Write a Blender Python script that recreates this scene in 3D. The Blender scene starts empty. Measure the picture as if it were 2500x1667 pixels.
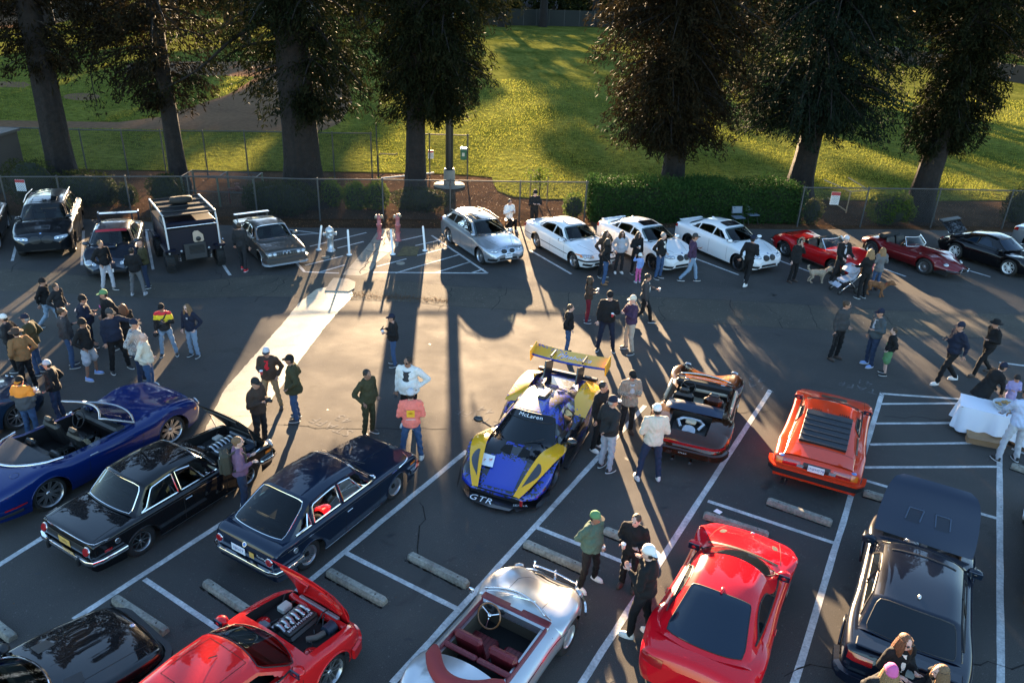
import bpy, math, random
import numpy as np
from mathutils import Vector, Matrix, noise
from mathutils.bvhtree import BVHTree
C = bpy.context.scene
COL = C.collection
R = math.radians
# ---------------------------------------------------------------- camera
FPX, PITCH, ROLL, CAMZ = 1858.84, 0.4397, 0.0404, 9.8986
_fw = np.array([0, math.cos(PITCH), -math.sin(PITCH)]); _up = np.array([0, math.sin(PITCH), math.cos(PITCH)]); _rt = np.array([1., 0, 0])
_r2 = math.cos(ROLL)*_rt + math.sin(ROLL)*_up; _u2 = -math.sin(ROLL)*_rt + math.cos(ROLL)*_up
cam = bpy.data.cameras.new('camera'); co = bpy.data.objects.new('camera', cam); COL.objects.link(co)
m = Matrix.Identity(4)
for i in range(3):
 m[i][0] = _r2[i]; m[i][1] = _u2[i]; m[i][2] = -_fw[i]
m[2][3] = CAMZ; co.matrix_world = m
cam.sensor_width = 36; cam.lens = FPX/2500*36; cam.clip_end = 2000; cam.clip_start = .1
C.camera = co
# ---------------------------------------------------------------- light
SUN_EL, SUN_AZ = 9.7, 5.6          # the sun stands low, straight behind the trees, a little to the left
w = bpy.data.worlds.new('World'); C.world = w; w.use_nodes = True
nt = w.node_tree; sky = nt.nodes.new('ShaderNodeTexSky'); sky.sky_type = 'NISHITA'; sky.sun_disc = False
sky.sun_elevation = R(SUN_EL); sky.sun_rotation = R(-SUN_AZ); sky.dust_density = .3; sky.ozone_density = 2.2; sky.air_density = 1.0
bg = nt.nodes['Background']; bg.inputs[1].default_value = .072; nt.links.new(sky.outputs[0], bg.inputs[0])
sl = bpy.data.lights.new('sun', 'SUN'); sl.energy = 5.0; sl.angle = R(.53); sl.color = (1, .70, .41)
so = bpy.data.objects.new('sun', sl); COL.objects.link(so)
sd = Vector((-math.sin(R(SUN_AZ))*math.cos(R(SUN_EL)), math.cos(R(SUN_AZ))*math.cos(R(SUN_EL)), math.sin(R(SUN_EL))))
so.rotation_euler = sd.to_track_quat('Z', 'Y').to_euler(); so.location = sd*100
C.view_settings.view_transform = 'Standard'; C.view_settings.look = 'None'; C.view_settings.gamma = 1
C.view_settings.use_curve_mapping = False; C.view_settings.exposure = 3.4
C.cycles.max_bounces = 6; C.cycles.transparent_max_bounces = 12; C.cycles.diffuse_bounces = 3; C.cycles.glossy_bounces = 3
C.cycles.sample_clamp_indirect = 6; C.cycles.use_denoising = True
# ---------------------------------------------------------------- helpers
def G(x, y, z=0.0):
 "the point of the place at height z that lies behind this point of the photograph (2500 wide)"
 d = _fw + (x-1250)/FPX*_r2 - (y-833.5)/FPX*_u2
 t = (CAMZ-z)/-d[2]
 return Vector((d[0]*t, d[1]*t, z))
def tag(o, label=None, cat=None, group=None, kind=None):
 for k, v in (('label', label), ('category', cat), ('group', group), ('kind', kind)):
  if v: o[k] = v
 return o
def empty(name, loc, rz=0, **k):
 o = bpy.data.objects.new(name, None); COL.objects.link(o); o.location = loc; o.rotation_euler = (0, 0, rz)
 o.empty_display_size = .1
 return tag(o, **k)
MATS = {}
def M(name, col=(.5, .5, .5), rough=.5, metal=0, coat=0, spec=.5, var=0, vs=3., bump=0, bs=40., tr=0, col2=None, emis=0, coatr=.03, detail=4):
 if name in MATS: return MATS[name]
 mt = bpy.data.materials.new(name); mt.use_nodes = True; n = mt.node_tree.nodes; l = mt.node_tree.links
 b = n['Principled BSDF']; b.inputs['Base Color'].default_value = (*col, 1); b.inputs['Roughness'].default_value = rough
 b.inputs['Metallic'].default_value = metal; b.inputs['Coat Weight'].default_value = coat; b.inputs['Coat Roughness'].default_value = coatr
 b.inputs['Specular IOR Level'].default_value = spec
 if tr: b.inputs['Transmission Weight'].default_value = tr
 g = None
 if var or bump:
  g = n.new('ShaderNodeNewGeometry')
 if var:
  t = n.new('ShaderNodeTexNoise'); t.inputs['Scale'].default_value = vs; t.inputs['Detail'].default_value = detail; t.inputs['Roughness'].default_value = .65
  l.new(g.outputs['Position'], t.inputs['Vector'])
  mx = n.new('ShaderNodeMix'); mx.data_type = 'RGBA'
  c2 = col2 or tuple(c*(1-var) for c in col)
  rp = n.new('ShaderNodeMapRange'); rp.inputs[1].default_value = .35; rp.inputs[2].default_value = .65
  l.new(t.outputs[0], rp.inputs[0]); l.new(rp.outputs[0], mx.inputs[0])
  mx.inputs[6].default_value = (*c2, 1); mx.inputs[7].default_value = (*col, 1); l.new(mx.outputs[2], b.inputs['Base Color'])
 if bump:
  t2 = n.new('ShaderNodeTexNoise'); t2.inputs['Scale'].default_value = bs; t2.inputs['Detail'].default_value = 3
  l.new(g.outputs['Position'], t2.inputs['Vector'])
  bp = n.new('ShaderNodeBump'); bp.inputs['Strength'].default_value = bump; bp.inputs['Distance'].default_value = .02
  l.new(t2.outputs[0], bp.inputs['Height']); l.new(bp.outputs[0], b.inputs['Normal'])
 MATS[name] = mt; return mt
def leafmat(name, col, col2, trans=.5):
 "foliage: diffuse with light coming through, two hues mixed leaf by leaf"
 mt = bpy.data.materials.new(name); mt.use_nodes = True; n = mt.node_tree.nodes; l = mt.node_tree.links; n.clear()
 out = n.new('ShaderNodeOutputMaterial'); g = n.new('ShaderNodeNewGeometry')
 mx = n.new('ShaderNodeMix'); mx.data_type = 'RGBA'; mx.inputs[6].default_value = (*col, 1); mx.inputs[7].default_value = (*col2, 1)
 l.new(g.outputs['Random Per Island'], mx.inputs[0])
 d = n.new('ShaderNodeBsdfPrincipled'); d.inputs['Roughness'].default_value = .75; d.inputs['Specular IOR Level'].default_value = 0 if 'grass' in name else .05; l.new(mx.outputs[2], d.inputs['Base Color'])
 t = n.new('ShaderNodeBsdfTranslucent'); l.new(mx.outputs[2], t.inputs[0])
 s = n.new('ShaderNodeMixShader'); s.inputs[0].default_value = trans
 l.new(d.outputs[0], s.inputs[1]); l.new(t.outputs[0], s.inputs[2]); l.new(s.outputs[0], out.inputs[0])
 MATS[name] = mt; return mt
class MB:
 "collects shapes and links them as one mesh object"
 def __init__(s): s.v = []; s.f = []; s.mi = []; s.sm = []
 def add(s, vs, fs, mi=0, smooth=False):
  k = len(s.v); s.v.extend([tuple(map(float, v)) for v in vs]); s.f.extend([tuple(i+k for i in f) for f in fs])
  s.mi.extend([mi]*len(fs)); s.sm.extend([smooth]*len(fs)); return s
 def box(s, c, h, rot=None, mi=0):
  "box with centre c, half sizes h and an optional rotation matrix"
  P = [Vector((sx*h[0], sy*h[1], sz*h[2])) for sx in (-1, 1) for sy in (-1, 1) for sz in (-1, 1)]
  if rot is not None: P = [rot @ p for p in P]
  P = [p+Vector(c) for p in P]
  return s.add(P, [(0, 1, 3, 2), (4, 6, 7, 5), (0, 4, 5, 1), (2, 3, 7, 6), (0, 2, 6, 4), (1, 5, 7, 3)], mi)
 def rbox(s, c, h, r=.02, rot=None, mi=0):
  "box with chamfered edges"
  P = []; I = {}
  for a in range(8):
   sg = [(1 if a >> k & 1 else -1) for k in range(3)]
   for ax in range(3):
    q = [sg[k]*(h[k]-(0 if k == ax else r)) for k in range(3)]
    I[(tuple(sg), ax)] = len(P); q = Vector(q); P.append(q)
  F = []
  for ax in range(3):
   o = [k for k in range(3) if k != ax]
   for sg in (-1, 1):
    L = []
    for a, b in ((-1, -1), (1, -1), (1, 1), (-1, 1)):
     t = [0]*3; t[ax] = sg; t[o[0]] = a; t[o[1]] = b; L.append(I[(tuple(t), ax)])
    F.append(tuple(L))
   for a in (-1, 1):
    for b in (-1, 1):
     t0 = [0]*3; t1 = [0]*3; t0[o[0]] = t1[o[0]] = a; t0[o[1]] = t1[o[1]] = b; t0[ax] = -1; t1[ax] = 1
     F.append((I[(tuple(t0), o[0])], I[(tuple(t1), o[0])], I[(tuple(t1), o[1])], I[(tuple(t0), o[1])]))
  for a in range(8):
   sg = tuple((1 if a >> k & 1 else -1) for k in range(3)); F.append((I[(sg, 0)], I[(sg, 1)], I[(sg, 2)]))
  if rot is not None: P = [rot @ p for p in P]
  return s.add([p+Vector(c) for p in P], F, mi)
 def tube(s, path, r, n=8, mi=0, cap=True, sq=None):
  "tube along a path, r a number or one radius per point; sq=(a,b) squashes it"
  path = [Vector(p) for p in path]; rr = r if hasattr(r, '__len__') else [r]*len(path)
  T = [(path[min(i+1, len(path)-1)]-path[max(i-1, 0)]).normalized() for i in range(len(path))]
  u = T[0].orthogonal().normalized(); V = []
  for i, p in enumerate(path):
   u = (u-T[i]*u.dot(T[i])); u = u.normalized() if u.length > 1e-6 else T[i].orthogonal().normalized()
   v = T[i].cross(u)
   for k in range(n):
    a = 2*math.pi*k/n; V.append(p+(u*math.cos(a)+v*math.sin(a))*rr[i])
  F = [(i*n+k, i*n+(k+1) % n, (i+1)*n+(k+1) % n, (i+1)*n+k) for i in range(len(path)-1) for k in range(n)]
  s.add(V, F, mi, n > 5)
  if cap: s.add(V[:n], [tuple(range(n-1, -1, -1))], mi); s.add(V[-n:], [tuple(range(n))], mi)
  return s
 def lathe(s, prof, n=24, M4=None, mi=0, smooth=True, a0=0, a1=2*math.pi):
  "profile of (radius, height) turned about the z axis, placed by matrix M4"
  V = []; full = abs(a1-a0-2*math.pi) < 1e-6; N = n if full else n+1
  for r_, z in prof:
   for k in range(N):
    a = a0+(a1-a0)*k/n; V.append(Vector((r_*math.cos(a), r_*math.sin(a), z)))
  if M4 is not None: V = [M4 @ v for v in V]
  F = [(i*N+k, i*N+(k+1) % N, (i+1)*N+(k+1) % N, (i+1)*N+k) for i in range(len(prof)-1) for k in range(n)]
  return s.add(V, F, mi, smooth)
 def ball(s, c, r, nu=10, nv=7, rot=None, mi=0):
  r = (r, r, r) if not hasattr(r, '__len__') else r
  V = []
  for j in range(nv+1):
   for i in range(nu):
    a = 2*math.pi*i/nu; b = math.pi*j/nv
    p = Vector((r[0]*math.sin(b)*math.cos(a), r[1]*math.sin(b)*math.sin(a), r[2]*math.cos(b)))
    if rot is not None: p = rot @ p
    V.append(p+Vector(c))
  F = [(j*nu+i, (j+1)*nu+i, (j+1)*nu+(i+1) % nu, j*nu+(i+1) % nu) for j in range(nv) for i in range(nu)]
  return s.add(V, F, mi, True)
 def grid(s, fn, nu, nv, mi=0, smooth=True, flip=False):
  V = [fn(i/nu, j/nv) for i in range(nu+1) for j in range(nv+1)]
  F = [(i*(nv+1)+j, (i+1)*(nv+1)+j, (i+1)*(nv+1)+j+1, i*(nv+1)+j+1) for i in range(nu) for j in range(nv)]
  if flip: F = [f[::-1] for f in F]
  return s.add(V, F, mi, smooth)
 def poly(s, pts, z=None, mi=0):
  P = [(p[0], p[1], (p[2] if len(p) > 2 else 0) if z is None else z) for p in pts]
  return s.add(P, [tuple(range(len(P)))], mi)
 def prism(s, pts, z0, z1, mi=0):
  n = len(pts); P = [(p[0], p[1], z0) for p in pts]+[(p[0], p[1], z1) for p in pts]
  ar = sum(pts[i][0]*pts[(i+1) % n][1]-pts[(i+1) % n][0]*pts[i][1] for i in range(n))
  F = [tuple(range(n-1, -1, -1)), tuple(range(n, 2*n))]+[(i, (i+1) % n, n+(i+1) % n, n+i) for i in range(n)]
  if ar < 0: F = [f[::-1] for f in F]
  return s.add(P, F, mi)
 def mesh(s, name, mats):
  me = bpy.data.meshes.new(name); me.from_pydata(s.v, [], s.f);
  for m_ in (mats if isinstance(mats, (list, tuple)) else [mats]): me.materials.append(m_)
  me.polygons.foreach_set('material_index', s.mi); me.polygons.foreach_set('use_smooth', s.sm); me.update(); return me
 def build(s, name, mats, parent=None, **k):
  o = bpy.data.objects.new(name, s.mesh(name, mats)); COL.objects.link(o)
  if parent is not None: o.parent = parent
  return tag(o, **k)
def inst(name, me, parent=None, M4=None, **k):
 o = bpy.data.objects.new(name, me); COL.objects.link(o)
 if parent is not None: o.parent = parent
 if M4 is not None: o.matrix_local = M4
 return tag(o, **k)
def copy_tree(o, parent=None):
 c = o.copy(); COL.objects.link(c)
 if parent is not None: c.parent = parent
 for ch in o.children: copy_tree(ch, c)
 return c
def Rz(a): return Matrix.Rotation(a, 3, 'Z')
def lerp(a, b, t): return a+(b-a)*t
def cr(pts, n):
 "smooth curve through points, n samples for each span"
 P = [Vector(p) for p in pts]; out = []
 for i in range(len(P)-1):
  p0 = P[max(i-1, 0)]; p1 = P[i]; p2 = P[i+1]; p3 = P[min(i+2, len(P)-1)]
  for k in range(n):
   t = k/n; out.append(.5*((2*p1)+(p2-p0)*t+(2*p0-5*p1+4*p2-p3)*t*t+(3*p1-p0-3*p2+p3)*t**3))
 out.append(P[-1]); return out
# ---------------------------------------------------------------- ground
def groundmat(name, base, base2, rough, fine, finescale, bump, bumpd=.01, patch=.6, patchscale=.35, stain=0, spec=.5, rvar=0, spk=0, stretch=None):
 mt = bpy.data.materials.new(name); mt.use_nodes = True; n = mt.node_tree.nodes; l = mt.node_tree.links; b = n['Principled BSDF']
 g = n.new('ShaderNodeNewGeometry')
 def no(sc, det=5, vec=None, dist=0):
  t = n.new('ShaderNodeTexNoise'); t.inputs['Scale'].default_value = sc; t.inputs['Detail'].default_value = det; t.inputs['Distortion'].default_value = dist
  t.inputs['Roughness'].default_value = .6; l.new(vec or g.outputs['Position'], t.inputs['Vector']); return t.outputs[0]
 def rng(x, a, b_, c, d):
  r_ = n.new('ShaderNodeMapRange'); l.new(x, r_.inputs[0])
  for i, v in enumerate((a, b_, c, d)): r_.inputs[i+1].default_value = v
  return r_.outputs[0]
 def mix(f, a, b_, mode='MIX'):
  m_ = n.new('ShaderNodeMix'); m_.data_type = 'RGBA'; m_.blend_type = mode
  for i, v in ((0, f), (6, a), (7, b_)):
   if isinstance(v, (int, float)): m_.inputs[i].default_value = v
   elif isinstance(v, tuple): m_.inputs[i].default_value = (*v, 1)
   else: l.new(v, m_.inputs[i])
  return m_.outputs[2]
 vec = None
 if stretch:
  mp = n.new('ShaderNodeMapping'); mp.inputs['Scale'].default_value = stretch; l.new(g.outputs['Position'], mp.inputs[0]); vec = mp.outputs[0]
 c = mix(rng(no(patchscale, 6, vec, .5), .5-.5*patch*.5, .5+.5*patch*.5, 0, 1), base, base2)
 gray = rng(no(finescale, 3), .3, .7, 1-fine, 1+fine)
 cb = n.new('ShaderNodeCombineColor'); [l.new(gray, cb.inputs[i]) for i in range(3)]
 c = mix(1., c, cb.outputs[0], 'MULTIPLY')
 if spk:
  v = n.new('ShaderNodeTexVoronoi'); v.inputs['Scale'].default_value = finescale*.6; l.new(g.outputs['Position'], v.inputs['Vector'])
  c = mix(rng(v.outputs['Color'], .88, .96, 0, spk), c, tuple(min(1, x*5) for x in base))
 if stain:
  c = mix(rng(no(.9, 4, None, 1.2), .62, .74, 0, stain), c, tuple(x*.35 for x in base))
 l.new(c, b.inputs['Base Color']); b.inputs['Specular IOR Level'].default_value = spec
 if rvar: l.new(rng(no(.6, 4), .3, .7, rough-rvar, rough+rvar), b.inputs['Roughness'])
 else: b.inputs['Roughness'].default_value = rough
 bp = n.new('ShaderNodeBump'); bp.inputs['Strength'].default_value = bump; bp.inputs['Distance'].default_value = bumpd
 l.new(no(finescale*.7, 4), bp.inputs['Height']); l.new(bp.outputs[0], b.inputs['Normal'])
 MATS[name] = mt; return mt
asph = groundmat('asphalt', (.076, .070, .063), (.052, .049, .047), .88, .5, 75, .5, .004, stain=.5, spec=.18, rvar=.08, spk=.15, patchscale=.25)
asph_old = groundmat('old_asphalt', (.088, .078, .062), (.066, .06, .05), .9, .5, 60, .6, .005, stain=.4, spec=.18, spk=.4, patchscale=.6)
conc = groundmat('concrete', (.30, .27, .22), (.22, .20, .165), .8, spec=.15, fine=.18, finescale=22, bump=.3, bumpd=.006, stain=.25, patchscale=.8)
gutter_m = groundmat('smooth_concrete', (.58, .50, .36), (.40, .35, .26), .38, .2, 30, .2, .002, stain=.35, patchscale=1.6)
mulch = groundmat('mulch', (.082, .050, .030), (.045, .030, .020), .95, .6, 22, .8, .018, spec=0, patchscale=.7, spk=.35)
dirt = groundmat('infield_dirt', (.15, .09, .053), (.115, .07, .043), .95, .2, 3, .6, .03, patchscale=.12)
lawn_m = groundmat('lawn', (.115, .118, .026), (.052, .062, .012), .95, .5, 2.2, 1.0, .12, patchscale=.22, spec=0, stretch=(1, .55, 1))
paint = groundmat('line_paint', (.55, .55, .54), (.36, .36, .36), .8, .25, 20, .4, .004, spec=.2, patchscale=3.0, stain=.85)
faint = groundmat('worn_paint', (.145, .145, .143), (.06, .06, .06), .85, spec=.15, fine=.4, finescale=12, bump=.4, bumpd=.004, patchscale=5.0)
crackm = M('crack', (.012, .011, .009), .95)
MATS['infield_dirt'].node_tree.nodes['Principled BSDF'].inputs['Specular IOR Level'].default_value = 0
gp = MB().poly([(-400, -60), (400, -60), (400, 600), (-400, 600)], -.05).build('ground', mulch, kind='structure')
lot = [G(*p) for p in [(-700, 515), (-200, 520), (0, 525), (430, 545), (700, 556), (1077, 558), (1300, 552), (1600, 556), (1900, 560), (2200, 560), (2500, 568), (3300, 590)]]
MB().poly([(-60, -20), (60, -20)]+[(p.x, p.y) for p in lot[::-1]], 0).build('parking_lot', asph, kind='structure')
lw = [(-1400, 405), (0, 410), (400, 416), (800, 418), (1100, 424), (1201, 432), (1206, 450), (1215, 466), (1252, 480), (1330, 486), (1432, 486), (1700, 487), (1990, 488), (2300, 490), (2500, 488), (3600, 500)]
lwp = [G(*p) for p in lw]
MB().poly([(p.x, p.y) for p in lwp]+[(260, 600), (-260, 600)], -.02).build('lawn', lawn_m, kind='structure')
inf = [(-300, 290), (-100, 292), (145, 296), (290, 298), (394, 285), (470, 260), (556, 231), (600, 205), (625, 188), (560, 186), (470, 183), (400, 185), (310, 180), (310, 155), (400, 150), (560, 150), (720, 148), (800, 160), (850, 200), (860, 250), (830, 300), (790, 318), (700, 320), (400, 316), (150, 312), (-100, 308), (-300, 306)]
MB().poly([G(*p).xy for p in inf], -.016).build('infield_dirt', dirt, kind='structure')
MB().poly([G(200+46*math.cos(a), 236+9*math.sin(a)).xy for a in [k*math.pi/8 for k in range(16)]], -.016).build('pitching_mound', dirt, kind='structure')
MB().poly([G(*p).xy for p in [(-300, 80), (0, 70), (120, 62), (200, 42), (130, 38), (0, 44), (-300, 50)]], -.016).build('dirt_path', dirt, kind='structure')
MB().poly([G(*p).xy for p in [(-200, 208), (60, 214), (75, 207), (60, 200), (-200, 196)]], -.016).build('dirt_path', dirt, kind='structure')
# old lighter strip across the lot with its cracks
top = [(-300, 640), (60, 660), (400, 690), (640, 672), (780, 677), (1000, 688), (1100, 698), (1250, 706), (1600, 725), (1900, 740), (2150, 757), (2500, 768), (2900, 782)]
bot = [(-300, 700), (60, 712), (400, 728), (640, 724), (780, 728), (1000, 738), (1100, 748), (1250, 756), (1600, 782), (1900, 800), (2150, 815), (2500, 830), (2900, 850)]
sm = lambda L: [v.xy for v in cr([G(*p) for p in L], 6)]
MB().poly(sm(top)+sm(bot)[::-1], .0015).build('old_asphalt_strip', asph_old, kind='structure')
cb_ = MB(); rnd = random.Random(4)
def crack(pts, w=.03, jit=.1):
 P = [G(*p) for p in pts]; Q = []
 for a, b in zip(P, P[1:]):
  n_ = max(2, int((b-a).length/.25))
  for k in range(n_): Q.append(a.lerp(b, k/n_)+Vector((rnd.uniform(-jit, jit), rnd.uniform(-jit, jit), 0)))
 Q.append(P[-1])
 for a, b in zip(Q, Q[1:]):
  d = (b-a).normalized(); s_ = Vector((-d.y, d.x, 0))*w*rnd.uniform(.4, 1)*.5; a = a-d*.02; b = b+d*.02
  cb_.poly([a+s_, a-s_, b-s_, b+s_], .003)
for pts in [[(1107, 702), (1100, 715), (1085, 745), (1070, 760)], [(1385, 712), (1388, 735), (1382, 760)], [(1622, 730), (1612, 757), (1618, 785)], [(1784, 735), (1790, 760), (1810, 790)], [(1975, 747), (1988, 780), (2005, 805)], [(1872, 742), (1895, 765), (1910, 800)], [(2156, 757), (2180, 790), (2210, 810)],
   [(700, 680), (680, 700), (650, 720), (600, 742)], [(0, 672), (25, 662), (50, 640)], [(560, 712), (600, 700), (660, 690), (680, 678)], [(520, 655), (560, 690), (540, 712)], [(1026, 1225), (1035, 1260), (1022, 1310), (1020, 1350)], [(640, 1040), (800, 1042), (1000, 1044), (1090, 1046)],
   [(1560, 1040), (1880, 1000)], [(1900, 1640), (2060, 1625), (2500, 1622)], [(2150, 1014), (2280, 1025), (2370, 1030)], [(1240, 706), (1215, 735), (1200, 756)], [(790, 690), (795, 720)]]:
 crack(pts)
for s_ in (top, bot): crack(s_[1:-1], .02, .06)
cb_.build('crack', crackm, kind='stuff')
# valley gutter that takes the sun, its apron and the broken concrete ramp by the hydrants
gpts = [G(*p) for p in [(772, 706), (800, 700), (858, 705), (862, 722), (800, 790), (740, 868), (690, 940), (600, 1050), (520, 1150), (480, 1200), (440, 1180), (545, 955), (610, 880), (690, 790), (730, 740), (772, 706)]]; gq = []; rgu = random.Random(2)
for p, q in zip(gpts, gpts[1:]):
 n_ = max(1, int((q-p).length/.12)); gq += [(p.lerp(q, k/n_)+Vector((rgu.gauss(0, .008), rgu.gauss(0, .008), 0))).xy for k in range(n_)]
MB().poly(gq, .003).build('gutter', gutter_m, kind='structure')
for t_ in (.22, .45, .66, .85): cb_ = MB(); crack([(lerp(745, 470, t_)-8, lerp(760, 1150, t_)), (lerp(810, 520, t_)+30, lerp(790, 1190, t_)-40)], .02, .03); cb_.build('crack', crackm, kind='stuff')
MB().prism([G(*p).xy for p in [(815, 680), (850, 682), (868, 690), (866, 705), (852, 713), (793, 711), (805, 692)]], 0, .03).build('concrete_apron', conc, kind='structure')
slabs = MB()
rp = [(925, 560), (960, 558), (975, 575), (972, 600), (945, 620), (920, 640), (905, 662), (880, 673), (835, 671), (860, 645), (885, 615), (905, 590)]
MB().poly([G(*p).xy for p in rp], .002).build('broken_ramp', conc, kind='structure')
for a, b in [((928, 575), (972, 580)), ((905, 592), (974, 598)), ((890, 612), (950, 618)), ((868, 636), (922, 642)), ((850, 655), (905, 662)), ((950, 560), (935, 600)), ((920, 605), (880, 668))]:
 cb_ = MB(); crack([a, b], .05, .08); cb_.build('crack', crackm, kind='stuff')
# litter of brown leaves along the gutter, and scattered leaves and twigs in the bed
leafb = MB(); rl = random.Random(8)
def leaf_at(x, y, z, s_):
 a = rl.uniform(0, 6.3); t = rl.uniform(-.5, .5); d = Vector((math.cos(a), math.sin(a), t)).normalized()*s_; e = Vector((-math.sin(a), math.cos(a), rl.uniform(-.4, .4)))*s_*.5
 p = Vector((x, y, z+s_*.5)); leafb.add([p-d, p-e, p+d, p+e], [(0, 1, 2, 3)])
for k in range(1300):
 t = rl.random(); p = G(lerp(848, 1095, t), lerp(718, 735, t)+rl.gauss(0, 6)*(1-.5*t)); leaf_at(p.x, p.y, .004, rl.uniform(.012, .028))
for k in range(7000):
 p = G(rl.uniform(-50, 2600), rl.uniform(425, 556)); leaf_at(p.x, p.y, -.04, rl.uniform(.025, .06))
for k in range(260):
 x = rl.uniform(0, 2500); p = G(x, rl.uniform(570, 1660)); leaf_at(p.x, p.y, .002, rl.uniform(.008, .02))
leafb.build('dry_leaves', leafmat('dry_leaf', (.10, .04, .02), (.20, .10, .045), .3), kind='stuff')
# painted lines
def line(pts, w=.1, z=.003, mat=paint, name='painted_line', close=False):
 mb_ = MB(); P = [G(*p) for p in pts]
 for a, b in zip(P, P[1:]):
  d = (b-a).normalized(); s_ = Vector((-d.y, d.x, 0))*w*.5
  n_ = max(1, int((b-a).length/.5)); L = []; Rr = []
  for k in range(n_+1):
   q = a.lerp(b, k/n_); L.append(q+s_*(1+rnd.uniform(-.12, .10))); Rr.append(q-s_*(1+rnd.uniform(-.12, .10)))
  for k in range(n_): mb_.poly([L[k], Rr[k], Rr[k+1], L[k+1]], z)
 return mb_.build(name, mat, kind='structure')
def ray_to(a, b, t): return (a[0]+(b[0]-a[0])*t, a[1]+(b[1]-a[1])*t)
for a, b in [((957, 1667), (1575, 990)), ((1360, 1760), (1881, 952)), ((1905, 1780), (2154, 959)), ((2443, 1664), (2440, 1075)), ((180, 1512), (572, 1257)), ((-120, 1452), (123, 1300)), ((640, 1513), (1140, 1100)), ((2443, 1760), (2443, 1664))]:
 line([a, b], .12)
for a, b in [((844, 1349), (1114, 1485)), ((1311, 1287), (1560, 1387)), ((1728, 1223), (2036, 1325)), ((353, 1413), (575, 1563)), ((2104, 1170), (2435, 1265)), ((2154, 961), (2400, 978))]:
 line([a, b], .1, .0045)
for a, b in [((2150, 986), (2395, 984)), ((2138, 1034), (2375, 1032)), ((2123, 1085), (2390, 1081)), ((2110, 1141), (2435, 1139)), ((2470, 1095), (2560, 1130))]:
 line([a, b], .09, .0045)
for a, b in [((49, 561), (30, 637)), ((204, 564), (200, 647)), ((356, 564), (374, 658)), ((1294, 611), (1395, 669)), ((1700, 632), (1803, 671)), ((1900, 635), (1990, 668)), ((2140, 650), (2211, 675)), ((2350, 656), (2418, 676)), ((540, 640), (562, 672)), ((2440, 885), (2600, 905)), ((330, 560), (370, 562))]:
 line([a, b], .1)
line([(722, 640), (744, 664), (828, 667)], .1); line([(910, 665), (1190, 667), (1054, 575)], .1, .003)
for a, b in [((745, 648), (838, 625)), ((782, 664), (842, 647)), ((700, 560), (800, 573)), ((756, 602), (895, 568)), ((824, 606), (888, 590)), ((700, 575), (785, 570)), ((920, 651), (992, 632)), ((965, 667), (1120, 622)), ((1060, 667), (1146, 640)), ((1150, 667), (1180, 657)), ((1018, 624), (1092, 605)), ((1014, 600), (1068, 588)), ((976, 588), (1035, 575))]:
 line([a, b], .085, .0045)
# stencilled words at the heads of the bays
def text_mesh(txt, size, align='CENTER', ext=0.0, shear=0, spacing=1.0, res=2):
 cu = bpy.data.curves.new('t', 'FONT'); cu.body = txt; cu.size = size; cu.align_x = align; cu.align_y = 'CENTER'; cu.extrude = ext; cu.shear = shear
 cu.space_character = spacing; cu.resolution_u = res; cu.offset = 0
 o = bpy.data.objects.new('t', cu); COL.objects.link(o); bpy.context.view_layer.update()
 me = bpy.data.meshes.new_from_object(o.evaluated_get(bpy.context.evaluated_depsgraph_get())); bpy.data.objects.remove(o); bpy.data.curves.remove(cu); return me
def ground_text(lines, px, ang, size, mat, z=.003):
 p = G(*px)
 for i, t in enumerate(lines):
  me = text_mesh(t, size, spacing=1.15); me.materials.clear(); me.materials.append(mat)
  o = bpy.data.objects.new('stencilled_text', me); COL.objects.link(o); o['kind'] = 'structure'
  off = Rz(ang) @ Vector((0, -i*size*1.02, 0)); o.location = (p.x+off.x, p.y+off.y, z); o.rotation_euler = (0, 0, ang)
BAY = R(60.3)
for t, px in (('44', (1165, 1018)), ('43', (810, 1040)), ('42', (1838, 940)), ('41', (2105, 948))):
 ground_text(['STAFF', t], px, BAY+R(90), .42, faint)
# oil spots and dark drips
oil = M('oil_stain', (.016, .016, .017), .5)
for k, (x, y, s_) in enumerate([(952, 1307, .07), (948, 1333, .05), (1170, 1338, .09), (1120, 1265, .04), (1300, 845, .04), (1878, 1178, .08), (1866, 1190, .12), (1900, 1178, .05), (1530, 1120, .06), (1890, 720, .12), (1710, 665, .1), (420, 1290, .06), (300, 1010, .05), (90, 1400, .05), (1240, 1250, .05), (2300, 1250, .07), (2200, 840, .06), (1050, 840, .03), (560, 1390, .04), (1620, 1240, .06), (2010, 1180, .05), (800, 1000, .03), (1490, 1660, .05), (1000, 1560, .06)]):
 p = G(x, y); MB().poly([(p.x+s_*(1+.6*math.sin(3*a+k))*math.cos(a), p.y+s_*(1+.6*math.sin(2*a+k*2))*math.sin(a)*.8) for a in [j*math.pi/9 for j in range(18)]], .0022).build('oil_spot', oil, kind='structure')
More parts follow.
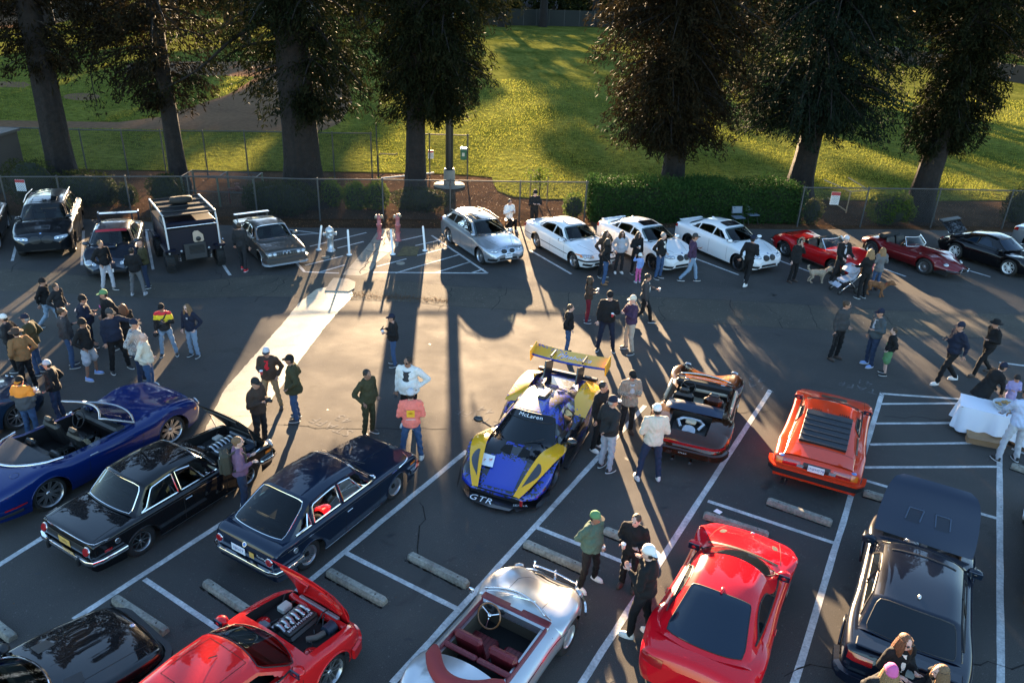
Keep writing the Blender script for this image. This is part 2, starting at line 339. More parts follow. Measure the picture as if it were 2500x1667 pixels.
# wheel stops
stopm = groundmat('stop_concrete', (.30, .285, .24), (.19, .18, .155), .85, .3, 18, .6, .012, patchscale=2.5, stain=.8, spec=.2)
def wheel_stop(a, b, label):
 A, B = G(*a), G(*b); c = (A+B)/2; L = (B-A).length+.08; ang = math.atan2(B.y-A.y, B.x-A.x)
 r_ = empty('wheel_stop', (c.x, c.y, 0), ang, label=label, cat='wheel stop', group='concrete wheel stops at the ends of the bays')
 prof = [(-.085, 0), (-.085, .06), (-.055, .12), (.055, .12), (.085, .06), (.085, 0)]
 mb_ = MB(); xs = [-L/2, -L/2+.05, L/2-.05, L/2]; V = []
 for i, x in enumerate(xs):
  k = .8 if i in (0, 3) else 1
  V += [(x, y*k, z*k) for y, z in prof]
 F = [(i*6+j, (i+1)*6+j, (i+1)*6+j+1, i*6+j+1) for i in range(3) for j in range(5)]+[tuple(range(5, -1, -1)), tuple(range(18, 24))]
 mb_.add(V, F); mb_.build('block', stopm, r_)
 for x in (-L*.33, L*.33):
  MB().lathe([(.018, .1212), (.0, .1212)], 8, Matrix.Translation((x, 0, 0))).build('bolt', M('rust', (.05, .03, .02), .8), r_)
 for s_ in (-1, 1):
  mb_ = MB()
  for k in range(60):
   x = rnd.uniform(-L/2, L/2); mb_.box((x, s_*(.10+rnd.random()*.02), .006), (.02, .01, .006))
  if s_ < 0: mb_.build('debris', crackm, r_, kind='stuff')
for a, b, lb in [((1004, 1362), (1138, 1430), 'concrete wheel stop in the bay under the pole shadow, before the racing car'), ((506, 1428), (622, 1507), 'concrete wheel stop behind the blue hatchback with a sun streak reaching it'),
    ((806, 1402), (937, 1473), 'concrete wheel stop with a sunlit patch, right of the raised red hood'), ((1877, 1228), (2025, 1280), 'concrete wheel stop behind the orange coupe'),
    ((1285, 1332), (1425, 1394), 'concrete wheel stop at the feet of the man in the green hoodie'), ((1722, 1262), (1870, 1310), 'concrete wheel stop ahead of the red coupe with a paper on it'),
    ((2112, 1208), (2160, 1222), 'concrete wheel stop by the nose of the black coupe'), ((285, 1468), (402, 1545), 'concrete wheel stop touching the nose of the black coupe at the bottom'),
    ((-60, 1490), (30, 1560), 'concrete wheel stop at the bottom left edge'), ((1480, 1300), (1590, 1345), 'concrete wheel stop hidden behind the man in black with a coffee'), ((2472, 1142), (2560, 1172), 'concrete wheel stop at the right edge past the baker')]:
 wheel_stop(a, b, lb)
pp = G(1750, 1262); MB().add([(pp.x-.09, pp.y+.02, .135), (pp.x+.02, pp.y-.07, .13), (pp.x+.1, pp.y+.0, .14), (pp.x, pp.y+.09, .15)], [(0, 1, 2, 3)]).build('paper_sheet', M('paper', (.75, .75, .75), .7), label='white sheet of paper lying on the wheel stop by the red coupe', cat='paper')
# iron covers and the water meter box by the hydrants
for px, r_, nm, lb, mt in [((795, 628), .16, 'utility_cover', 'small round light utility cover beside the silver hydrant', conc), ((978, 643), .17, 'utility_cover', 'small round light cover in the hatched corner', conc)]:
 p = G(*px); MB().lathe([(0, .02), (r_*.8, .02), (r_*.85, .012), (r_, .016), (r_, 0)], 20, Matrix.Translation((p.x, p.y, 0))).build(nm, mt, label=lb, cat='cover')
p4 = [G(*p) for p in [(985, 602), (1025, 603), (1018, 624), (968, 626)]]
MB().prism([p.xy for p in p4], 0, .02).build('meter_box_lid', M('mossy_steel', (.10, .085, .03), .8, var=.6, vs=6), label='mossy rectangular meter box lid set in the hatched area', cat='lid')
# ---------------------------------------------------------------- trees, hedges, shrubs
def quads_mesh(name, c, d, e, mat):
 "one four-cornered leaf at every centre c, half length vector d, half width vector e"
 n = len(c); V = np.empty((n, 4, 3), np.float32)
 V[:, 0] = c-d; V[:, 1] = c-e+d*.1; V[:, 2] = c+d; V[:, 3] = c+e+d*.1
 me = bpy.data.meshes.new(name); me.vertices.add(4*n); me.vertices.foreach_set('co', V.ravel()); me.loops.add(4*n)
 me.loops.foreach_set('vertex_index', np.arange(4*n, dtype=np.int32)); me.polygons.add(n)
 me.polygons.foreach_set('loop_start', np.arange(0, 4*n, 4, dtype=np.int32)); me.materials.append(mat); me.update(); me.validate(); return me
def unit(a): return a/(np.linalg.norm(a, axis=-1, keepdims=True)+1e-9)
bark = groundmat('redwood_bark', (.011, .007, .0055), (.006, .0045, .004), .95, .5, 5, 1.0, .12, patchscale=1.2, stretch=(4, 4, .5), stain=.3)
needle = leafmat('redwood_needles', (.006, .010, .004), (.015, .015, .006), .22)
needle_b = leafmat('redwood_needles_bluish', (.007, .013, .009), (.012, .018, .010), .2)
needle_r = leafmat('redwood_needles_rusty', (.009, .009, .005), (.021, .015, .007), .25)
def trunk_mesh(base, lean, r0, h, seed, fork=0):
 mb_ = MB(); rg = random.Random(seed); n = 20; zs = [0, .15, .5, 1.1, 2, 3.5, 6, 9, 13, 18, 24, h]; V = []
 fl = [rg.uniform(.85, 1.15) for _ in range(n)]
 for z in zs:
  flare = 1+.55*math.exp(-z/.7); rr = r0*flare*(1-.82*(z/h)**.9)
  for k in range(n):
   a = 2*math.pi*k/n; q = rr*(1+(.07*math.cos(7*a+z*.15+seed)+.05*math.cos(12*a+z*.4))*(1 if z < 15 else .5))*(1+(fl[k]-1)*math.exp(-z/1.5))
   V.append((q*math.cos(a)+lean[0]*z, q*math.sin(a)+lean[1]*z, z-(.25 if z == 0 else 0)))
 F = [(i*n+k, i*n+(k+1) % n, (i+1)*n+(k+1) % n, (i+1)*n+k) for i in range(len(zs)-1) for k in range(n)]
 mb_.add(V, F, 0, True); return mb_
def redwood(px, r0, h, zb, prof, dens, seed, label, lean=(0, 0), mat=None, sides=None, limbs_seen=(), droop=.35, off=(0, 0)):
 p = G(*px); rg = np.random.RandomState(seed); r_ = empty('redwood_tree', (p.x, p.y, -.02), label=label, cat='tree', group='tall redwoods along the fence')
 trunk_mesh(p, lean, r0, h, seed).build('trunk', bark, r_)
 Cc, Dd, Ee = [], [], []; bm_ = MB()
 nl = int((min(h, 12)-zb)*dens); z_low = zb+(min(h, 12)-zb)*rg.rand(nl)**.9
 nh = int((h-12)*dens*.6); z_hi = 12+(h-12)*rg.rand(nh)
 for z in np.concatenate([z_low, z_hi]):
  hi = z > 12; Rr = np.interp(z, [q[0] for q in prof], [q[1] for q in prof])
  a = rg.rand()*2*math.pi
  if sides is not None:
   a = sides[rg.randint(len(sides))]+rg.randn()*.5
  L = Rr*rg.uniform(.55, 1.08); n = 34 if hi else 150;
  t = rg.rand(n)**.7*.95+.05; out = np.array([math.cos(a), math.sin(a), 0]); c0 = np.array([lean[0]*z+off[0]*rg.rand(), lean[1]*z+off[1]*rg.rand(), z])
  rise = rg.uniform(-.1, .25); bend = droop*rg.uniform(.6, 1.6)
  P = c0+out*(L*t)[:, None]; P[:, 2] += L*(rise*t-bend*t*t)
  sd_ = np.array([-out[1], out[0], 0]); w = .12+.42*L*.35*np.sin(np.pi*np.minimum(t+.12, 1))
  P = P+sd_*(rg.randn(n)*w*.6)[:, None]+rg.randn(n, 3)*.09; P[:, 2] -= np.abs(rg.randn(n))*(.30 if not hi else .5)
  P[:, 2] = np.maximum(P[:, 2], zb-.9*rg.rand(n))
  d = unit(out*.55+rg.randn(n, 3)*.55+np.array([0, 0, -.75])); e = unit(np.cross(d, rg.randn(n, 3)))
  ln = rg.uniform(.07, .19, n)*(2.6 if hi else 1); wd = rg.uniform(.018, .042, n)*(4.0 if hi else 1)
  Cc.append(P); Dd.append(d*ln[:, None]); Ee.append(e*wd[:, None])
  if rg.rand() < (.5 if not hi else .15):
   tt = np.linspace(0, .92, 6); Q = c0+out*(L*tt)[:, None]; Q[:, 2] += L*(rise*tt-bend*tt*tt)
   bm_.tube([tuple(q) for q in Q], [.055*(1-.8*k/5)*(.6+Rr*.15) for k in range(6)], 5, cap=False)
 for (x0, z0, pts, rad) in limbs_seen:
  bm_.tube([tuple(v) for v in cr(pts, 4)], [rad*(1-.8*k/(4*(len(pts)-1))) for k in range(4*(len(pts)-1)+1)], 6, cap=False)
  Q = np.array([tuple(v) for v in cr(pts, 12)]); n = 420; ii = rg.randint(len(Q)//4, len(Q), n); P = Q[ii]+rg.randn(n, 3)*np.array([.22, .22, .14]); P[:, 2] -= np.abs(rg.randn(n))*.22
  d = unit(rg.randn(n, 3)*.6+np.array([0, 0, -.7])); e = unit(np.cross(d, rg.randn(n, 3)))
  Cc.append(P); Dd.append(d*rg.uniform(.06, .15, n)[:, None]); Ee.append(e*rg.uniform(.015, .035, n)[:, None])
 Cc, Dd, Ee = np.concatenate(Cc), np.concatenate(Dd), np.concatenate(Ee)
 o = bpy.data.objects.new('crown', quads_mesh('crown', Cc, Dd, Ee, mat or needle)); COL.objects.link(o); o.parent = r_
 bm_.build('limbs', bark, r_, kind='stuff')
 return r_
redwood((1018, 503), .46, 31, 4.3, [(3.8, .6), (4.8, 1.8), (6.5, 3.0), (10, 3.9), (17, 3.9), (24, 2.6), (30, .5)], 40, 3, 'redwood just left of the black lamp pole, with a dense dark crown', off=(1.3, 1.6))
redwood((745, 497), .86, 34, 4.4, [(4, .9), (5.5, 2.8), (8, 4.2), (14, 5.0), (22, 3.8), (34, .5)], 26, 5, off=(1.2, 0), label= 'thickest redwood trunk of the row, by the dark shrubs behind the grey coupe',
  limbs_seen=[(0, 0, [(-.7, -.1, 8.2), (-2.4, -.4, 7.3), (-4.2, -.5, 5.9), (-6.2, -.6, 4.9)], .10), (0, 0, [(-.7, .1, 9.4), (-2.6, .2, 9.3), (-4.6, .2, 8.6)], .12), (0, 0, [(-.7, .1, 10.4), (-3, .3, 10.6), (-5.6, .5, 10.0)], .12), (0, 0, [(-.7, 0, 7.2), (-2, -.3, 7.0), (-3.4, -.3, 6.2)], .09)])
redwood((442, 468), .40, 30, 4.2, [(3.5, .8), (5.2, 2.4), (8, 4.8), (12, 5.2), (20, 3.8), (30, .5)], 17, 7, 'slim redwood leaning a little, behind the blue off-road truck', sides=[3.3, 3.0, 2.8, .3, 1.6, 4.6],
  limbs_seen=[(0, 0, [(-.3, 0, 9.0), (-1.8, -.3, 8.2), (-3.0, -.5, 6.0), (-3.1, -.5, 4.0)], .07), (0, 0, [(-.3, 0, 8.0), (-1.5, -.2, 8.4), (-3.4, 0, 7.4), (-3.8, 0, 5.8)], .07)], mat=needle_r)
redwood((165, 470), .62, 31, 5.8, [(5, .5), (7, 2.4), (10, 4.2), (15, 4.4), (22, 3.4), (31, .4)], 13, 9, 'redwood at the far left whose bare trunk rises behind the dark SUV', lean=(.0, .0), mat=needle_r, sides=[3.2, 2.9, .2, -.2, 1.5, 4.5])
redwood((1636, 486), .55, 32, 3.0, [(2.4, .9), (3.6, 2.8), (6, 3.7), (10, 4.6), (17, 4.4), (25, 2.8), (32, .4)], 42, 11, 'redwood rising from behind the clipped hedge at its middle', mat=needle_r, off=(-.8, 0), lean=(-.01, 0))
redwood((1945, 478), .60, 33, 3.8, [(3.2, 1.0), (4.2, 3.6), (6, 5.0), (9, 5.8), (17, 5.0), (25, 3), (33, .4)], 50, 13, off=(-1.2, 0), label= 'leaning redwood at the right end of the clipped hedge', lean=(.055, 0), mat=needle_b)
redwood((2235, 530), .56, 31, 3.6, [(3.2, .6), (4.2, 1.7), (5.6, 2.2), (7, 2.2), (8, 1.9), (9.5, 3.6), (17, 4.2), (24, 2.8), (31, .4)], 28, 15, 'redwood with a bare lower trunk behind the dark red roadster', lean=(.045, 0))
redwood((2660, 520), .6, 27, 6.5, [(6, .8), (8, 3.4), (12, 4.4), (18, 3.2), (27, .3)], 26, 17, 'redwood past the right edge whose boughs hang into the top corner', mat=needle_r)
redwood((-150, 450), .6, 26, 7.0, [(6, .8), (8, 2.6), (12, 3.6), (18, 3.2), (26, .3)], 16, 19, 'redwood past the left edge whose boughs reach the top corner', mat=needle_r)
# far trees that close the view and shade the field
farleaf = leafmat('far_leaves', (.012, .019, .007), (.03, .034, .011), .3)
rg_ = np.random.RandomState(21)
def far_tree(x, y, h, rr, label, seed, zb=1.5, mat=None, n=2600, q=.55, grp='trees beyond the playing field'):
 rg = np.random.RandomState(seed); r_ = empty('broadleaf_tree', (x, y, -.02), label=label, cat='tree', group=grp)
 mb_ = MB(); mb_.tube([(0, 0, -.2), (.1, 0, h*.2), (-.1, .1, h*.45), (0, 0, h*.75)], [.035*h, .027*h, .018*h, .006*h], 8)
 for k in range(6):
  a = rg.rand()*6.3; z = h*rg.uniform(.2, .6); mb_.tube([(0, 0, z), (rr*.4*math.cos(a), rr*.4*math.sin(a), z+h*.1), (rr*.8*math.cos(a), rr*.8*math.sin(a), z+h*.2)], [.012*h, .008*h, .003*h], 5, cap=False)
 mb_.build('trunk', bark, r_)
 k = 26; bc = np.stack([rg.randn(k)*rr*.45, rg.randn(k)*rr*.45, rg.uniform(zb+.1*h, h*.95, k)], 1); br = rg.uniform(.28, .5, k)*rr
 i = rg.randint(k, size=n); u = unit(rg.randn(n, 3)); P = bc[i]+u*(br[i]*rg.rand(n)**.33)[:, None]*np.array([1, 1, .8]); P[:, 2] = np.maximum(P[:, 2], zb)
 d = unit(rg.randn(n, 3)); e = unit(np.cross(d, rg.randn(n, 3)))
 o = bpy.data.objects.new('crown', quads_mesh('crown', P, d*rg.uniform(.5, 1, n)[:, None]*q, e*rg.uniform(.3, .7, n)[:, None]*q, mat or farleaf)); COL.objects.link(o); o.parent = r_
 return r_
words = ['round dark', 'tall narrow', 'broad spreading', 'low bushy', 'ragged tall', 'leaning dark', 'dense olive', 'pale loose']
k_ = 0
for x, y, h, rr in [(-128, 232, 17, 9), (-112, 215, 14, 8), (-96, 228, 16, 8), (-80, 236, 18, 9), (-64, 230, 15, 7), (-50, 235, 17, 8), (-38, 228, 14, 7), (-27, 238, 17, 8), (-15, 232, 13, 6), (-4, 240, 16, 7), (8, 236, 15, 6.5), (19, 240, 18, 8), (32, 234, 15, 7), (46, 232, 17, 8), (62, 226, 16, 8), (78, 214, 15, 8), (92, 196, 16, 8), (104, 178, 15, 8), (110, 158, 14, 7.5), (108, 138, 15, 8), (100, 122, 13, 7), (120, 112, 15, 8), (60, 196, 13, 6), (76, 176, 14, 7), (84, 150, 12, 6.5), (150, 180, 18, 10), (140, 215, 18, 10), (100, 240, 18, 10)]:
 far_tree(x, y, h, rr, words[k_ % 8]+' tree '+('left of the far field' if x < -60 else 'behind the far fence of the field' if x < 40 else 'on the right edge of the park')+(', number' if 0 else ', %s in its row' % ('first', 'second', 'third', 'fourth', 'fifth', 'sixth', 'seventh', 'eighth', 'ninth', 'tenth')[k_ % 10]), 100+k_); k_ += 1
for i, (px, h, rr) in enumerate([((1225, 66), 33, 7), ((1325, 66), 34, 6), ((1450, 66), 31, 6), ((700, 72), 33, 8), ((430, 66), 30, 8), ((120, 60), 32, 9), ((-250, 66), 33, 10), ((950, 80), 26, 6), ((1600, 120), 27, 6), ((1800, 150), 26, 7), ((1980, 190), 25, 5), ((600, 105), 24, 6), ((250, 110), 24, 6), ((880, 66), 36, 8), ((960, 64), 24, 6), ((1080, 66), 22, 6), ((780, 64), 35, 8), ((560, 62), 33, 8), ((300, 60), 32, 8)]):  # the last six are added to put shade on the left lawn and bed
 p = G(*px); far_tree(p.x, p.y, h, rr, 'very tall tree standing free of its row, '+['casting a long trunk shadow', 'its thin trunk by the screened fence', 'behind the middle redwood', 'between the two left redwoods', 'above the infield', 'over the dugout', 'past the left edge', 'hidden by the lamp pole redwood', 'behind the right redwoods', 'beyond the leaning redwood', 'at the bend of the dark fence', 'on the infield edge', 'left of the infield', 'over the far street', 'behind the lamp pole redwood', 'right of the lamp pole', 'left of the thickest redwood', 'beyond the infield', 'near the dugout'][i], 300+i, zb=h*.24, n=5200, q=.6, grp='very tall trees round the field')
# tall trees behind, mass only
rg = np.random.RandomState(5); n = 26000; xs = rg.uniform(-230, 230, n); ys = 262-np.abs(xs)*.25+rg.uniform(-4, 4, n); zs = rg.rand(n)**.8*(11+4*np.sin(xs*.11)+3*np.sin(xs*.31+2))
P = np.stack([xs, ys, zs], 1); d = unit(rg.randn(n, 3)); e = unit(np.cross(d, rg.randn(n, 3)))
o = bpy.data.objects.new('woods', quads_mesh('woods', P, d*rg.uniform(.8, 1.6, n)[:, None], e*rg.uniform(.5, 1.1, n)[:, None], farleaf)); COL.objects.link(o); o['kind'] = 'stuff'
# ---- hedges and shrubs
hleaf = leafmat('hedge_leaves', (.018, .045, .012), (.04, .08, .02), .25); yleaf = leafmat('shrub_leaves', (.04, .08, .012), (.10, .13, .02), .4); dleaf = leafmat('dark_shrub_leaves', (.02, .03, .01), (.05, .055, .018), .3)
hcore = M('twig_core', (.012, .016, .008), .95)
def shrub(name, fn, n, c, label, mat, cat='shrub', q=.045, seed=1, core=None, group=None, parent=None):
 "fn(rg, n) gives leaf positions round c"
 rg = np.random.RandomState(seed); P = fn(rg, n); d = unit(rg.randn(n, 3)); e = unit(np.cross(d, rg.randn(n, 3)))
 r_ = empty(name, c, label=label, cat=cat, group=group)
 o = bpy.data.objects.new('foliage', quads_mesh('foliage', P, d*rg.uniform(.7, 1.3, n)[:, None]*q, e*rg.uniform(.6, 1.2, n)[:, None]*q*.6, mat)); COL.objects.link(o); o.parent = r_
 if core: core(r_)
 return r_
def boxpos(L, Wd, H, ang, rough=.06, bulge=.0):
 def f(rg, n):
  # leaves on the shell of a clipped block
  a = np.array([2*L*H, 2*Wd*H, L*Wd]); s_ = rg.choice(3, n, p=a/a.sum()); x = rg.uniform(-.5, .5, n)*L; y = rg.uniform(-.5, .5, n)*Wd; z = rg.rand(n)*H
  sg = rg.choice([-.5, .5], n); y = np.where(s_ == 0, sg*Wd, y); x = np.where(s_ == 1, sg*L, x); z = np.where(s_ == 2, H, z)
  P = np.stack([x, y, z], 1)+rg.randn(n, 3)*rough; P[:, 2] += (rg.rand(n) < .06)*rg.rand(n)*.22+(.08*np.sin(P[:, 0]*2.1)+.04*np.sin(P[:, 0]*5+1))*(P[:, 2]/H); P[:, 1] += .07*np.sin(P[:, 0]*1.7+2)+.05*np.sin(P[:, 2]*4)
  c_, s2 = math.cos(ang), math.sin(ang); return np.stack([P[:, 0]*c_-P[:, 1]*s2, P[:, 0]*s2+P[:, 1]*c_, np.maximum(P[:, 2], .02)], 1)
 return f
def ballpos(rx, ry, rz, lump=.45):
 def f(rg, n):
  u = unit(rg.randn(n, 3)); k = 14; bc = unit(rg.randn(k, 3)); b = np.max(u @ bc.T, axis=1); s_ = (1+lump*(b-.8)*2)*(1-.25*rg.rand(n)**2)
  P = u*s_[:, None]*np.array([rx, ry, rz])+np.array([0, 0, rz*.95])+rg.randn(n, 3)*.07*(rg.rand(n) < .35)[:, None]; P[:, 2] = np.maximum(P[:, 2], .03); return P
 return f
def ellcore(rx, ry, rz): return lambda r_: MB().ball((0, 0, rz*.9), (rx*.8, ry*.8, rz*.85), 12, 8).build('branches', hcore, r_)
A = G(1452, 545); B = G(1958, 550); cc = (A+B)/2; L_ = (B-A).length; an = math.atan2(B.y-A.y, B.x-A.x); up = Vector((-math.sin(an), math.cos(an), 0))
shrub('clipped_hedge', boxpos(L_, 2.0, 1.62, an, .09), 46000, tuple(cc+up*1.25), 'long dark clipped hedge behind the white cars', hleaf, 'hedge', .05, 31,
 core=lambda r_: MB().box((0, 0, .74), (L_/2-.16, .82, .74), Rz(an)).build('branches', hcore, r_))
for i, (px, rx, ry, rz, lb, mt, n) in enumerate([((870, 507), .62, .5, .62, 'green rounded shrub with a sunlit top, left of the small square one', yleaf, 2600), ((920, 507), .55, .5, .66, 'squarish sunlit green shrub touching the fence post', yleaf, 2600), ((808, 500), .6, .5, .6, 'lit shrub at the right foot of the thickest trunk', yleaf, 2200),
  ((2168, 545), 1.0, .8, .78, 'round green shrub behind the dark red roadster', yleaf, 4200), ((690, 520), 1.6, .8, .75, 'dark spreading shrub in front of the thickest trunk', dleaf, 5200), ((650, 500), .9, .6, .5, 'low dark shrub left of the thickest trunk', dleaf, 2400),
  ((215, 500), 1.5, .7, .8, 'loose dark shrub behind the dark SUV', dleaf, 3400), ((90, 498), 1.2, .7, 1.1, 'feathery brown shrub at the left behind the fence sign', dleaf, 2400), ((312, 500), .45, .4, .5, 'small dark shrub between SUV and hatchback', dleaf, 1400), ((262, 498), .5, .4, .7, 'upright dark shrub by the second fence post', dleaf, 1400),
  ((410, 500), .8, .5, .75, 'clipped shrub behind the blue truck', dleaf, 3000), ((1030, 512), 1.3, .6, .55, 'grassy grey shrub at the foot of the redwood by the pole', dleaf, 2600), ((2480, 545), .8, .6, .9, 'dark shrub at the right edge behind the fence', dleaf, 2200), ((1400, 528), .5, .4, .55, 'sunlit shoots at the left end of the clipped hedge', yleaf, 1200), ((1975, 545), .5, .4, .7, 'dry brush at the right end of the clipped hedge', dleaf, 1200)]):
 p = G(*px); shrub('shrub', ballpos(rx, ry, rz), n, (p.x, p.y, -.03), lb, mt, q=.05, seed=40+i, core=ellcore(rx, ry, rz))
# young tree with stakes by the standing man
p = G(1315, 500); yt = empty('young_tree', (p.x, p.y, -.03), label='thin young tree tied to stakes, on the lawn edge behind the fence', cat='tree')
MB().tube([(0, 0, 0), (.02, 0, 1.0), (-.04, 0, 1.9)], [.035, .028, .012], 6).build('trunk', bark, yt)
for sx in (-.45, .4): MB().tube([(sx, 0, 0), (sx, 0, 1.5)], .03, 6).build('stake', M('stake_wood', (.18, .12, .07), .85), yt)
lm = MB(); rg = np.random.RandomState(77); Ps = []
for k in range(26):
 a = rg.rand()*6.3; z = rg.uniform(.7, 1.8); L2 = rg.uniform(.4, .95); q = [(0, 0, z), (L2*.6*math.cos(a), L2*.6*math.sin(a), z+L2*.25), (L2*math.cos(a), L2*math.sin(a), z+L2*.2)]
 lm.tube(q, [.012, .008, .003], 4, cap=False); t = rg.rand(26); b = np.array(q); Ps.append(b[0]*(1-t)[:, None]+b[2]*t[:, None]+rg.randn(26, 3)*.06)
lm.build('branches', bark, yt, kind='stuff'); P = np.concatenate(Ps); n = len(P); d = unit(rg.randn(n, 3)); e = unit(np.cross(d, rg.randn(n, 3)))
o = bpy.data.objects.new('crown', quads_mesh('crown', P, d*.05, e*.025, yleaf)); COL.objects.link(o); o.parent = yt
# grass blades that catch the light on the near lawn
rg = np.random.RandomState(9); n = 190000; y0 = 38.2+rg.rand(n)**2.2*52; x0 = rg.uniform(-36, 36, n)*(y0/42)
lxy = np.array([(q.x, q.y) for q in lwp]); keep = y0 > np.interp(x0, lxy[:, 0], lxy[:, 1])+.05; x0, y0 = x0[keep], y0[keep]
infp = [G(*q).xy for q in inf]
def inside(x, y, poly):
 c = np.zeros(len(x), bool); j = len(poly)-1
 for i in range(len(poly)):
  xi, yi = poly[i]; xj, yj = poly[j]; m_ = ((yi > y) != (yj > y)) & (x < (xj-xi)*(y-yi)/(yj-yi+1e-9)+xi); c ^= m_; j = i
 return c
k = ~inside(x0, y0, infp); x0, y0 = x0[k], y0[k]; n = len(x0)
cl = .5+.5*np.sin(x0*1.3+2*np.sin(y0*.9))*np.sin(y0*1.1+1.5*np.sin(x0*.6)); P = np.stack([x0, y0, np.full(n, -.0)], 1); hh = (.028+.055*cl*rg.rand(n))*(y0/42)
d = np.stack([rg.randn(n)*.35, rg.randn(n)*.35, np.ones(n)], 1)*hh[:, None]; a = rg.rand(n)*6.3; e = np.stack([np.cos(a), np.sin(a), np.zeros(n)], 1)*(.011*(y0/42))[:, None]
P[:, 2] += hh*.7-.03
gleaf = leafmat('grass_blades', (.105, .13, .02), (.20, .19, .036), .55)
o = bpy.data.objects.new('grass', quads_mesh('grass', P, d, e, gleaf)); COL.objects.link(o); o['kind'] = 'stuff'
# ---------------------------------------------------------------- fences, pole, hydrants, signs, far buildings
galv = M('galvanised_steel', (.07, .07, .068), .6, .4); galvd = M('dull_wire', (.045, .045, .044), .8, .2)
def dpts(pts, z): return [G(x, y, z).xy for x, y in pts]
def chain_fence(name, tops, h, posts_px, label, wires=True, pitch=.085, z0=0.0):
 P = [G(x, y, h).xy for x, y in tops]; r_ = empty(name, (P[0].x, P[0].y, 0), label=label, cat='fence')
 o = Vector((P[0].x, P[0].y, 0)); rail = MB().tube([(q.x-o.x, q.y-o.y, h) for q in P], .03, 8); rail.build('top_rail', galv, r_)
 S = [0]
 for a, b in zip(P, P[1:]): S.append(S[-1]+(b-a).length)
 def at(s_):
  for i in range(len(P)-1):
   if s_ <= S[i+1] or i == len(P)-2: return P[i].lerp(P[i+1], (s_-S[i])/(S[i+1]-S[i]))
 for px in posts_px:
  q = G(px[0], px[1], h); s_ = min(range(0, int(S[-1]*20)), key=lambda k: (at(k/20)-q.xy).length)/20; q = at(s_)
  mb_ = MB(); mb_.tube([(q.x-o.x, q.y-o.y, -.05), (q.x-o.x, q.y-o.y, h+.02)], .036, 8); mb_.ball((q.x-o.x, q.y-o.y, h+.03), .045, 8, 4)
  mb_.build('post', galv, r_)
 if wires:
  wv = MB(); n = int((S[-1]+h)/pitch); V = []; F = []; t = .0042
  for dr in (1, -1):
   for k in range(n):
    s0 = k*pitch-(0 if dr < 0 else h); s1 = s0+h
    za, zb_ = (0, h) if dr > 0 else (h, 0)
    if s0 < 0: za = za+(zb_-za)*(-s0/h); s0 = 0
    if s1 > S[-1]: zb_ = za+(zb_-za)*((S[-1]-s0)/(s1-s0)) if s1 > s0 else zb_; s1 = S[-1]
    if s1-s0 < .05: continue
    a, b = at(s0), at(s1); k0 = len(V); nrm = Vector((-(b-a).y, (b-a).x)).normalized()*t
    za2, zb2 = max(za, .03), max(zb_, .03)
    V += [(a.x-o.x-nrm.x, a.y-o.y-nrm.y, za2), (a.x-o.x+nrm.x, a.y-o.y+nrm.y, za2), (a.x-o.x, a.y-o.y, za2+2*t), (b.x-o.x-nrm.x, b.y-o.y-nrm.y, zb2), (b.x-o.x+nrm.x, b.y-o.y+nrm.y, zb2), (b.x-o.x, b.y-o.y, zb2+2*t)]
    F += [(k0, k0+1, k0+4, k0+3), (k0+1, k0+2, k0+5, k0+4), (k0+2, k0, k0+3, k0+5)]
  wv.add(V, F); wv.build('chain_link', galvd, r_, kind='stuff')
 return r_
chain_fence('chain_link_fence', [(-160, 431), (0, 432), (540, 431), (730, 437), (934, 439), (1100, 441), (1270, 444), (1438, 445)], 1.83, [(-150, 431), (0, 432), (138, 432), (305, 432), (455, 432), (618, 433), (776, 437), (934, 439), (1100, 441), (1270, 444), (1438, 445)], 'long chain-link fence behind the parked cars, left of the clipped hedge')
chain_fence('chain_link_fence', [(1960, 458), (2123, 460), (2300, 462), (2474, 466), (2680, 470)], 1.83, [(1965, 458), (2123, 460), (2298, 462), (2474, 466), (2650, 469)], 'chain-link fence right of the clipped hedge, behind the red roadsters')
chain_fence('chain_link_fence', [(-160, 306), (0, 311), (193, 317), (390, 320), (596, 321), (700, 323), (810, 325), (908, 326)], 2.4, [(-60, 309), (95, 314), (193, 317), (293, 319), (390, 320), (495, 320), (596, 321), (700, 323), (810, 325), (908, 326)], 'taller chain-link fence along the ball field on the left', pitch=.11)
chain_fence('chain_link_fence', [(1030, 328), (1145, 331)], 2.4, [(1053, 303), (1145, 331)], 'short chain-link panel with the litter box, right of the lamp pole', pitch=.11)
gp_ = G(925, 437); g2 = empty('gate_frame', (gp_.x, gp_.y, 0), label='bent tubular gate frame standing open behind the fence', cat='gate')
MB().tube([(0, 0, 0), (0, 0, 1.25), (.12, 0, 1.35), (.95, 0, 1.35), (1.05, 0, 1.42)], .03, 8).build('frame', galvd, g2); MB().tube([(-.1, .3, 0), (-.1, .3, 2.9)], .03, 8).build('post', galvd, g2)
MB().tube([(0, 0, .1), (.35, -.3, .35)], .03, 6).build('brace', galvd, g2)
# low white rail lying behind the redwood
a, b = G(930, 447), G(1060, 442); MB().tube([(a.x, a.y, .25), (b.x, b.y, .45)], .04, 8).build('pipe_rail', M('white_rail', (.6, .6, .56), .5), label='low pale pipe rail behind the redwood by the pole', cat='rail')
# litter box on its post
p = G(1145, 331, 2.4); lb_ = empty('litter_box', (p.x-.28, p.y-.02, 1.1), label='small green box with a white lid on the fence post right of the pole', cat='litter box')
MB().rbox((0, 0, .28), (.17, .14, .28), .03).build('box', M('green_metal', (.02, .11, .06), .5), lb_); MB().rbox((0, 0, .61), (.19, .16, .05), .03).build('lid', M('white_lid', (.75, .77, .75), .4), lb_)
MB().box((0, -.145, .3), (.07, .004, .09)).build('sticker', M('sticker', (.45, .5, .45), .6), lb_)
